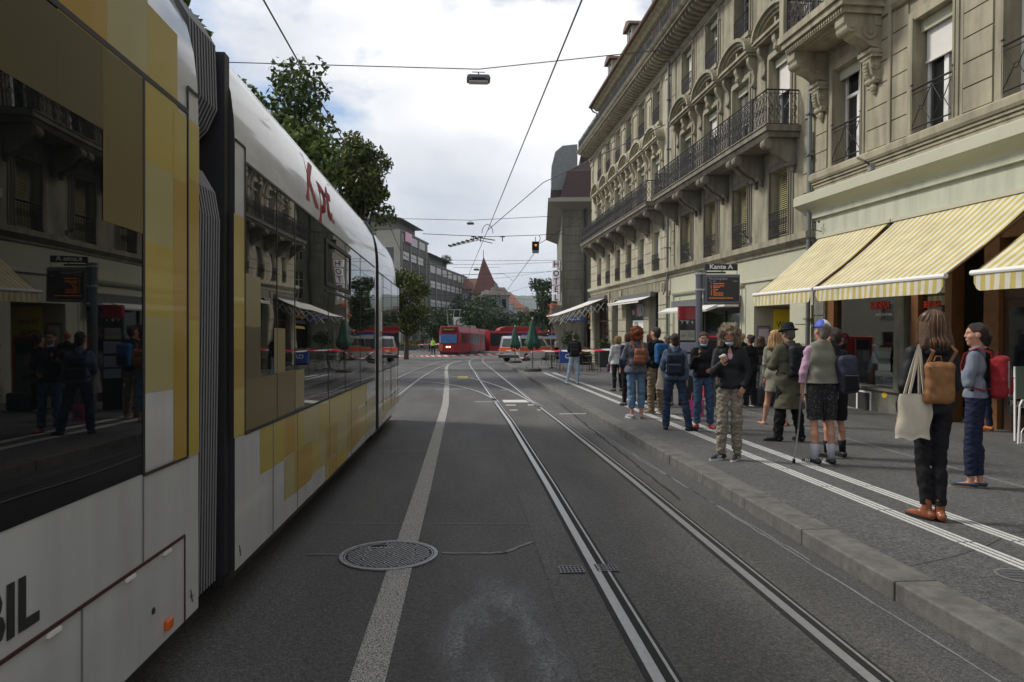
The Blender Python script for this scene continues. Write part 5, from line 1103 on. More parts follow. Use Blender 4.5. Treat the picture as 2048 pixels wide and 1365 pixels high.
g.box(1.6,14,2.4,17,16.0,17.3); rf = g.build('roof', m_hotr, T)
g = MB(); g.box(2.6,3.5,-.1,.9,13.1,14.9); g.build('dormer', m_darkin, rf); g = MB(); 
for i in range(3): g.box(2.75+i*.3,2.8+i*.3,-.13,-.1,13.3,14.6)
for i in range(4): g.box(2.7,3.4,-.135,-.10,13.3+i*.42,13.35+i*.42)
g.build('dormer_window', m_frame, rf)
g = MB(); P = [(-.9,0),(-.9,1.8),(-.6,3.0),(.0,3.5),(1.2,3.6),(1.2,0)]; g.add([(x,y,13.9+z) for y in (1.0,4.5) for x,z in P], [(i,(i+1)%6,6+(i+1)%6,6+i) for i in range(6)]+[tuple(range(6))[::-1],tuple(range(6,12))]); g.box(-.95,1.3,.9,4.6,13.8,13.95); g.build('bay_dormer', m_sheet, T)
g = MB(); g.ext([(-.0,5.6),(-.55,6.1),(-.55,7.0),(-.3,7.3),(0,7.3)], 'y', 1.,3.); 
g.v = [(x,y,z) for x,y,z in g.v]; g.build('side_bay', m_hot, T)
g = MB(); g.box(-.95,.0,.2,3.2,3.3,4.45); g.box(-1.0,.0,.15,3.3,3.15,3.3); g.ext([(-.85,3.15),(0,3.15),(0,.2),(-.35,1.2)], 'y', .4, .9); g.build('balcony', mat('balcony_stone',(.24,.225,.18),.8,var=.1), T)
g = MB(); rng = np.random.default_rng(8); leafcloud(g, [((-1.0+rng.random()*.6,.2+i*.25,4.35-(i%3)*.35),.32) for i in range(9)], 1500, .06, rng); FL = [mat('petal_pink',(.55,.10,.13),.6),mat('petal_green',(.10,.20,.03),.6),mat('petal_salmon',(.60,.22,.14),.6)]
fo = g.build('flower_box', FL); fo.matrix_world = T.matrix_world.copy() if False else Matrix.Translation((hp[0],hp[1],0)) @ Matrix.Rotation(R_(-6),4,'Z'); tag(fo, 'pink and orange flowers hanging from the hotel corner balcony', 'flowers')
m_gold = mat('gold_letters', (.50,.30,.05), .4, .6)
t = thing('shop_sign', 'gold cursive letter sign on the dark hotel ground floor', 'shop sign', (hp[0],hp[1],0), R_(-6)); text('lettering', 'KRÄUSI', .72, m_gold, t, basis((1,0,0),(.25,0,1),(1.95,-.12,3.42)), ext=.02, bold=.02, sx=.62); MB().box(1.9,5,-.06,.0,4.02,4.08).build('mounting_bar', m_darkin, t)
t = thing('lit_canopy', 'yellow lit canopy bar under the gold sign on the hotel', 'canopy', (hp[0],hp[1],0), R_(-6)); MB().box(2.1,6,-.5,.0,2.55,2.75).build('light_strip', mat('canopy_yellow',(.60,.42,.10),.5,emit=.35), t); MB().box(1.95,6,-.6,.0,2.95,3.25).build('fascia', m_sheet, t)
t = thing('street_name_sign', 'long blue street name plate on the hotel pillar', 'street sign', (hp[0],hp[1],0), R_(-6)); MB().box(.22,1.75,-.10,-.05,3.2,3.46).build('plate', mat('sign_blue',(.015,.07,.32),.4), t); text('lettering','Hirschengraben',.17,wt,t,basis((1,0,0),(0,0,1),(.3,-.105,3.27)),ext=.002)
t = thing('hotel_sign', 'vertical sign of five white square boxes spelling HOTEL on the corner', 'hotel sign', at(1112,56)); mbx = mat('sign_box_white',(.75,.72,.75),.5,emit=.12); mrd = mat('sign_letter_maroon',(.10,.008,.02),.5)
for k, ch in enumerate('HOTEL'):
    vc = [529,547.5,563,579,595.5][k]; z = atd(1112,vc,56)[2]; g = MB(); g.box(-.31,.31,-.12,.12,z-.28,z+.28); b_ = g.build('letter_box', mbx, t, bevel=.03); text('letter', ch, .62, mrd, b_, basis((1,0,0),(0,0,1),(0,-.125,z-.21)), align='CENTER', ext=.004, bold=.012)
zz = [atd(1112,v,56)[2] for v in (520,605)]; MB().tube([(.36,.05,zz[1]),(.36,.05,zz[0])],.03,5).tube([(.3,0,zz[0]-.3),(.8,.1,zz[0]-.3)],.03,5).tube([(.3,0,zz[1]+1.2),(.8,.1,zz[1]+1.2)],.03,5).build('mounting_pole', m_sheet, t)
# =================================================================== WIRES AND LAMPS
m_wire = mat('wire', (.05,.05,.052), .5, .4)
def wire(lab, pts, r=.012, cat='wire', sag=0., name='overhead_wire', group='overhead tram wires'):
    P = []
    for i in range(len(pts)-1):
        a, b = Vector(pts[i]), Vector(pts[i+1]); n = 8
        for k in range(n): q = k/n; p = a.lerp(b,q); p.z -= sag*4*q*(1-q); P.append(p)
    P.append(Vector(pts[-1])); o = MB().tube(P, r, 5).build(name, m_wire); return tag(o, lab, cat, group)
wire('contact wire above the right track, from the top edge to the crossing point', [(1.45,-8,5.5),(1.33,8,5.5),(.78,25,5.5)], .011)
wire('contact wire above the white tram, running past the tree tops', [(-2.25,-8,5.5),(-2.3,8,5.5),(-2.5,22.6,5.5),(-2.75,30,5.45),(-2.2,60,5.5)], .011)
wire('thin wire dropping from the crossing point past the red turret', [(.78,25,5.5),(.25,40,5.5),(-.1,62,5.5)], .011)
wire('wire rising from the crossing point to the upper right past the pale building', [(.78,25,5.5),(2.3,21,6.3),atd(1330,250,17)], .012)
wire('wire from the hanging signal bending down towards the hill', [atd(1185,422,30),atd(1075,490,31),atd(1070,505,32),atd(1028,562,42),atd(1008,590,60)], .013)
wire('short wire from the bend going left at roof height', [atd(1026,562,42),atd(1007,548,44),atd(905,551,46),atd(810,549,48)], .010)
sp = [('highest thin span wire carrying the nearest street lamp', [atd(300,121,19.5),atd(957,139,20),atd(1365,96,20.3)], .014),
 ('thin span wire carrying the second street lamp', [atd(770,437,45),atd(941,441,45),atd(1105,433,45)], .016),
 ('span wire with clamps crossing above the section insulator', [atd(845,468,29),atd(975,474,29),atd(1070,471,30),atd(1130,468,31)], .013),
 ('span wire just above the hotel sign', [atd(850,520,50),atd(1000,522,50),atd(1120,521,52)], .014),
 ('span wire at the height of the letter H', [atd(850,530,56),atd(1000,529,56),atd(1118,525,57)], .014),
 ('span wire behind the turret tip', [atd(905,536,70),atd(1000,535,70)], .016),
 ('span wire crossing at the turret middle', [atd(850,550,60),atd(960,549,60),atd(1125,543,60)], .014),
 ('span wire sloping up to the hotel at the letter T', [atd(880,563,75),atd(1010,556,75),atd(1120,540,70)], .014),
 ('low span wire in front of the trees, upper', [atd(850,590,60),atd(960,592,60),atd(1060,600,60)], .012),
 ('low span wire in front of the trees, lower', [atd(830,610,58),atd(960,612,58),atd(1110,622,58)], .012),
 ('lowest span wire above the red tram', [atd(840,623,62),atd(960,628,62),atd(1080,632,62)], .012),
 ('pale span wire right above the vans', [atd(880,600,66),atd(1000,618,66),atd(1115,636,66)], .012)]
for lab, pts, r in sp: wire(lab, pts, r)
m_lamp = mat('lamp_housing', (.09,.11,.115), .5, .3); m_lens = mat('lamp_lens', (.55,.53,.52), .3)
def lamp(lab, u, v, d, w_):
    p = atd(u, v, d); T = thing('street_lamp', lab, 'street lamp', p, group='street lamps hung on span wires'); s = w_
    g = MB(); vs = []
    for z, a, b in ((.0,.50,.24),(.10,.52,.26),(.24,.47,.22),(.27,.40,.18)): vs += [(-a*s,-b*s,z*s),(a*s,-b*s,z*s),(a*s,b*s,z*s),(-a*s,b*s,z*s)]
    g.add(vs, [(k*4+i,k*4+(i+1)%4,(k+1)*4+(i+1)%4,(k+1)*4+i) for k in range(3) for i in range(4)]+[(3,2,1,0),(12,13,14,15)]); g.build('housing', m_lamp, T, bevel=.03*s)
    g = MB(); g.box(-.42*s,.42*s,-.2*s,.2*s,-.06*s,-.002); g.build('lens', m_lens, T, bevel=.02*s); g = MB(); g.tube([(0,0,.26*s),(0,0,.42*s)],.03*s,6); g.tube([(-.28*s,0,.42*s),(.28*s,0,.42*s)],.018*s,6); g.build('hanger', m_iron_b, T)
    g = MB(); g.box(-.3*s,.3*s,-.262*s,-.255*s,.02*s,.10*s); g.build('recess', m_dark, T)
lamp('nearest and largest grey street lamp hanging at top centre', 957, 164, 20, .64); lamp('second smaller grey street lamp hanging above the clamps', 941, 449, 45, .44); lamp('tiny faint street lamp beside the turret tip', 953, 541, 75, .6)
T = thing('section_insulator', 'long slanting tram wire insulator with black clamps, left of the crossing point', 'insulator', (0,0,0), group=None); A = Vector(atd(900,492,27)); B = Vector(atd(958,476,26)); C_ = Vector(atd(990,481,26))
MB().tube([A,B,C_],.02,5).tube([A+Vector((0,0,-.04)),B+Vector((0,0,-.08)),atd(985,487,26)],.015,5).build('runner', mat('insulator_olive',(.12,.12,.06),.5), T); g = MB()
for k in range(7): q = k/6.5; p = A.lerp(B,q); g.cbox((p.x,p.y,p.z-.0),(.07,.03,.035),ry=.2)
for u,v in ((947,474),(961,475),(1005,474)): p = atd(u,v,27); g.tube([p,(p[0],p[1],p[2]-.18)],.02,5); g.cbox(p,(.09,.02,.02))
g.build('clamp', m_iron_b, T); T.location = (0,0,0)
p = atd(975,470,25.5); g = MB(); tag(MB().tube([(p[0]+.25*math.cos(q*math.pi/8)*.8, p[1], p[2]+.05+.32*math.sin(q*math.pi/8)) for q in range(9)],.012,5).build('wire_loop', m_wire), 'thin looped jumper cable at the wire crossing point', 'cable')
p = atd(1071,493,31); T = thing('tram_signal', 'black hanging tram signal box showing a small orange light', 'signal', p); MB().box(-.15,.15,-.08,.08,-.18,.2).build('housing', m_dark, T, bevel=.01); MB().box(-.14,.14,-.07,.07,-.3,-.19).build('base', m_sheet, T); MB().tube([(0,0,.2),(0,0,.42)],.015,5).tube([(.12,0,.1),(.22,0,.35),(.15,0,.5)],.015,5).build('hanger', m_wire, T)
MB().box(-.05,.05,-.09,-.081,.04,.06).box(.0,.02,-.09,-.081,-.02,.02).build('lamp', mat('signal_orange',(1,.35,.03),.4,emit=2.), T)
T = thing('round_mirror', 'small round grey lamp above the pavement before the hill', 'lamp', atd(1061,575,50)); MB().ball((0,0,0),(.12,.12,.10),8).build('globe', m_sheet, T); wire('faint wire carrying the small round lamp', [atd(1020,585,50),atd(1061,572,50),atd(1110,560,50)],.008)
# =================================================================== STOP FURNITURE
m_pole = mat('pole_grey', (.13,.135,.155), .4, .4); m_disp = mat('display_black', (.012,.011,.012), .25)
px, py, _ = gnd(1398, 846, PZ)
pd = 15.5; P0 = atd(1398,682.5,pd); s = pd/FPX
T = thing('departure_display', 'grey pole carrying the Kante A plate and the orange lit departure board', 'departure board', (P0[0],P0[1],PZ), -YAW)
zt = lambda v: CAMH+(CYP-v)*s-PZ; xu = lambda u: (u-1398)*s
MB().tube([(0,0,-.1),(0,0,zt(541))], .072, 14).build('pole', m_pole, T, smooth=False); g = MB()
for v in (548,580): g.lathe([(.074,-.02),(.09,-.02),(.09,.02),(.074,.02)],14,(0,0,zt(v))); g.cbox((.09,-.05,zt(v)),(.03,.02,.015))
g.build('clamp', m_rail, T); MB().box(.06,xu(1411),-.06,.06,zt(580),zt(542)).build('bracket', m_pole, T)
MB().box(xu(1408),xu(1477.5),-.09,.09,zt(609),zt(550)).build('board_case', m_pole, T, bevel=.012)
MB().box(xu(1412),xu(1475),-.096,-.091,zt(604),zt(556)).build('screen', m_disp, T)
am = mat('led_amber', (.9,.20,.01), .5, emit=.5); gy = mat('display_grey_text', (.30,.30,.30), .5, emit=.15)
text('heading', 'Hirschengraben', .062, gy, T, basis((1,0,0),(0,0,1),(xu(1416),-.098,zt(560.5))), ext=.001); text('column_heading', 'Linie  Ziel', .034, gy, T, basis((1,0,0),(0,0,1),(xu(1416),-.098,zt(564.5))), ext=.001); text('column_heading', 'Abfahrt', .034, gy, T, basis((1,0,0),(0,0,1),(xu(1463),-.098,zt(564.5))), ext=.001)
for k, (ln, tx, z) in enumerate((('9','Wankdorf Bahnhof',569.5),('12','Zentrum Paul Klee',574),('6','Worb Dorf',577),('7','Ostring',581),('8','Saali',584.5),('8','Brünnen Bahnhof',588.),('9','Wabern Bahnhof',592.))):
    text('line_text', ln, .036, am, T, basis((1,0,0),(0,0,1),(xu(1421),-.098,zt(z))), ext=.001, align='RIGHT'); text('line_text', tx, .036, am, T, basis((1,0,0),(0,0,1),(xu(1424),-.098,zt(z))), ext=.001, sx=.85)
text('line_text', 'Störung: Strecke Hirschengraben unterbrochen', .038, am, T, basis((1,0,0),(0,0,1),(xu(1416),-.098,zt(598))), ext=.001, sx=.70)
MB().box(xu(1409.5),xu(1474.5),-.03,.03,zt(541.5),zt(529)).build('name_plate', m_disp, T); text('name_lettering', 'Kante A', .135, wt, T, basis((1,0,0),(0,0,1),(xu(1418),-.033,zt(538.3))), ext=.002, bold=.004, sx=1.12)
g = MB(); g.box(xu(1411.5),xu(1451),-.02,.02,zt(547.5),zt(544)); 
for u in (1412.5,1444): g.tube([(xu(u),0,zt(547)),(xu(u),0,zt(540))],.012,5)
g.tube([(xu(1474),0,zt(551)),(xu(1474),0,zt(528))],.006,5); g.build('plate_bar', m_iron_b, T)
# timetable stele
pd = 16.3; P0 = atd(1373,682.5,pd); s = pd/FPX; T = thing('timetable_stele', 'tall black timetable stele with red top, network map and three timetable sheets', 'timetable', (P0[0],P0[1],PZ), -YAW); zt = lambda v: CAMH+(CYP-v)*s-PZ; xu = lambda u: (u-1373)*s
MB().box(xu(1357),xu(1391),-.06,.06,.0,zt(640)).build('panel', m_disp, T, bevel=.006); MB().box(xu(1357)-.004,xu(1391)+.004,-.065,.065,zt(640),zt(613)).build('red_head', mat('stele_red',(.30,.008,.018),.35,coat=.3), T)
MB().box(xu(1359),xu(1388),-.064,-.061,zt(681),zt(661)).build('network_map', mat('map_paper',(.36,.35,.27),.6,var=.25,vs=14), T); ml_ = MB(); random.seed(9)
for k in range(9): a = random.random()*6.28; ml_.tube([(xu(1373)+.03*math.cos(a),-.066,zt(671)+.02*math.sin(a)),(xu(1373)+.15*math.cos(a),-.066,zt(671)+.09*math.sin(a+.3))],.003,3)
ml_.build('map_lines', mat('map_blue',(.10,.13,.28),.6), T)
for k, (a, b) in enumerate(((704,685),(728,708.5),(751,732))):
    sh = MB().box(xu(1358.5),xu(1389.5),-.065,-.0605,zt(a),zt(b)).build('timetable_sheet', mat('sheet_lilac',(.34,.35,.45),.55,var=.06,vs=20), T); g = MB()
    for j in range(7): g.box(xu(1360.5),xu(1388),-.067,-.0655,zt(a)+.018+j*.028,zt(a)+.020+j*.028)
    for j in range(5): g.box(xu(1361+j*6),xu(1361+j*6)+.003,-.0672,-.0656,zt(a)+.015,zt(b)-.02)
    g.build('print', mat('print_grey',(.10,.11,.17),.6), sh)
for k, ch in enumerate('789'): text('line_number', ch, .10, wt, T, basis((1,0,0),(0,0,1),(xu(1361+k*10),-.064,zt(648.5))), ext=.001)
text('stop_name', 'Hirschengraben', .035, wt, T, basis((1,0,0),(0,0,1),(xu(1359),-.064,zt(643))), ext=.001)
# ticket machines
m_tk = mat('machine_red', (.50,.012,.025), .3, coat=.5); m_tkg = mat('machine_grey', (.10,.10,.11), .4)
for lab, u, d, rz in (('red framed ticket machine right of the grey display pole', 1424, 18.8, -YAW), ('red framed ticket machine behind the blonde hair, before the yellow poster', 1564, 20.2, -YAW)):
    P0 = atd(u,682.5,d); T = thing('ticket_machine', lab, 'ticket machine', (P0[0],P0[1],PZ), rz, group='red ticket machines')
    g = MB(); g.box(-.28,-.24,-.2,.2,0,1.55); g.box(.24,.28,-.2,.2,0,1.55); g.box(-.28,.28,-.2,.2,1.551,1.61); g.build('red_frame', m_tk, T, bevel=.02); MB().box(-.24,.24,-.15,.18,0,1.55).build('body', m_tkg, T)
    MB().box(-.2,.2,-.156,-.151,1.25,1.5).build('screen', m_disp, T); MB().box(-.2,.02,-.165,-.151,.95,1.2).build('notice', m_frameg, T); MB().box(.06,.2,-.165,-.151,.9,1.2).box(-.2,.2,-.17,-.151,.5,.7).build('slot_panel', m_sheet, T)
# bins
P0 = atd(1432,682.5,16.2); T = thing('litter_bin', 'olive grey cylindrical litter bin behind the curly haired woman', 'bin', (P0[0],P0[1],PZ)); MB().lathe([(0,0),(.22,0),(.23,.75),(.21,.8),(0,.8)],20).build('body', mat('bin_grey',(.10,.11,.10),.4,.5), T); MB().lathe([(.0,.8),(.22,.8),(.235,.84),(.20,.88),(0,.88)],20).build('lid', m_sheet, T)
P0 = gnd(1553,812,PZ); T = thing('black_suitcase', 'dark grey soft travel bag standing on the pavement left of the man in the hat', 'travel bag', (P0[0]-.25,P0[1],PZ), .1); g = MB(); g.box(-.27,.27,-.14,.14,.02,.42); g.build('body', mat('bag_charcoal',(.035,.037,.04),.7,var=.2), T, bevel=.05); MB().tube([(-.12,0,.42),(-.1,0,.5),(.1,0,.5),(.12,0,.42)],.012,6).build('handle', m_dark, T); MB().box(-.2,.2,-.155,-.141,.12,.3).build('front_pocket', mat('bag_dark',(.02,.02,.022),.7), T, bevel=.01)
P0 = gnd(1390,833,PZ); T = thing('pink_shopping_bag', 'pink patterned shopping bag standing on the pavement beside the woman in red shoes', 'shopping bag', (P0[0],P0[1],PZ), .2); g = MB(); g.add([(-.15,-.07,0),(.15,-.07,0),(.15,.07,0),(-.15,.07,0),(-.17,-.05,.32),(.17,-.05,.32),(.17,.05,.32),(-.17,.05,.32)],[(0,3,2,1),(0,1,5,4),(1,2,6,5),(2,3,7,6),(3,0,4,7)]); g.build('bag_body', mat('bag_pink',(.55,.07,.25),.4,var=.3,vs=15), T); MB().box(-.02,.12,-.074,-.068,.06,.24).build('print', mat('bag_print',(.12,.10,.12),.5), T); MB().tube([(-.08,0,.31),(-.06,0,.46),(.06,0,.46),(.08,0,.31)],.008,5).build('handle', mat('bag_pink2',(.55,.1,.3),.5), T)
# =================================================================== PARASOLS, TAPE, CAFE
m_par = mat('parasol_green', (.022,.075,.05), .8, var=.2, vs=4)
def parasol(lab, u, v, seed, vt, vb):
    x, y, _ = gnd(u, v, PZ); d = 1422*1.48/(v-CYP); s = d/FPX; T = thing('closed_parasol', lab, 'parasol', (x,y,PZ), group='closed green parasols'); zt = 1.48+(CYP-vt)*s; zb = 1.48+(CYP-vb)*s
    MB().tube([(0,0,.1),(0,0,zt+.05)],.024,8).build('pole', m_wood, T); MB().tube([(0,0,.1),(0,0,.75)],.035,8).build('pole_sleeve', m_sheet, T); MB().lathe([(0,0),(.42,0),(.45,.05),(.43,.13),(.1,.15),(0,.15)],24).build('base', mat('base_concrete',(.055,.05,.045),.8), T)
    g = MB()
    for q in (-.3,.3): g.tube([(q,0,.14),(q,0,.22)],.03,6)
    g.build('base_handle', m_sheet, T); rng = random.Random(seed); n = 24; vs = []; L_ = [(zt,.02),(zt-.12,.09),(zt-.5,.17),(zt-.95,.26),(zb+.15,.34),(zb+.02,.33),(zb-.1,.2)]
    for k, (z, r) in enumerate(L_):
        for i in range(n):
            a = 2*math.pi*i/n; rr = r*(1+.22*math.cos(a*6+seed)*min(1,k/3)); zz = z-(.16*max(0,math.cos(a*3+seed)) if k >= 5 else 0); vs.append((rr*math.cos(a), rr*math.sin(a), zz))
    g = MB(); g.add(vs, [(k*n+i,k*n+(i+1)%n,(k+1)*n+(i+1)%n,(k+1)*n+i) for k in range(len(L_)-1) for i in range(n)]); g.build('canopy', m_par, T, smooth=True); MB().ball((0,0,zt+.06),(.04,.04,.06),8).build('finial', m_frame, T); return x, y
ax, ay = parasol('larger closed green parasol in front, on a dark round base', 1065, 743, 1, 640, 690); bx_, by_ = parasol('smaller closed green parasol farther back beside the van', 1030, 726, 2.3, 654, 693)
mt_ = bpy.data.materials.new('barrier_tape'); mt_.use_nodes = True; t_ = mt_.node_tree; b = t_.nodes['Principled BSDF']; c = N(t_,'ShaderNodeTexCoord'); s_ = N(t_,'ShaderNodeSeparateXYZ'); m1 = N(t_,'ShaderNodeMath'); m1.operation='MULTIPLY_ADD'; m1.inputs[1].default_value=1.5; m2 = N(t_,'ShaderNodeMath'); m2.operation='FRACT'; m3 = N(t_,'ShaderNodeMath'); m3.operation='GREATER_THAN'; m3.inputs[1].default_value=.5; mc = N(t_,'ShaderNodeMixRGB'); mc.inputs[1].default_value=(.62,.58,.57,1); mc.inputs[2].default_value=(.55,.02,.03,1); m4 = N(t_,'ShaderNodeMath'); m4.operation='MULTIPLY'; m4.inputs[1].default_value=4.
for a_, b_ in ((c.outputs['Object'],s_.inputs[0]),(s_.outputs[0],m1.inputs[0]),(s_.outputs[2],m4.inputs[0]),(m4.outputs[0],m1.inputs[2]),(m1.outputs[0],m2.inputs[0]),(m2.outputs[0],m3.inputs[0]),(m3.outputs[0],mc.inputs[0]),(mc.outputs[0],b.inputs['Base Color'])): t_.links.new(a_,b_)
def tape(lab, pts, w_=.045, sag=.0, tw=0.):
    P = []; W = []
    for i in range(len(pts)-1):
        a, b = Vector(pts[i]), Vector(pts[i+1]); n = 14
        for k in range(n+(i==len(pts)-2)): q = k/n; p = a.lerp(b,q); p.z -= sag*4*q*(1-q); P.append(p); t = tw*math.sin(q*9+i); W.append((0,w_*math.sin(t)*.6,w_*max(.35,abs(math.cos(t)))))
    tag(MB().strip(P, W, .002).build('barrier_tape', mt_), lab, 'barrier tape', 'red and white barrier tapes')
tape('longest red and white tape, low across the road in front of the red tram', [gnd(790,714.5)[:2]+(.12+.0,), atd(900,712,48), atd(1000,707.5,48.5), (bx_,by_,1.0)], .055, .02, .6)
tape('drooping knotted red and white tape between the two parasols', [(bx_,by_,1.15), ((ax+bx_)/2-.1,(ay+by_)/2,.62), (ax,ay,1.1)], .05, .1, 1.4)
tape('red and white tape from the front parasol to the cafe tables', [(ax,ay,1.13), atd(1130,702,31), atd(1218,699.5,27)], .04, .02, .5)
tape('short red and white tape above the bicycle behind the traffic warden', [atd(836,690,100), atd(870,688.5,100), atd(880,689,98)], .10, .0, .4)
tape('red and white tape end on the white post beside the white jacket', [atd(1218,699.5,27), atd(1224,702,26)], .04)
def chair(lab, x, y, rz, dark=True):
    T = thing('cafe_chair', lab, 'chair', (x,y,PZ), rz, group='dark metal cafe chairs'); m = m_iron_b
    MB().box(-.2,.2,-.2,.2,.43,.46).build('seat', mat('woven_seat',(.05,.045,.04),.7), T, bevel=.01); g = MB(); g.tube([(-.19,.2,.45),(-.2,.26,.85),(.2,.26,.85),(.19,.2,.45)],.013,5); 
    for q in (.58,.68,.78): g.tube([(-.19,.23,q),(.19,.23,q)],.01,4)
    g.build('backrest', m, T)
    for a, b in ((-1,-1),(1,-1),(-1,1),(1,1)): MB().tube([(a*.18,b*.18,.44),(a*.21,b*.22,0)],.012,5).build('leg', m, T)
    return T
def table(lab, x, y):
    T = thing('cafe_table', lab, 'table', (x,y,PZ), group='round cafe tables'); MB().lathe([(0,.72),(.33,.72),(.33,.75),(0,.75)],20).build('table_top', m_sheet, T); MB().tube([(0,0,.02),(0,0,.72)],.025,8).build('column', m_iron_b, T); g = MB()
    for q in range(3): g.tube([(0,0,.06),(.28*math.cos(q*2.1),.28*math.sin(q*2.1),0.01)],.018,5)
    g.build('foot', m_iron_b, T)
C0 = [(1106,734,.3,'front left chair of the cafe group beside the parasol'),(1116,742,2.,'chair nearest the blue box in the cafe group'),(1092,729,-1.,'leftmost cafe chair beside the front van'),(1125,729,3.,'chair behind the blue box'),(1112,726,1.2,'rear chair of the cafe group by the van bumper')]
for u, v, rz, lab in C0: x, y, _ = gnd(u, v, PZ); chair(lab, x, y, rz)
x,y,_ = gnd(1103,737,PZ); table('cafe table among the chairs left of the blue box', x, y); 
for u, v, rz, lab in ((1176,744,.4,'left chair of the pair behind the man with the black backpack'),(1190,746,2.6,'right chair of the pair behind the man with the black backpack')): x,y,_ = gnd(u,v,PZ); chair(lab,x,y,rz)
x,y,_ = gnd(1183,741,PZ); table('cafe table between the two chairs behind the man with the backpack', x, y)
x,y,_ = gnd(1133,749,PZ); T = thing('ice_cream_box', 'blue box lettered CU standing on thin legs left of the man with the backpack', 'box', (x,y,PZ), -.1); MB().box(-.31,.31,-.22,.22,.5,1.12).build('body', mat('box_blue',(.012,.055,.26),.4), T, bevel=.02); text('lettering','CU',.26,wt,T,basis((1,0,0),(0,0,1),(-.08,-.225,.72)),ext=.002,bold=.008)
for a,b in ((-1,-1),(1,-1),(-1,1),(1,1)): MB().tube([(a*.27,b*.18,.52),(a*.30,b*.2,0)],.015,5).build('leg', m_wood, T)
x,y,_ = gnd(1209,735,PZ); T = thing('planter_box', 'tall dark planter box in front of the shop with green shoots', 'planter', (x,y,PZ)); MB().box(-.33,.33,-.25,.25,0,1.2).build('box', mat('planter_black',(.025,.025,.027),.6), T, bevel=.02); g = MB(); rng = np.random.default_rng(5); leafcloud(g,[((-.1,0,1.35),.25),((.15,0,1.3),.2)],300,.06,rng); g.build('plant', GRN, T)
x,y,_ = gnd(1167,730,PZ); T = thing('flower_planter', 'low planter with yellow and red flowers before the gold sign shop', 'planter', (x,y,PZ)); MB().box(-.5,.5,-.2,.2,0,.7).build('box', m_dark, T); g = MB(); leafcloud(g,[((-.3+.2*i,0,.9),.24) for i in range(4)],500,.05,rng); g.build('plant', [GRN[1],mat('petal_yellow',(.6,.42,.03),.6),FL[0]], T)
x,y,_ = gnd(1150,722,PZ); T = thing('potted_olive', 'grey green bushy potted tree in front of the hotel pillar', 'potted tree', (x-.4,y,PZ)); MB().lathe([(0,0),(.25,0),(.32,.5),(0,.5)],14).build('pot', m_sheet, T); MB().tube([(0,0,.4),(0,0,1.3)],.04,6).build('trunk', m_bark, T); g = MB(); leafcloud(g,[((-.3,0,1.5),.4),((.3,0,1.7),.45),((0,0,2.0),.35)],900,.07,rng); g.build('crown', GRND, T)
# white post frame, blue arrow sign, signal, flower bowl, bicycle
x,y,_ = gnd(1228,745,PZ); T = thing('white_post', 'white slim barrier post left of the white jacket holding the tape', 'post', (x-.15,y,PZ)); MB().tube([(0,0,0),(0,0,1.2)],.02,6).tube([(.0,0,1.2),(.25,0,1.2),(.25,0,.1)],.015,6).build('frame', m_frame, T); MB().box(-.1,.35,-.1,.1,0,.02).build('foot', m_frame, T)
P0 = atd(1107,682.5,66); T = thing('blue_arrow_sign', 'round blue arrow traffic sign on a grey post by the hotel corner', 'traffic sign', (P0[0],P0[1],0)); MB().tube([(-.15,0,0),(-.15,0,2.9)],.05,6).build('post', m_sheet, T); o = MB().lathe([(0,0),(.30,0),(.30,.03),(0,.03)],24).build('disc', mat('sign_blue2',(.02,.12,.5),.4), T); o.matrix_local = Matrix.Translation((-.0,-.07,1.45)) @ Matrix.Rotation(R_(90),4,'X')
MB().ext([(-.14,-.08),(.02,-.0),(-.05,.06),(.14,.10),(.10,-.09),(.06,-.03),(-.10,-.14)],'y',-.105,-.10).build('arrow', wt, T).location = (0,0,1.45); MB().box(-.28,.28,-.08,-.05,.85,1.08).build('lower_plate', m_frame, T)
P0 = atd(1094,682.5,70); T = thing('traffic_signal', 'small traffic signal with red and amber lamps left of the blue arrow sign', 'traffic light', (P0[0],P0[1],0)); MB().tube([(0,.1,0),(0,.1,3.2)],.05,6).build('post', m_iron_b, T); MB().box(-.18,.18,-.1,.1,1.3,2.4).build('housing', m_dark, T); MB().ball((.08,-.12,1.45),.08,8).build('red_lamp', mat('lamp_red',(1,.02,.02),.4,emit=1.5), T); MB().box(-.12,.14,-.13,-.1,1.75,1.9).box(-.02,.14,-.13,-.1,2.2,2.3).build('plates', m_frame, T); MB().ball((.15,0,2.6),.07,8).build('amber_lamp', mat('lamp_amber',(.8,.35,.03),.4,emit=.5), T)
P0 = gnd(826,700.5); T = thing('flower_bowl', 'large stone flower bowl with yellow flowers left of the traffic warden', 'flower bowl', P0); MB().lathe([(0,0),(.5,0),(.7,.15),(1.2,.75),(1.25,.85),(1.1,.82),(0,.8)],24).build('bowl', mat('bowl_stone',(.12,.115,.10),.8), T); g = MB(); leafcloud(g,[((-.9+.3*i,0,1.15+.3*math.sin(i*1.3)),.5) for i in range(7)],1800,.12,rng); g.build('plant',[GRN2[0],GRN[1],mat('petal_yellow',(.6,.42,.03),.6)],T)
P0 = gnd(803,702); T = thing('flower_bowl', 'second flower bowl with yellow flowers cut by the end of the white tram', 'flower bowl', P0); MB().lathe([(0,0),(.5,0),(1.,.6),(1.05,.7),(0,.68)],24).build('bowl', MATS['bowl_stone'], T); g = MB(); leafcloud(g,[((-.6+.3*i,0,1.0),.45) for i in range(5)],1000,.12,rng); g.build('plant',[GRN2[0],GRN[1],MATS['petal_yellow']],T)
P0 = gnd(852,702.5); T = thing('bicycle', 'parked bicycle between the flower bowl and the traffic warden', 'bicycle', P0, .1)
for x in (-.55,.55): MB().tube([(x+.34*math.cos(q*math.pi/10),0,.34+.34*math.sin(q*math.pi/10)) for q in range(20)],.03,5,closed=True).build('wheel', m_dark, T)
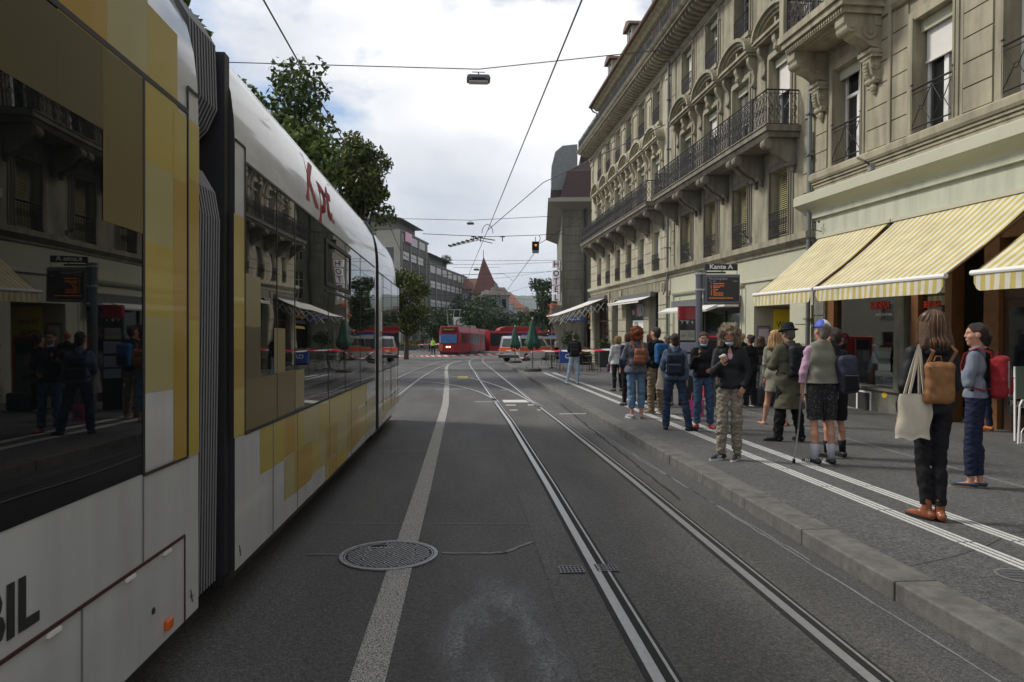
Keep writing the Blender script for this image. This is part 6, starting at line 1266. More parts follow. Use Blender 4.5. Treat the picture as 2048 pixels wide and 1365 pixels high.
MB().tube([(-.55,0,.34),(-.1,0,.85),(.4,0,.85),(.55,0,.34)],.025,5).tube([(-.1,0,.85),(0,0,.34),(.4,0,.85)],.025,5).tube([(-.55,0,.34),(0,0,.34)],.02,5).build('frame', m_sheet, T); MB().box(-.22,0,-.06,.06,.92,.98).build('saddle', m_dark, T); MB().tube([(.4,-.25,1.05),(.4,.25,1.05)],.02,5).build('handlebar', m_sheet, T)
P0 = atd(918,682.5,120); T = thing('white_clock_sign', 'small white square sign with a black symbol above the red tram roof', 'sign', (P0[0],P0[1],4.8)); MB().box(-.9,.9,-.08,.08,-1.05,.85).build('board', m_frame, T); MB().tube([(.5*math.cos(q*.5),-.12,-.1+.5*math.sin(q*.5)) for q in range(10)],.08,5).tube([(-.1,-.12,0),(.6,-.12,.6)],.07,4).build('symbol', m_dark, T); MB().tube([(0,.1,-4.8),(0,.1,-1)],.1,6).build('post', m_sheet, T)

# =================================================================== AIR
hz = MB().box(-900,1400,-90,2700,-6,240).build('haze', None if False else m_dark); tag(hz, kind='stuff'); hm_ = bpy.data.materials.new('haze_air'); hm_.use_nodes = True; t_ = hm_.node_tree; t_.nodes.clear(); pv = N(t_,'ShaderNodeVolumePrincipled'); pv.inputs['Color'].default_value = (.80,.88,1.,1); pv.inputs['Density'].default_value = .00014; oo = N(t_,'ShaderNodeOutputMaterial'); t_.links.new(pv.outputs[0], oo.inputs['Volume']); hz.data.materials.clear(); hz.data.materials.append(hm_)
# =================================================================== PEOPLE (implicit surfaces -> one continuous mesh per body / garment)
class Fld:
    def __init__(s, lo, hi, res):
        s.lo = np.array(lo, np.float32); s.res = res; s.n = [int(math.ceil((hi[i]-lo[i])/res))+1 for i in range(3)]
        s.ax = [(s.lo[i]+res*np.arange(s.n[i])).astype(np.float32) for i in range(3)]; s.d = np.full(s.n, .5, np.float32)
    def sl(s, lo, hi):
        o = []
        for i in range(3):
            a = max(0, int((lo[i]-s.lo[i])/s.res)-1); b = min(s.n[i], int((hi[i]-s.lo[i])/s.res)+3)
            if b <= a: return None
            o.append(slice(a,b))
        return tuple(o)
    def grid(s, q): return np.meshgrid(s.ax[0][q[0]], s.ax[1][q[1]], s.ax[2][q[2]], indexing='ij', sparse=True)
    def put(s, q, d, k):
        c = s.d[q]
        if k <= 0: s.d[q] = np.minimum(c, d); return
        h = np.clip(.5+.5*(c-d)/k, 0, 1); s.d[q] = c+(d-c)*h-k*h*(1-h)
    def cap(s, a, b, r1, r2=None, k=.02, sy=1., sx=1.):
        r2 = r1 if r2 is None else r2; a = np.array(a, float); b = np.array(b, float); rm = max(r1, r2)*max(1, sy, sx)+k+.02
        q = s.sl(np.minimum(a,b)-rm, np.maximum(a,b)+rm)
        if q is None: return s
        X, Y, Z = s.grid(q); S = np.array([sx, sy, 1.]); A = a/S; B = b/S; X = X/sx; Y = Y/sy; ab = B-A; L2 = max(ab@ab, 1e-9)
        t = np.clip(((X-A[0])*ab[0]+(Y-A[1])*ab[1]+(Z-A[2])*ab[2])/L2, 0, 1)
        d = np.sqrt((X-A[0]-t*ab[0])**2+(Y-A[1]-t*ab[1])**2+(Z-A[2]-t*ab[2])**2)-(r1+(r2-r1)*t)
        s.put(q, d.astype(np.float32)*min(1, sy, sx)**.5, k); return s
    def ell(s, c, r, k=.02, rot=None, neg=False):
        c = np.array(c, float); rm = max(r)+k+.02; q = s.sl(c-rm, c+rm)
        if q is None: return s
        X, Y, Z = s.grid(q); P = [X-c[0], Y-c[1], Z-c[2]]
        if rot is not None:
            Rm = np.array(rot.to_3x3().transposed()); P = [Rm[i][0]*P[0]+Rm[i][1]*P[1]+Rm[i][2]*P[2] for i in range(3)]
        nn = np.sqrt((P[0]/r[0])**2+(P[1]/r[1])**2+(P[2]/r[2])**2); d = ((nn-1)*min(r)).astype(np.float32)
        if neg: s.d[q] = np.maximum(s.d[q], -d)
        else: s.put(q, d, k)
        return s
    def rbox(s, c, h, rr, k=.0, rot=None):
        c = np.array(c, float); rm = float(np.linalg.norm(h))+k+.02; q = s.sl(c-rm, c+rm)
        if q is None: return s
        X, Y, Z = s.grid(q); P = [X-c[0], Y-c[1], Z-c[2]]
        if rot is not None:
            Rm = np.array(rot.to_3x3().transposed()); P = [Rm[i][0]*P[0]+Rm[i][1]*P[1]+Rm[i][2]*P[2] for i in range(3)]
        Q = [np.abs(P[i])-(h[i]-rr) for i in range(3)]; d = np.sqrt(np.maximum(Q[0],0)**2+np.maximum(Q[1],0)**2+np.maximum(Q[2],0)**2)+np.minimum(np.maximum(np.maximum(Q[0],Q[1]),Q[2]),0)-rr
        s.put(q, d.astype(np.float32), k); return s
    def cut(s, n, o):
        """remove the side where n.p > o"""
        X, Y, Z = np.meshgrid(*s.ax, indexing='ij', sparse=True); s.d = np.maximum(s.d, (n[0]*X+n[1]*Y+n[2]*Z-o).astype(np.float32)); return s
    def wrinkle(s, amp, f=(18,18,30), seed=0, sharp=1.):
        X, Y, Z = np.meshgrid(*s.ax, indexing='ij', sparse=True); rng = np.random.default_rng(seed); w_ = 0
        for i in range(6):
            a = rng.normal(size=3); a /= np.linalg.norm(a); g_ = .6+rng.random()*1.1; w_ = w_+np.sin(a[0]*f[0]*g_*X+a[1]*f[1]*g_*Y+a[2]*f[2]*g_*Z+rng.random()*6.28+1.2*np.sin(9*Z+4*X+i))
        s.d = (s.d+amp*(w_/2.2)).astype(np.float32); return s
    def mesh(s, name, mats, shade=True):
        d = s.d; d[0]=d[-1]=.5; d[:,0]=d[:,-1]=.5; d[:,:,0]=d[:,:,-1]=.5; ins = d < 0
        cnt = sum(ins[i:i+ins.shape[0]-1 or None, j:j+ins.shape[1]-1 or None, k:k+ins.shape[2]-1 or None][:ins.shape[0]-1,:ins.shape[1]-1,:ins.shape[2]-1].astype(np.int8) for i in (0,1) for j in (0,1) for k in (0,1))
        act = (cnt > 0) & (cnt < 8); idx = np.argwhere(act); me = bpy.data.meshes.new(name)
        if len(idx) == 0: return me
        num = -np.ones(act.shape, np.int32); num[act] = np.arange(len(idx)); P = np.zeros((len(idx),3)); C = np.zeros(len(idx)); cor = [(i,j,k) for i in (0,1) for j in (0,1) for k in (0,1)]
        for a in cor:
            for ax_ in range(3):
                if a[ax_]: continue
                b = list(a); b[ax_] = 1; ia = idx+a; ib = idx+b; da = d[tuple(ia.T)]; db = d[tuple(ib.T)]; m = (da < 0) != (db < 0); t = np.where(m, da/(da-db+1e-12), 0)
                pp = ia.astype(float); pp[:,ax_] += t; P[m] += pp[m]; C[m] += 1
        P = P/C[:,None]; V = P*s.res+s.lo; F = []
        for ax_ in range(3):
            sh = [slice(None)]*3; s2 = [slice(None)]*3; sh[ax_] = slice(0,-1); s2[ax_] = slice(1,None); A = ins[tuple(sh)]; B = ins[tuple(s2)]; e = np.argwhere(A != B); fl = A[tuple(e.T)]
            u_, v_ = (ax_+1) % 3, (ax_+2) % 3; q = []
            for du, dv in ((-1,-1),(0,-1),(0,0),(-1,0)):
                c = e.copy(); c[:,u_] += du; c[:,v_] += dv; q.append(num[tuple(c.T)])
            q = np.stack(q, 1); q[~fl] = q[~fl][:,::-1]; F.append(q[(q >= 0).all(1)])
        F = np.concatenate(F).astype(np.int32); me.vertices.add(len(V)); me.vertices.foreach_set('co', V.astype(np.float32).ravel()); me.loops.add(F.size); me.loops.foreach_set('vertex_index', F.ravel()); me.polygons.add(len(F)); me.polygons.foreach_set('loop_start', np.arange(0,F.size,4,dtype=np.int32)); me.polygons.foreach_set('loop_total', np.full(len(F),4,np.int32))
        me.polygons.foreach_set('use_smooth', np.ones(len(F),bool))
        for x in (mats if isinstance(mats,(list,tuple)) else [mats]): me.materials.append(x)
        me.update(calc_edges=True); me.validate(); return me
def cloth(name, col, var=.12, vs=7., rough=.85, bs=220, bump=.12): return mat(name, col, rough, var=var, vs=vs, bump=bump, bs=bs, spec=.2)
SKIN = mat('skin', (.42,.22,.15), .5, var=.08, vs=9, spec=.35); SKIN2 = mat('skin_tanned', (.38,.20,.135), .5, var=.1, vs=9, spec=.35)
def hairmat(name, col, var=.45):
    m = mat(name, col, .45, var=var, vs=5, spec=.4, bump=.8, bs=30)
    t = m.node_tree
    for n in t.nodes:
        if n.type == 'TEX_NOISE':
            mp = t.nodes.new('ShaderNodeMapping'); mp.inputs['Scale'].default_value = (9,9,1.3); c = [x for x in t.nodes if x.type == 'TEX_COORD'][0]; t.links.new(c.outputs['Object'], mp.inputs[0]); t.links.new(mp.outputs[0], n.inputs[0])
    return m
STD = dict(hipL=(-.09,0,.93), kneeL=(-.105,.015,.50), ankL=(-.12,-.02,.085), toeL=(-.15,.14,.03), hipR=(.09,0,.93), kneeR=(.105,.015,.50), ankR=(.12,-.02,.085), toeR=(.15,.14,.03),
    shL=(-.185,0,1.405), elL=(-.235,-.02,1.13), wrL=(-.245,.04,.89), shR=(.185,0,1.405), elR=(.235,-.02,1.13), wrR=(.245,.04,.89))
def person(lab, u, v, H, face, top=None, bot=None, shoe=None, hair=None, pose=None, res=.011, skin=None, head=(0,0), build=1., face_on=False, scarf=None, hat=None, mask=False, socks=None, group=None, seed=0, xoff=0.):
    skin = skin or SKIN; x, y, _ = gnd(u, v, PZ); T = thing('person', lab, 'person', (x+xoff,y,PZ), R_(face), group=group or 'people waiting on the pavement'); k = H/1.75; T.scale = (k*build**.5,k*build**.5,k); T['_k'] = k
    J_ = dict(STD)
    if pose: J_.update(pose)
    J_ = {k2: ((v2[0]*.84,)+tuple(v2[1:]) if k2[:2] in ('sh','el','wr') and hasattr(v2,'__len__') else v2) for k2, v2 in J_.items()}
    V3 = lambda n: np.array(J_[n], float)
    LF = .74 if bot and bot.get('hem',.09) < .45 else (.86 if bot else 1.); AF = .72 if top and top.get('sleeve',1.) > .55 else 1.
    lo = (-.62,-.42,-.03); hi = (.62,.62,1.86)
    pts = np.array([J_[n] for n in STD]); lo = tuple(np.minimum(np.minimum(pts.min(0)-.16, (-.3,-.26,-.03)), (-.3,-.26,-.03))); hi = tuple(np.maximum(pts.max(0)+.16, (.3,.26,1.84))); b_ = build
    hy, hp_ = R_(head[0]), R_(head[1]); HM = Matrix.Translation((0,-.01,1.50)) @ Matrix.Rotation(hy,4,'Z') @ Matrix.Rotation(-hp_,4,'X') @ Matrix.Translation((0,.01,-1.50)); HR = HM.to_3x3().to_4x4()
    hd = lambda p: tuple(HM @ Vector(p))
    # ---- body
    f = Fld(lo, hi, res)
    f.cap((-.065,0,1.30),(.065,0,1.30),.100*b_,k=.03,sy=.80); f.cap((-.09,0,1.39),(.09,0,1.39),.058,k=.03,sy=.85); f.cap((-.045,.0,1.10),(.045,.0,1.10),.085*b_,k=.05,sy=.86); f.cap((-.06,0,.965),(.06,0,.965),.095*b_,k=.05,sy=.9)
    f.cap((0,-.02,1.42),(0,-.005,1.56),.056,.050,k=.03)
    for s_ in 'LR':
        f.cap(V3('hip'+s_),V3('knee'+s_),.080*b_*LF,.054*LF,k=.03); kn, an, to = V3('knee'+s_),V3('ank'+s_),V3('toe'+s_); cf = kn+(an-kn)*.32+np.array((0,-.015,0)); f.cap(kn,cf,.051*LF,.054*LF,k=.02); f.cap(cf,an,.053*LF,.034,k=.02); f.cap(an+np.array((0,-.02,-.04)),to,.036*(.72 if shoe else 1),.026*(.6 if shoe else 1),k=.02)
        sh, el, wr = V3('sh'+s_),V3('el'+s_),V3('wr'+s_); f.cap(sh,el,.048*b_*AF,.039*AF,k=.03); f.cap(el,el+(wr-el)*.3,.040*AF,.039*AF,k=.015); f.cap(el+(wr-el)*.3,wr,.038*AF,.024,k=.015)
        # hand: palm, four bent fingers of unequal length and a thumb from the side
        dr = J_.get('hand'+s_); dr = np.array(dr, float) if dr is not None else (wr-el)/np.linalg.norm(wr-el); dr /= np.linalg.norm(dr); pn = np.array(J_.get('palm'+s_, (1 if s_ == 'L' else -1, 0, 0)), float); pn -= dr*(pn@dr); pn /= np.linalg.norm(pn)+1e-9; sd_ = np.cross(dr, pn)*(1 if s_ == 'L' else -1); curl = J_.get('curl'+s_, .45)
        pc = wr+dr*.05
        for q in (-.022,0,.022): f.cap(wr+sd_*q*.6, wr+dr*.085+sd_*q, .017,.015,k=.012)
        for i, (q, L_) in enumerate(((.030,.068),(.010,.078),(-.011,.072),(-.031,.056))):
            a = wr+dr*.088+sd_*q; d1 = dr*math.cos(curl)+pn*math.sin(curl); d2 = dr*math.cos(curl*2.3)+pn*math.sin(curl*2.3); b1 = a+d1*L_*.5; f.cap(a,b1,.0092,.0088,k=.004); f.cap(b1,b1+d2*L_*.5,.0086,.0074,k=.003)
        a = wr+dr*.025+sd_*.026; b1 = a+(dr*.6+sd_*.7+pn*.35)*.038; f.cap(a,b1,.0115,.010,k=.006); f.cap(b1,b1+(dr*.85+pn*.5)*.032,.0098,.008,k=.003)
    f.ell(hd((0,-.012,1.655)),(.078,.096,.093),.02,HR); f.ell(hd((0,.018,1.585)),(.060,.070,.075),.03,HR); f.cap(hd((0,.03,1.535)),hd((0,.058,1.532)),.026,.022,k=.02); f.cap(hd((-.03,.066,1.662)),hd((.03,.066,1.662)),.018,k=.02)
    f.cap(hd((0,.084,1.648)),hd((0,.100,1.612)),.008,.0115,k=.012); f.ell(hd((0,.092,1.605)),(.017,.011,.008),.008,HR); f.ell(hd((0,.084,1.572)),(.024,.012,.011),.008,HR)
    for s_ in (-1,1): f.ell(hd((s_*.078,-.008,1.62)),(.012,.022,.032),.008,HR); f.ell(hd((s_*.032,.088,1.638)),(.018,.02,.012),.0,HR,neg=True); f.ell(hd((s_*.04,.06,1.605)),(.024,.022,.022),.02,HR)
    inst('body', f.mesh('body',[skin]), T)
    if face_on:
        g = MB()
        for s_ in (-1,1): g.ball(hd((s_*.032,.070,1.638)), .0125, 10); g.ball(hd((s_*.032,.0795,1.638)), .0058, 8, 1)
        g.build('eyes', [mat('eye_white',(.55,.52,.50),.3), m_dark], T, smooth=True)
        for s_ in (-1,1): MB().tube([hd((s_*.015,.087,1.655)),hd((s_*.034,.088,1.663)),hd((s_*.052,.078,1.656))], .0035, 5).build('eyebrow', mat('brow_brown',(.06,.035,.02),.8), T)
        g = MB(); g.ball(hd((0,.096,1.571)), (.021,.006,.007), 10); g.build('mouth', mat('lips',(.33,.08,.07),.4), T, smooth=True)
    if mask:
        fm = Fld((-.13,-.05,1.42),(.13,.2,1.68),.005); fm.ell(hd((0,.048,1.530)),(.060,.064,.034),.01,HR); fm.ell(hd((0,.04,1.552)),(.054,.060,.052),.0,HR,neg=True); fm.wrinkle(.0015,(10,10,260),1); me = fm.mesh('mask',[mat('mask_blue',(.30,.42,.55),.8)]); o = inst('mask', me, T)
        g = MB()
        for s_ in (-1,1): g.tube([hd((s_*.05,.075,1.555)),hd((s_*.075,.03,1.59)),hd((s_*.083,-.02,1.625))], .002, 4)
        g.build('mask_loop', m_frame, T)
    # ---- trousers
    if bot:
        t = bot.get('t',.016)*.75; f = Fld(lo, hi, res); hem = bot.get('hem',.09); fl_ = bot.get('flare',.0)
        f.cap((-.068,0,.985),(.068,0,.985),.100*b_+t,k=.04,sy=.92); f.cap((-.055,0,1.06),(.055,0,1.06),.088*b_+t,k=.04,sy=.9)
        for s_ in 'LR':
            hp2, kn, an = V3('hip'+s_),V3('knee'+s_),V3('ank'+s_)
            if hem > .45: f.cap(hp2,kn+np.array((0,0,-.06)),.088*b_+t,.062+t+fl_,k=.03)
            else:
                f.cap(hp2,kn,.080*b_+t,.054+t,k=.03); f.cap(kn,an,.054+t,.042+t+fl_,k=.02); f.cap(kn+(an-kn)*.25+np.array((0,-.012,0)),kn+(an-kn)*.5,.053+t,.048+t,k=.02)
        w_ = bot.get('w',.004); f.wrinkle(w_*.8,(30,30,34),seed+3); f.wrinkle(w_*.75 if res < .0125 else 0,(60,60,110),seed+4); f.cut((0,0,1),bot.get('waist',1.07)); f.cut((0,0,-1),-hem); inst(bot.get('name','trousers'), f.mesh('trousers',[bot['m']]), T)
        if bot.get('belt'): MB().lathe([(.132,1.03),(.137,1.03),(.137,1.065),(.132,1.065)],20).build('belt', m_dark, T).scale = (1.1*b_,.9*b_,1)
    # ---- shoes
    if shoe:
        up = shoe.get('up',.075)
        for s_ in 'LR':
            an, to = V3('ank'+s_),V3('toe'+s_); a2 = Vector((an[0],an[1],0)); t2 = Vector((to[0],to[1],0)); dv = (t2-a2).normalized(); he = a2-dv*.045; tt = a2+dv*.205; mn = [min(he.x,tt.x)-.07,min(he.y,tt.y)-.07,-.01]; mxv = [max(he.x,tt.x)+.07,max(he.y,tt.y)+.07,up+.14]
            lift = max(0, to[2]-.03); rk = shoe.get('r',.94); f = Fld(mn, mxv, min(res,.008)); f.cap((he.x,he.y,.045),(a2.x+dv.x*.05,a2.y+dv.y*.05,.052),.040*rk,.041*rk,k=.02); f.cap((a2.x+dv.x*.05,a2.y+dv.y*.05,.047),(tt.x-dv.x*.04,tt.y-dv.y*.04,.030),.041*rk,.034*rk,k=.02); f.cap((a2.x,a2.y,.05),(an[0],an[1],up+.03),.040*rk,.042*rk if up < .1 else .047*rk,k=.02); f.cut((0,0,1),up); f.cut((0,0,-1),-.012)
            so_ = inst('shoe', f.mesh('shoe',[shoe['m']]), T)
            g = MB(); n_ = 18; sd2 = Vector((dv.y,-dv.x,0)); out = []
            for i in range(n_):
                q = 2*math.pi*i/n_; L_ = .132*math.cos(q); W_ = (.040+.008*math.cos(q))*math.sin(q); p = a2+dv*(.08+L_)+sd2*W_; out.append((p.x,p.y))
            g.ext(out,'z',.0,shoe.get('sole_h',.022)); g.build('sole', shoe.get('sole', m_dark), so_)
            if shoe.get('stripes'):
                g = MB()
                for sg in (-1,1):
                    for j in range(3): p = a2+dv*(.045+j*.026)+sd2*sg*.0455; q2 = p+dv*.012; g.add([(p.x-dv.x*.006,p.y-dv.y*.006,.066),(p.x+dv.x*.006,p.y+dv.y*.006,.066),(q2.x+sd2.x*sg*.002+dv.x*.006,q2.y+sd2.y*sg*.002+dv.y*.006,.030),(q2.x+sd2.x*sg*.002-dv.x*.006,q2.y+sd2.y*sg*.002-dv.y*.006,.030)],[(0,1,2,3)])
                g.build('stripes', m_frame, so_)
    if socks:
        for s_ in 'LR': an, kn = V3('ank'+s_),V3('knee'+s_); MB().tube([tuple(an+(0,0,-.02)),tuple(an+(kn-an)*.2),tuple(an+(kn-an)*socks.get('h',.42))],[.041,.046,.056],14).build('sock', socks['m'], T, smooth=True)
    # ---- upper garment
    if top:
        t = top.get('t',.022)*.62; hem = top.get('hem',.93); f = Fld(lo, hi, res)
        f.cap((-.068,0,1.29),(.068,0,1.29),.106*b_+t,k=.04,sy=.84); f.cap((-.095,0,1.385),(.095,0,1.385),.062+t,k=.04,sy=.95); f.cap((-.05,0,1.10),(.05,0,1.10),.098*b_+t,k=.05,sy=.92); f.cap((-.068,0,.97),(.068,0,.97),.104*b_+t+.006,k=.05,sy=.95)
        if hem < .9: f.cap((-.07,-.01,.92),(.07,-.01,hem),.108*b_+t,.115*b_+t+top.get('flare',.03),k=.05,sy=.9); f.cap((.07,-.01,.92),(-.07,-.01,hem),.108*b_+t,.115*b_+t+top.get('flare',.03),k=.05,sy=.9)
        sl_ = top.get('sleeve',1.); 
        for s_ in 'LR':
            sh, el, wr = V3('sh'+s_),V3('el'+s_),V3('wr'+s_)
            if sl_ <= 0: continue
            f.cap(sh,el,.045*b_+t,.037+t*.9,k=.022)
            if sl_ > .55: e_ = el+(wr-el)*min(1,(sl_-.5)*2)*.97; f.cap(el,e_,.037+t*.9,.029+t*.8,k=.02)
        f.cap((0,-.015,1.43),(0,-.008,1.475+top.get('collar',0)),.062+t*.5,.058+t*.6,k=.03)
        f.wrinkle(top.get('w',.004),(26,26,30),seed+9); f.wrinkle(top.get('w',.004)*.5 if res < .0125 else 0,(70,70,50),seed+10); f.cut((0,0,-1),-hem); f.cut((0,.25,1),1.497+top.get('collar',0))
        if top.get('vest'): 
            for s_ in (-1,1): f.cut((s_*1.,0,.25),.215+.25*1.30)
        if top.get('inner'): f.ell((.0,.145,1.44),(.062,.11,.15),.0,neg=True)
        o = inst(top.get('name','jacket'), f.mesh('jacket',[top['m']]), T)
        if top.get('hood'):
            f = Fld((-.2,-.26,1.3),(.2,.12,1.62),.01); f.ell((0,-.095,1.43),(.115,.065,.06),.02); f.cap((-.08,.03,1.44),(-.07,-.09,1.455),.03,k=.03); f.cap((.08,.03,1.44),(.07,-.09,1.455),.03,k=.03); f.ell((0,-.01,1.54),(.080,.075,.085),.0,neg=True); f.wrinkle(.005,(40,40,60),seed+2); inst('hood', f.mesh('hood',[top['m']]), o)
        if top.get('inner'):
            f = Fld((-.14,-.02,1.15),(.14,.2,1.5),.007); f.cap((-.06,0,1.29),(.06,0,1.29),.104,k=.03,sy=.84); f.cap((-.08,0,1.36),(.08,0,1.36),.062,k=.03,sy=1.0); f.cut((0,-1,0),-.02); f.cut((0,0,1),1.43); f.ell((0,.08,1.45),(.05,.06,.07),.0,neg=True); inst('shirt', f.mesh('shirt',[top['inner']]), T)
        if top.get('pockets'):
            for s_ in (-1,1): MB().box(s_*.10-.04,s_*.10+.04,.11,.125,1.05,1.15).build('pocket', top['m'], o)
    if J_.get('under'): pass
    # ---- hair
    if hair:
        kd = hair['k']; hm = hair['m']; rs = min(res,.009); f = Fld((-.22,-.24,1.30),(.22,.16,1.86),rs)
        if kd == 'short': f.ell(hd((0,-.018,1.665)),(.086,.103,.098),.01,HR); f.ell(hd((0,-.05,1.60)),(.072,.062,.075),.02,HR); f.wrinkle(.003,(60,60,60),seed)
        elif kd == 'bob': f.ell(hd((0,-.02,1.665)),(.096,.110,.102),.02,HR); f.cap(hd((-.06,-.03,1.62)),hd((-.07,-.03,1.52)),.050,.035,k=.03); f.cap(hd((.06,-.03,1.62)),hd((.07,-.03,1.52)),.050,.035,k=.03); f.cap(hd((0,-.06,1.62)),hd((0,-.075,1.52)),.07,.05,k=.03); f.wrinkle(.004,(90,90,8),seed)
        elif kd == 'long':
            f.ell(hd((0,-.02,1.665)),(.097,.112,.103),.02,HR)
            for q in (-.075,-.04,0,.04,.075): f.cap(hd((q,-.045,1.62)),hd((q*1.55,-.115+abs(q)*.5,1.44-hair.get('len',0))),.052,.036,k=.03)
            f.wrinkle(.0055,(120,120,7),seed)
        elif kd == 'curly':
            f.ell(hd((0,-.03,1.685)),(.125,.118,.105),.02,HR)
            for s_ in (-1,1): f.ell(hd((s_*.098,-.01,1.60)),(.048,.07,.10),.03,HR); f.ell(hd((s_*.10,-.02,1.50)),(.042,.05,.05),.03,HR)
            f.wrinkle(.013,(75,75,75),seed); f.wrinkle(.006,(150,150,150),seed+1)
        elif kd == 'redcurl': f.ell(hd((0,-.03,1.67)),(.118,.118,.108),.02,HR); f.ell(hd((0,-.06,1.575)),(.105,.075,.075),.03,HR); f.wrinkle(.011,(60,60,60),seed); f.wrinkle(.005,(140,140,140),seed+1)
        elif kd == 'bun': f.ell(hd((0,-.018,1.665)),(.086,.103,.098),.01,HR); f.ell(hd((0,-.05,1.60)),(.070,.06,.07),.02,HR); f.ell(hd((0,-.11,1.70)),(.05,.045,.045),.01,HR); f.wrinkle(.003,(70,70,20),seed)
        elif kd == 'tail': f.ell(hd((0,-.018,1.665)),(.083,.101,.095),.01,HR); f.ell(hd((0,-.05,1.60)),(.066,.055,.062),.02,HR); f.cap(hd((0,-.10,1.64)),hd((0,-.135,1.60)),.016,.024,k=.015); f.cap(hd((0,-.135,1.60)),hd((0,-.135,1.54)),.022,.010,k=.02); f.wrinkle(.003,(80,80,20),seed)
        # keep the face and ears free
        fo_ = hair.get('face',1.); a = HM @ Vector((0,.095,1.60)); f.ell(tuple(a),(.068*fo_,.095,.105),.0,HR,neg=True)
        if kd in ('short','tail','bun'):
            for s_ in (-1,1): f.ell(hd((s_*.085,.012,1.60)),(.035,.045,.055),.0,HR,neg=True)
        ho = inst('hair', f.mesh('hair',[hm]), T)
        if kd in ('long','bob'):
            rg = random.Random(seed+5); g = MB(); bt = 1.44-hair.get('len',0) if kd == 'long' else 1.51
            for q in range(150 if kd == 'long' else 80):
                a = rg.uniform(-2.35,2.35); a0 = a*.6; wl = 1.5 if kd == 'long' else 1.1; rr = 1+rg.random()*.05; P = []
                for z, e in ((1.765,.25),(1.755,.6),(1.72,.93),(1.66,1.03),(1.60,1.04),(1.54,1.0),(bt+.03,.98*wl*.8),(bt-.02-rg.random()*.03,.95*wl*.78)):
                    aa = a0+(a-a0)*min(1,(1.765-z)/.1); P.append(hd((math.sin(aa)*.100*e*rr+rg.uniform(-.003,.003), -.022-math.cos(aa)*.114*e*rr*(1 if z > 1.56 else .98)-(.02 if z < 1.52 and abs(a) < 1.4 else 0), z)))
                g.tube(P, [.0035,.004,.004,.0042,.004,.0038,.0034,.0015], 4, m=rg.randrange(3))
            cc = hm.node_tree.nodes['Principled BSDF']; vm_ = [n for n in hm.node_tree.nodes if n.type == 'VECT_MATH']; c0 = tuple(vm_[0].inputs[0].default_value)
            g.build('strands', [mat('strand_%s_%d' % (hm.name,i), tuple(min(1,x*k2) for x in c0), .4, spec=.4) for i, k2 in enumerate((.6,1.0,1.7))], ho, smooth=True)
        if kd in ('curly','redcurl'):
            me_ = ho.data; rg = random.Random(seed); g = MB(); vv = me_.vertices
            for q in range(330 if kd == 'curly' else 200):
                p = vv[rg.randrange(len(vv))]; c = p.co+p.normal*.004; nn = p.normal; e1 = nn.orthogonal().normalized(); e2 = nn.cross(e1); rr = .010+.010*rg.random(); a0 = rg.random()*6.28; dn = Vector((0,0,-.012))
                g.tube([tuple(c+(e1*math.cos(a0+k*.9)+e2*math.sin(a0+k*.9))*rr+nn*.012*math.sin(k*.8)+dn*k*.4) for k in range(7)], .0034, 4)
            g.build('curls', hm, ho, smooth=True)
    if hat: hat(T, HM)
    return T
def bag_at(T, name, lab, cat, build):
    """a bag is a thing of its own, placed in the wearer's own frame"""
    B_ = thing(name, lab, cat, T.location.copy(), T.rotation_euler.z, group='bags carried by the waiting people'); B_.scale = T.scale; build(B_); return B_
def pack(m, m2, w_=.15, h=.22, d=.075, z=1.24, y=-.21, x=0., tilt=0., pocket=True, straps=True, extra=None, sm=None):
    def b(B_):
        R3 = Matrix.Rotation(tilt,4,'Y'); f = Fld((x-w_-.12,y-d-.09,z-h-.1),(x+w_+.12,y+d+.08,z+h+.1),.008); f.rbox((x,y,z),(w_,d,h),.05,0,R3); f.rbox((x,y-d*.1,z+h*.55),(w_*.93,d*.95,h*.42),.05,.02,R3); f.wrinkle(.004,(30,30,30),3); f.wrinkle(.0025,(85,85,60),8); inst('pack_body', f.mesh('pack_body',[m]), B_)
        if pocket:
            f = Fld((x-w_-.08,y-d-.12,z-h-.05),(x+w_+.08,y,z+h),.008); f.rbox((x,y-d*.9,z-h*.38),(w_*.8,.035,h*.45),.025,0,R3); f.wrinkle(.002,(30,30,30),5); inst('front_pocket', f.mesh('front_pocket',[m2]), B_)
            MB().box(x-w_*.7,x+w_*.7,y-d-.038,y-d-.03,z-.01,z-.002).build('zip', m_sheet, B_)
        if straps:
            for s_ in (-1,1):
                xx = s_*.085; MB().strip([(x*.5+xx,-.17,z+h*.8),(xx*1.05,-.14,1.44),(xx*1.1,-.03,1.485),(xx*1.15,.09,1.43),(xx*1.35,.125,1.30),(xx*1.8,.10,1.15),(xx*2.,.0,1.07),(xx*1.6,-.12,1.04)],(.022,0,0),.006).build('strap', sm or m2, B_)
        MB().tube([(x-.03,y+.03,z+h),(x-.02,y+.02,z+h+.04),(x+.02,y+.02,z+h+.04),(x+.03,y+.03,z+h)],.007,5).build('handle', m2, B_)
        if extra: extra(B_)
    return b
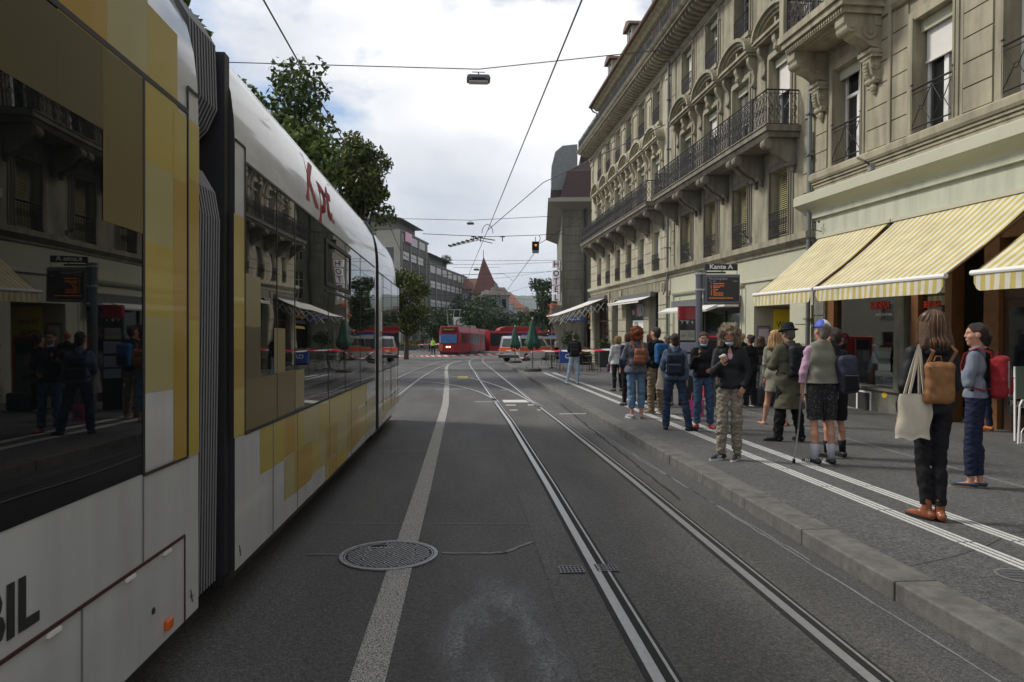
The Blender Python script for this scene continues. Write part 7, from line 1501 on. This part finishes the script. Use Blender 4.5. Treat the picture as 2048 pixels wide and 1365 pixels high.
def tote(m, x, y, z0, w_=.17, h=.36, top=(0,0,1.45), ang=0., sway=0.):
    def b(B_):
        g = MB(); n = 10; vs = []; T_ = Matrix.Translation((x,y,z0)) @ Matrix.Rotation(ang,4,'Z')
        for s_ in (-1,1):
            for j in range(n+1):
                for i in range(n+1):
                    a = i/n*2-1; q = j/n; th = .045*(1-a**4)*(1-(q-.35)**2*1.6)+.006; px_ = a*w_*(1+.05*(1-q))+.01*math.sin(q*9+a*3)+sway*(q-.5); vs.append(tuple(T_ @ Vector((px_, s_*th+.008*math.sin(a*7+q*5), (1-q)*h*-1+h+ -h*0 if False else q*h+.012*math.sin(a*6)*(1-q)))))
        k = (n+1)**2; fs = [(j*(n+1)+i,j*(n+1)+i+1,(j+1)*(n+1)+i+1,(j+1)*(n+1)+i) for j in range(n) for i in range(n)]; g.add(vs, fs+[tuple(p+k for p in q) for q in fs]+[(i,i+1,k+i+1,k+i) for i in range(n)]+[(j*(n+1),(j+1)*(n+1),k+(j+1)*(n+1),k+j*(n+1)) for j in range(n)]+[(j*(n+1)+n,(j+1)*(n+1)+n,k+(j+1)*(n+1)+n,k+j*(n+1)+n) for j in range(n)])
        g.build('bag_body', m, B_, smooth=True)
        for s_ in (-1,1):
            a = T_ @ Vector((-w_*.45,s_*.03,h)); c = T_ @ Vector((w_*.45,s_*.03,h)); t_ = Vector(top); MB().strip([a, a.lerp(t_,.5)+Vector((0,s_*.01,0)), t_+Vector((0,s_*.008,.008)), c.lerp(t_,.5), c],(.012,.004,0),.003).build('strap', m, B_)
    return b
def handbag(m, x, y, z, w_=.15, d=.05, h=.11, top=None, ang=0.):
    def b(B_):
        R3 = Matrix.Rotation(ang,4,'Z'); f = Fld((x-w_-.08,y-w_-.08,z-h-.08),(x+w_+.08,y+w_+.08,z+h+.08),.008); f.rbox((x,y,z),(w_,d,h),.035,0,R3); f.wrinkle(.004,(40,40,40),2); inst('bag_body', f.mesh('bag_body',[m]), B_)
        if top is not None:
            a = Vector((x-w_*.6*math.cos(ang),y-w_*.6*math.sin(ang),z+h)); c = Vector((x+w_*.6*math.cos(ang),y+w_*.6*math.sin(ang),z+h)); t_ = Vector(top); MB().tube([a,a.lerp(t_,.6),t_,c.lerp(t_,.6),c],.008,6).build('strap', m, B_)
    return b
black = cloth('cloth_black', (.012,.012,.014)); blackj = cloth('softshell_black', (.014,.015,.018), rough=.6); jeans = cloth('denim_blue', (.05,.088,.155), var=.3, vs=9); jeansl = cloth('denim_light', (.27,.35,.43), var=.25, vs=9); jeansd = cloth('denim_dark', (.022,.036,.072), var=.3, vs=9)
navy = cloth('cloth_navy', (.016,.02,.045)); beige = cloth('cotton_beige', (.17,.135,.085), var=.2); whitej = cloth('jacket_white', (.42,.43,.43), var=.1); grey = cloth('sweat_grey', (.16,.175,.215), var=.18, vs=14); slate = cloth('shirt_slate', (.095,.10,.125), var=.25, vs=12); denimsh = cloth('shirt_denim', (.085,.12,.19), var=.2)
olive = cloth('trench_olive', (.095,.09,.06), var=.15); vestm = cloth('vest_khaki', (.175,.17,.13), var=.12); pink = cloth('shirt_pink', (.42,.27,.36), var=.08)
shoeb = mat('shoe_black', (.015,.015,.017), .5); shoew = mat('shoe_white', (.5,.5,.5), .5); leather = mat('leather_brown', (.20,.06,.02), .38, var=.3, vs=12, coat=.2); leatht = mat('leather_tan', (.22,.095,.028), .6, var=.22, vs=14, bump=.2, bs=90); canvas = cloth('canvas_cream', (.50,.45,.36), var=.1, vs=12); redn = cloth('nylon_red', (.22,.013,.018), var=.2, rough=.5); nav2 = cloth('nylon_navy', (.012,.016,.032), rough=.6)
armf = dict(elL=(-.235,-.03,1.15), wrL=(-.10,.19,1.13), elR=(.235,-.03,1.15), wrR=(.10,.19,1.13), handL=(.8,.5,.1), handR=(-.8,.5,.1), palmL=(0,-1,.3), palmR=(0,-1,.3))
# ---- 1 man with the black backpack looking down the street
P1 = person('man in black jacket and pale jeans with a black backpack, alone by the barrier tape', 1149, 768.5, 1.76, -8, dict(m=black,hem=.93), dict(m=jeansl,hem=.07,w=.006), dict(m=shoew), dict(k='short',m=hairmat('hair_brown',(.05,.028,.016))), dict(hipL=(-.09,0,.92),kneeL=(-.17,.03,.49),ankL=(-.25,0,.085),toeL=(-.30,.15,.03),kneeR=(.10,.02,.5),ankR=(.10,-.03,.085),toeR=(.12,.13,.03),**armf), head=(10,5), res=.014, seed=1)
bag_at(P1,'backpack','black rectangular backpack on the man standing alone by the barrier tape','backpack',pack(blackj,black,.15,.24,.08,1.2,-.2))
# ---- 2 woman in white jacket
P2 = person('woman with blond hair in a white hooded jacket and black trousers', 1235, 783, 1.62, 12, dict(m=whitej,hem=.86,t=.04,flare=.02,hood=True), dict(m=black,hem=.1), dict(m=shoeb), dict(k='bob',m=hairmat('hair_blond',(.30,.19,.09))), dict(elL=(-.27,.0,1.12),wrL=(-.25,.12,.93)), res=.013, seed=2, head=(15,0))
bag_at(P2,'umbrella_bag','purple patterned folded umbrella bag hanging from the hand of the woman in the white jacket','bag',handbag(mat('purple_print',(.12,.04,.12),.7,var=.6,vs=25),-.27,.12,.72,.05,.04,.12,(-.25,.14,.88)))
# ---- 3 redhead
P3 = person('woman with curly red hair, slate shirt and rolled light jeans', 1272, 837, 1.74, -5, dict(m=slate,hem=.88,t=.028,flare=.02,w=.006), dict(m=cloth('denim_mid',(.10,.18,.28),var=.25,vs=9),hem=.20,t=.018,w=.005), dict(m=mat('shoe_pinkgrey',(.36,.27,.31),.6),sole=shoew,sole_h=.028), dict(k='redcurl',m=hairmat('hair_red',(.22,.055,.015))), dict(elL=(-.29,.02,1.15),wrL=(-.20,.24,1.10),handL=(.6,.6,.2),elR=(.25,0,1.14),wrR=(.1,.22,1.12),ankL=(-.08,-.02,.085),toeL=(-.16,.13,.03),kneeL=(-.09,.02,.5),ankR=(.09,-.03,.085),toeR=(.12,.13,.03)), res=.010, seed=3)
bag_at(P3,'backpack','small brown leather backpack worn low on the red haired woman','backpack',pack(leather,leather,.115,.15,.06,1.20,-.2,.05,.08,sm=leather))
# ---- 4 man with blue backpack behind her
P4 = person('dark haired man in black jacket and beige cargo trousers behind the red haired woman', 1311, 828, 1.76, 20, dict(m=black,hem=.92,t=.035,hood=True), dict(m=beige,hem=.07,t=.026,w=.007), dict(m=mat('shoe_tan',(.20,.15,.10),.7),sole=shoew), dict(k='short',m=hairmat('hair_black',(.02,.016,.014))), dict(toeL=(-.22,.1,.03)), res=.011, seed=4, head=(20,0))
bag_at(P4,'backpack','blue and grey sports backpack on the man in beige cargo trousers','backpack',pack(cloth('nylon_blue',(.02,.085,.22)),black,.14,.2,.08,1.22,-.2))
person('person with reddish brown hair just visible left of the curly red hair', 1262, 812, 1.66, 10, dict(m=navy), dict(m=black), dict(m=shoeb), dict(k='bob',m=hairmat('hair_brown2',(.07,.03,.015))), res=.016, seed=5, xoff=-.05)
person('woman with chestnut hair between the red haired woman and the man in beige trousers', 1302, 808, 1.66, -10, dict(m=slate), dict(m=black), dict(m=mat('shoe_pale',(.4,.35,.38),.6)), dict(k='bob',m=hairmat('hair_chestnut',(.13,.05,.025))), res=.016, seed=6)
person('grey haired person partly hidden behind the woman with the cream tote bag', 1334, 812, 1.62, 30, dict(m=whitej,t=.03), dict(m=beige), dict(m=shoeb), dict(k='short',m=hairmat('hair_grey',(.10,.085,.075))), res=.016, seed=7)
# ---- 5 denim shirt woman
P5 = person('woman in denim shirt and dark jeans with legs apart and dark short hair', 1350, 861, 1.60, -28, dict(m=denimsh,hem=.92,t=.03,w=.005,collar=.01), dict(m=jeansd,hem=.07,t=.02,flare=.01,w=.005), dict(m=shoeb), dict(k='short',m=hairmat('hair_dark',(.03,.017,.012))), dict(hipL=(-.09,0,.92),kneeL=(-.16,.03,.49),ankL=(-.17,.02,.085),toeL=(-.22,.17,.03),kneeR=(.19,-.02,.50),ankR=(.26,-.05,.085),toeR=(.36,.08,.03),elL=(-.29,.02,1.13),wrL=(-.22,.20,1.02)), res=.010, seed=8, head=(25,0), build=.98)
bag_at(P5,'backpack','navy backpack on the woman in the denim shirt','backpack',pack(nav2,nav2,.155,.2,.075,1.2,-.215,.06))
bag_at(P5,'tote_bag','cream cloth tote bag hanging at the left side of the woman in the denim shirt','tote bag',tote(canvas,-.22,.06,.74,.14,.40,(-.16,.0,1.46),.9,.05))
# ---- 6 masked woman with phone
P6 = person('woman in black sweater with lowered mask and red flat shoes', 1407, 857, 1.63, 158, dict(m=black,hem=.92,t=.03,collar=.02), dict(m=jeans,hem=.09,t=.02,w=.006), dict(m=mat('shoe_red',(.45,.02,.015),.4),up=.055), dict(k='short',m=hairmat('hair_auburn',(.045,.02,.014)),face=1.15), dict(elR=(.24,.06,1.12),wrR=(.15,.24,1.30),handR=(-.3,.3,.7),palmR=(-.5,-.6,.3),elL=(-.25,.0,1.12),wrL=(-.18,.18,1.08),toeL=(-.2,.15,.03)), res=.010, seed=9, head=(8,8), face_on=True, mask=True, skin=SKIN2)
def phone(B_): MB().box(-.038,.038,-.005,.005,-.07,.07).build('phone_body', m_dark, B_, bevel=.004); MB().box(-.034,.034,.0055,.006,-.06,.06).build('screen', m_glass, B_)
k_ = P6.scale.x; M_ = Matrix.Translation(P6.location) @ Matrix.Rotation(P6.rotation_euler.z,4,'Z'); q = M_ @ Vector((.105*k_,.31*k_,1.40*P6.scale.z)); B_ = thing('mobile_phone','dark mobile phone held up by the woman with red shoes','phone',q,P6.rotation_euler.z+.5); phone(B_)
bag_at(P6,'handbag','glossy black handbag under the arm of the woman with red shoes','handbag',handbag(mat('patent_black',(.015,.015,.017),.18,coat=.5),-.24,.06,1.06,.15,.06,.10,(-.14,.02,1.46),.5))
# ---- 7 curly woman
camo_ = bpy.data.materials.new('camouflage_cloth'); camo_.use_nodes = True; t_ = camo_.node_tree; b = t_.nodes['Principled BSDF']; c = N(t_,'ShaderNodeTexCoord'); mp = N(t_,'ShaderNodeMapping'); mp.inputs['Scale'].default_value=(1,1,1.5); n_ = N(t_,'ShaderNodeTexNoise'); n_.inputs['Scale'].default_value=22; n_.inputs['Detail'].default_value=5; cr = N(t_,'ShaderNodeValToRGB'); cr.color_ramp.elements[0].position=.40; cr.color_ramp.elements[0].color=(.165,.145,.11,1); cr.color_ramp.elements[1].position=.56; cr.color_ramp.elements[1].color=(.235,.205,.155,1)
t_.links.new(c.outputs['Object'],mp.inputs[0]); t_.links.new(mp.outputs[0],n_.inputs[0]); t_.links.new(n_.outputs[0],cr.inputs[0]); t_.links.new(cr.outputs[0],b.inputs['Base Color']); b.inputs['Roughness'].default_value=.85
pst = bpy.data.materials.new('pink_striped'); pst.use_nodes = True; t_ = pst.node_tree; b = t_.nodes['Principled BSDF']; c = N(t_,'ShaderNodeTexCoord'); s_ = N(t_,'ShaderNodeSeparateXYZ'); m1 = N(t_,'ShaderNodeMath'); m1.operation='MULTIPLY'; m1.inputs[1].default_value=70; m2 = N(t_,'ShaderNodeMath'); m2.operation='FRACT'; m3 = N(t_,'ShaderNodeMath'); m3.operation='GREATER_THAN'; m3.inputs[1].default_value=.5; mc = N(t_,'ShaderNodeMixRGB'); mc.inputs[1].default_value=(.5,.42,.46,1); mc.inputs[2].default_value=(.50,.07,.20,1)
for a_, b_ in ((c.outputs['Object'],s_.inputs[0]),(s_.outputs[2],m1.inputs[0]),(m1.outputs[0],m2.inputs[0]),(m2.outputs[0],m3.inputs[0]),(m3.outputs[0],mc.inputs[0]),(mc.outputs[0],b.inputs['Base Color'])): t_.links.new(a_,b_)
P7 = person('woman with grey blond curls, glasses and lowered blue mask eating and facing us', 1459, 920, 1.67, 166, dict(m=blackj,hem=.93,t=.04,inner=pst,collar=.01,w=.006), dict(m=camo_,hem=.09,t=.024,w=.008), dict(m=mat('shoe_darkgrey',(.035,.037,.045),.6),sole=shoew,sole_h=.024,stripes=True), dict(k='curly',m=hairmat('hair_greyblond',(.22,.17,.11)),face=1.0), dict(hipL=(-.09,0,.92),kneeL=(-.09,.03,.50),ankL=(-.10,.0,.085),toeL=(-.02,.16,.03),kneeR=(.10,.02,.50),ankR=(.11,.0,.085),toeR=(.24,.10,.03),elR=(.25,.05,1.14),wrR=(.17,.22,1.24),handR=(-.25,.35,.5),palmR=(-.6,-.6,.3),curlR=.7,elL=(-.29,.0,1.13),wrL=(-.20,.13,.97),handL=(.35,.2,-.8),palmL=(.3,-.8,0)), res=.0075, seed=10, head=(-8,6), face_on=True, mask=True, skin=SKIN2, build=.9)
q = HMq = None
g = MB()
for s_ in (-1,1): g.tube([(s_*.035+.024*math.cos(a*math.pi/6), .098, 1.636+.018*math.sin(a*math.pi/6)) for a in range(12)], .0018, 4, closed=True)
g.tube([(-.011,.10,1.64),(.011,.10,1.64)],.0018,4); g.tube([(-.06,.095,1.64),(-.082,.0,1.645)],.0018,4); g.tube([(.06,.095,1.64),(.082,.0,1.645)],.0018,4); go = g.build('glasses', m_iron_b, P7)
hy, hp_ = R_(-8), R_(6); go.matrix_local = Matrix.Translation((0,-.01,1.50)) @ Matrix.Rotation(hy,4,'Z') @ Matrix.Rotation(-hp_,4,'X') @ Matrix.Translation((0,.01,-1.50))
kk = P7.scale; M_ = Matrix.Translation(P7.location) @ Matrix.Rotation(P7.rotation_euler.z,4,'Z'); q = M_ @ Vector((.115*kk.x,.315*kk.y,1.35*kk.z)); f = Fld((-.08,-.08,-.08),(.08,.08,.08),.005); f.ell((0,0,0),(.042,.038,.03),0); f.wrinkle(.008,(90,90,90),4); o = inst('wrapped_sandwich', f.mesh('wrapped_sandwich',[mat('paper_crumpled',(.48,.42,.34),.8)])); o.location = q; tag(o,'crumpled paper wrapped sandwich held up by the curly haired woman','food')
# ---- 8 group behind the curly woman
P8 = person('person in black with a dark hair bun, right of the curly haired woman', 1500, 813, 1.62, 25, dict(m=black,hem=.85,t=.03), dict(m=black,hem=.06,t=.04), dict(m=shoeb,sole=shoew), dict(k='bun',m=hairmat('hair_dkbrown',(.035,.018,.012))), dict(ankL=(-.14,0,.085)), res=.012, seed=11, build=1.0)
bag_at(P8,'handbag','orange red leather shoulder bag beside the curly haired woman','handbag',handbag(mat('leather_red',(.36,.05,.03),.45),-.30,.05,1.0,.10,.05,.09,(-.2,.02,1.4),.3))
person('bald person half hidden directly behind the curly haired woman', 1484, 795, 1.70, -20, dict(m=black,t=.03), dict(m=black), dict(m=shoeb), None, None, res=.014, seed=12)
P9 = person('woman with long brown hair in black, turned toward the notice case', 1522, 789, 1.60, -35, dict(m=black,hem=.9,t=.02), dict(m=cloth('jeans_grey',(.09,.11,.12)),hem=.1,t=.006), dict(m=shoew), dict(k='long',m=hairmat('hair_brown3',(.06,.03,.018))), dict(ankR=(.16,.05,.085),kneeR=(.12,.04,.5)), res=.013, seed=13)
bag_at(P9,'handbag','large black handbag hanging on the right arm of the woman by the notice case','handbag',handbag(black,.33,.02,.98,.14,.06,.13,(.22,.0,1.36),.2))
# ---- 10 blonde in sandals, 11 man with hat
P10 = person('blonde woman with bare legs and sandals, hidden behind the man in the hat', 1552, 851, 1.66, -30, dict(m=cloth('dress_green',(.20,.20,.15)),hem=.62,t=.02,flare=.0,name='dress'), None, None, dict(k='long',m=hairmat('hair_blond2',(.36,.22,.10))), dict(ankL=(-.22,.10,.06),kneeL=(-.15,.1,.5),toeL=(-.34,.2,.02),ankR=(.16,-.05,.06),toeR=(.18,.1,.02)), res=.011, seed=14)
g = MB()
for an, to in (((-.22,.10,0),(-.34,.22,0)),((.16,-.05,0),(.18,.12,0))):
    a = Vector(an); b_ = Vector(to); d_ = (b_-a).normalized(); sdv = Vector((d_.y,-d_.x,0)); g.strip([a-d_*.06+Vector((0,0,.008)), a+d_*.18+Vector((0,0,.008))], tuple(sdv*.04), .008)
    for q in (.02,.08,.14): p = a+d_*q; g.tube([p+sdv*.042+Vector((0,0,.01)),p+sdv*.03+Vector((0,0,.06)),p-sdv*.03+Vector((0,0,.06)),p-sdv*.042+Vector((0,0,.01))],.006,4)
g.build('sandals', leather, P10)
def hat_fedora(T, HM):
    g = MB(); g.lathe([(.0,.115),(.05,.112),(.085,.095),(.098,.02),(.10,0),(.145,-.015),(.15,-.01),(.10,.008)],24,(0,-.015,1.70)); o = g.build('hat', cloth('felt_black',(.012,.014,.02)), T, smooth=True); o.matrix_local = HM
P11 = person('man in black hat and long olive trench coat with a black backpack', 1578, 883, 1.70, 5, dict(m=olive,hem=.50,t=.055,flare=.025,w=.0045,name='coat',collar=.02), dict(m=black,hem=.05,t=.035,w=.006), dict(m=mat('shoe_leather_black',(.012,.012,.012),.25)), dict(k='short',m=hairmat('hair_grey2',(.12,.10,.09))), dict(ankL=(-.17,.02,.085),kneeL=(-.13,.02,.5),toeL=(-.32,.10,.03),ankR=(.16,-.05,.085),kneeR=(.12,0,.5),elL=(-.31,.03,1.15),wrL=(-.18,.2,1.12),elR=(.27,.0,1.14),wrR=(.12,.2,1.12),shL=(-.185,0,1.40)), res=.0095, seed=15, hat=hat_fedora, head=(10,10), build=1.0)
def stripes3(B_): 
    g = MB()
    for k in range(3): g.box(.03+k*.022,.042+k*.022,-.310,-.303,1.10+.0,1.34-k*.018)
    g.build('white_stripes', m_frame, B_)
bag_at(P11,'backpack','black backpack with three white vertical stripes on the man in the hat','backpack',pack(blackj,black,.15,.23,.08,1.22,-.225,.03,0,False,True,stripes3))
# ---- 12 capped man with vest, shorts
def hat_cap(T, HM):
    f = Fld((-.12,-.14,1.64),(.12,.2,1.80),.007); f.ell((0,-.012,1.66),(.094,.112,.112),0); f.cut((0,0,-1),-1.672); f.ell((0,-.13,1.67),(.035,.05,.03),0,neg=True); me = f.mesh('cap',[mat('cap_blue',(.03,.07,.40),.6),mat('cap_white',(.55,.55,.56),.6),mat('cap_red',(.48,.02,.03),.6)])
    for p in me.polygons:
        a = math.atan2(p.center[0], -(p.center[1]+.012)); p.material_index = 0 if (a < -.35 or abs(a) > 2.6) else 1 if a < .75 else 2
    o = inst('cap', me, T); o.matrix_local = HM; g = MB(); n = 10; g.add([(.085*math.cos(math.pi*i/n),.06+.10*math.sin(math.pi*i/n),1.675-.01*math.sin(math.pi*i/n)) for i in range(n+1)]+[(.085*math.cos(math.pi*i/n),.06+.10*math.sin(math.pi*i/n),1.683-.01*math.sin(math.pi*i/n)) for i in range(n+1)],[tuple(range(n+1)),tuple(range(n+1,2*n+2))[::-1]]+[(i,i+1,n+2+i,n+1+i) for i in range(n)]); b2 = g.build('cap_visor', MATS['cap_blue'], o)
flor = bpy.data.materials.new('shorts_print'); flor.use_nodes = True; t_ = flor.node_tree; b = t_.nodes['Principled BSDF']; c = N(t_,'ShaderNodeTexCoord'); vo = N(t_,'ShaderNodeTexVoronoi'); vo.inputs['Scale'].default_value=38; cr = N(t_,'ShaderNodeValToRGB'); cr.color_ramp.elements[0].position=.10; cr.color_ramp.elements[0].color=(.22,.22,.22,1); cr.color_ramp.elements[1].position=.26; cr.color_ramp.elements[1].color=(.014,.014,.016,1)
t_.links.new(c.outputs['Object'],vo.inputs[0]); t_.links.new(vo.outputs['Distance'],cr.inputs[0]); t_.links.new(cr.outputs[0],b.inputs['Base Color']); b.inputs['Roughness'].default_value=.9
P12 = person('man in red white and blue cap, khaki vest, pink shirt and shorts', 1644, 929, 1.72, -3, dict(m=pink,hem=.99,t=.026,w=.006,name='shirt'), dict(m=flor,hem=.55,t=.022,flare=.0,w=.004,waist=1.03,name='shorts'), dict(m=shoeb,sole=shoew,stripes=True), dict(k='short',m=hairmat('hair_grey3',(.16,.14,.12))), dict(elL=(-.28,.0,1.12),wrL=(-.27,.05,.88),kneeL=(-.10,.01,.5),ankL=(-.095,-.02,.085),toeL=(-.17,.13,.03),ankR=(.10,-.03,.085),toeR=(.10,.14,.03)), res=.008, seed=16, hat=hat_cap, socks=dict(m=mat('sock_white',(.36,.37,.42),.8),h=.40), head=(12,0), build=.96)
f = Fld((-.3,-.26,.9),(.3,.26,1.6),.008); b_ = .96; f.cap((-.068,0,1.29),(.068,0,1.29),.106*b_+.040,k=.04,sy=.88); f.cap((-.085,0,1.395),(.085,0,1.395),.062+.036,k=.04,sy=.95); f.cap((-.05,0,1.10),(.05,0,1.10),.098*b_+.044,k=.05,sy=.94); f.cap((-.068,0,.97),(.068,0,.97),.104*b_+.046,k=.05,sy=.97); f.cap((0,-.015,1.45),(0,-.01,1.50),.07,k=.03); f.wrinkle(.005,(24,24,26),6); f.cut((0,0,-1),-.99); f.cut((0,0,1),1.515); f.cut((1,0,.15),.165+.15*1.35); f.cut((-1,0,.15),.165+.15*1.35); inst('vest', f.mesh('vest',[vestm]), P12)
bag_at(P12,'backpack','dark purple grey backpack slung over the right shoulder of the man in the cap','backpack',pack(cloth('nylon_purplegrey',(.035,.037,.06),rough=.7),black,.11,.23,.085,1.10,-.14,.25,-.12,True,False,lambda B_: MB().strip([(.14,-.14,1.33),(.13,-.12,1.44),(.12,-.02,1.495),(.13,.08,1.44),(.2,.12,1.25),(.26,.05,1.0)],(.03,0,0),.008).build('strap', black, B_)))
q = Vector(P12.location); T = thing('walking_stick','grey walking stick standing beside the left hand of the man in the cap','walking stick',(q.x-.30,q.y+.10,PZ)); MB().tube([(0,0,.03),(.05,-.02,.45)],.010,8).build('lower_tube', m_rail, T); MB().tube([(.045,-.02,.42),(.075,-.03,.80)],.013,8).build('upper_tube', m_sheet, T); MB().lathe([(0,0),(.02,0),(.016,.05),(0,.05)],10).build('rubber_foot', m_dark, T); MB().tube([(.03,.0,.82),(.075,-.03,.84),(.12,-.06,.83)],.015,6).build('grip', m_dark, T)
P13 = person('person in dark clothes and black socks hidden behind the man in the cap', 1668, 915, 1.64, 10, dict(m=navy), dict(m=black,hem=.5,t=.03,name='shorts'), dict(m=shoeb), dict(k='short',m=MATS['hair_dark']), None, res=.013, seed=17, socks=dict(m=black,h=.35))
def hat_beanie(T, HM):
    f = Fld((-.13,-.15,1.60),(.13,.13,1.80),.009); f.ell((0,-.015,1.665),(.098,.115,.108),0); f.cut((0,.3,-1),-1.655); o = inst('beanie', f.mesh('beanie',[cloth('wool_maroon',(.13,.018,.03))]), T); o.matrix_local = HM
P14 = person('stooped person in maroon knitted cap and dark coat by the shop window', 1682, 820, 1.64, 60, dict(m=black,hem=.85,t=.04), dict(m=black,hem=.05,t=.03), dict(m=shoeb), dict(k='short',m=MATS['hair_grey']), None, res=.012, seed=18, hat=hat_beanie, head=(0,-15))
# ---- 15 woman front right
P15 = person('woman in black with long brown hair and brown ankle boots at the right', 1862, 1040, 1.72, -12, dict(m=blackj,hem=.90,t=.03,hood=True,w=.005,collar=.02), dict(m=black,hem=.13,t=.008,w=.004), dict(m=mat('boot_brown',(.21,.062,.022),.35,var=.25,vs=12,coat=.2),up=.19,sole_h=.03,r=.94), dict(k='long',m=hairmat('hair_brownlong',(.10,.052,.025)),len=-.03), dict(hipL=(-.085,0,.93),kneeL=(-.055,.03,.50),ankL=(-.035,.0,.085),toeL=(-.12,.15,.03),kneeR=(.065,.01,.50),ankR=(.055,-.04,.085),toeR=(.06,.13,.03),elL=(-.26,-.02,1.13),wrL=(-.27,.06,.90),elR=(.24,.04,1.13),wrR=(.16,.22,1.12)), res=.0075, seed=19, build=.93, head=(12,0))
bag_at(P15,'backpack','flat tan leather backpack on the woman in black at the right','backpack',pack(leatht,leatht,.125,.175,.038,1.165,-.185,-.01,0,False,False,lambda B_: [MB().strip([(-.01+s_*.085,-.17,1.32),(.04+s_*.09,-.17,1.42),(.02+s_*.085,-.06,1.50),(s_*.1,.08,1.45)],(.014,.002,0),.004).build('strap', leatht, B_) for s_ in (-1,1)]+[MB().box(-.12,.10,-.232,-.224,1.285,1.292).build('seam', leather, B_)]))
bag_at(P15,'tote_bag','cream cotton tote bag on the left shoulder of the woman in black','tote bag',tote(canvas,-.19,-.14,.70,.155,.37,(-.135,-.10,1.47),.28,.03))
# ---- 16 man with red backpack
P16 = person('man with dark tied hair and grey sweater, hands raised in front, rightmost', 1951, 975, 1.66, 46, dict(m=grey,hem=.96,t=.024,sleeve=.7,w=.006), dict(m=navy,hem=.13,t=.014,w=.004), dict(m=mat('shoe_navy',(.03,.05,.09),.7),up=.05,sole=mat('jute',(.25,.19,.11),.9)), dict(k='tail',m=hairmat('hair_darktail',(.028,.015,.012))), dict(elL=(-.27,.05,1.12),wrL=(-.05,.19,1.33),elR=(.24,.10,1.14),wrR=(.06,.28,1.27),handL=(.4,.3,.5),handR=(-.4,.3,.5),palmL=(.3,-.8,0),palmR=(-.3,-.8,0),kneeL=(-.07,.04,.5),ankL=(-.06,.04,.085),toeL=(-.13,.2,.03),kneeR=(.06,.01,.5),ankR=(.04,-.03,.085),toeR=(.02,.15,.03)), res=.0078, seed=20, head=(22,0), build=.95)
bag_at(P16,'backpack','red backpack with grey stripe on the man in the grey sweater','backpack',pack(redn,redn,.13,.22,.085,1.18,-.22,.02,0,True,True,lambda B_: MB().box(-.085,-.06,-.315,-.300,.99,1.35).build('reflective_stripe', m_frameg, B_)))
person('person in dark clothes with orange shoes hidden behind the man with the red backpack', 1982, 862, 1.6, 20, dict(m=black,t=.02), dict(m=navy), dict(m=mat('shoe_orange',(.45,.12,.02),.5)), dict(k='short',m=MATS['hair_black']), None, res=.015, seed=21, xoff=-.12)
# ---- far people
hv = mat('hivis_yellow', (.42,.75,.06), .6)
W_ = person('traffic warden in yellow green vest standing left of the red tram', 866, 709.5, 1.8, 170, dict(m=hv,sleeve=.3,t=.03,name='vest'), dict(m=black), dict(m=shoeb), dict(k='short',m=MATS['hair_dark']), dict(ankL=(-.2,0,.085),kneeL=(-.15,.02,.5)), res=.03, seed=22, group='people far down the street')
for i,(u,v,c_,lab) in enumerate(((1109,712,(.4,.05,.05),'tiny person in red seated area behind the vans'),(1113,716,(.5,.48,.45),'tiny person in white beside the hotel corner'),(859,703.5,(.06,.06,.07),'tiny dark person beside the parked bicycle'))):
    person(lab, u, v, 1.7, 40*i, dict(m=cloth('far_cloth_%s' % ('red','white','dark')[i], c_)), dict(m=black), dict(m=shoeb), dict(k='short',m=MATS['hair_dark']), None, res=.035, seed=30+i, group='people far down the street')
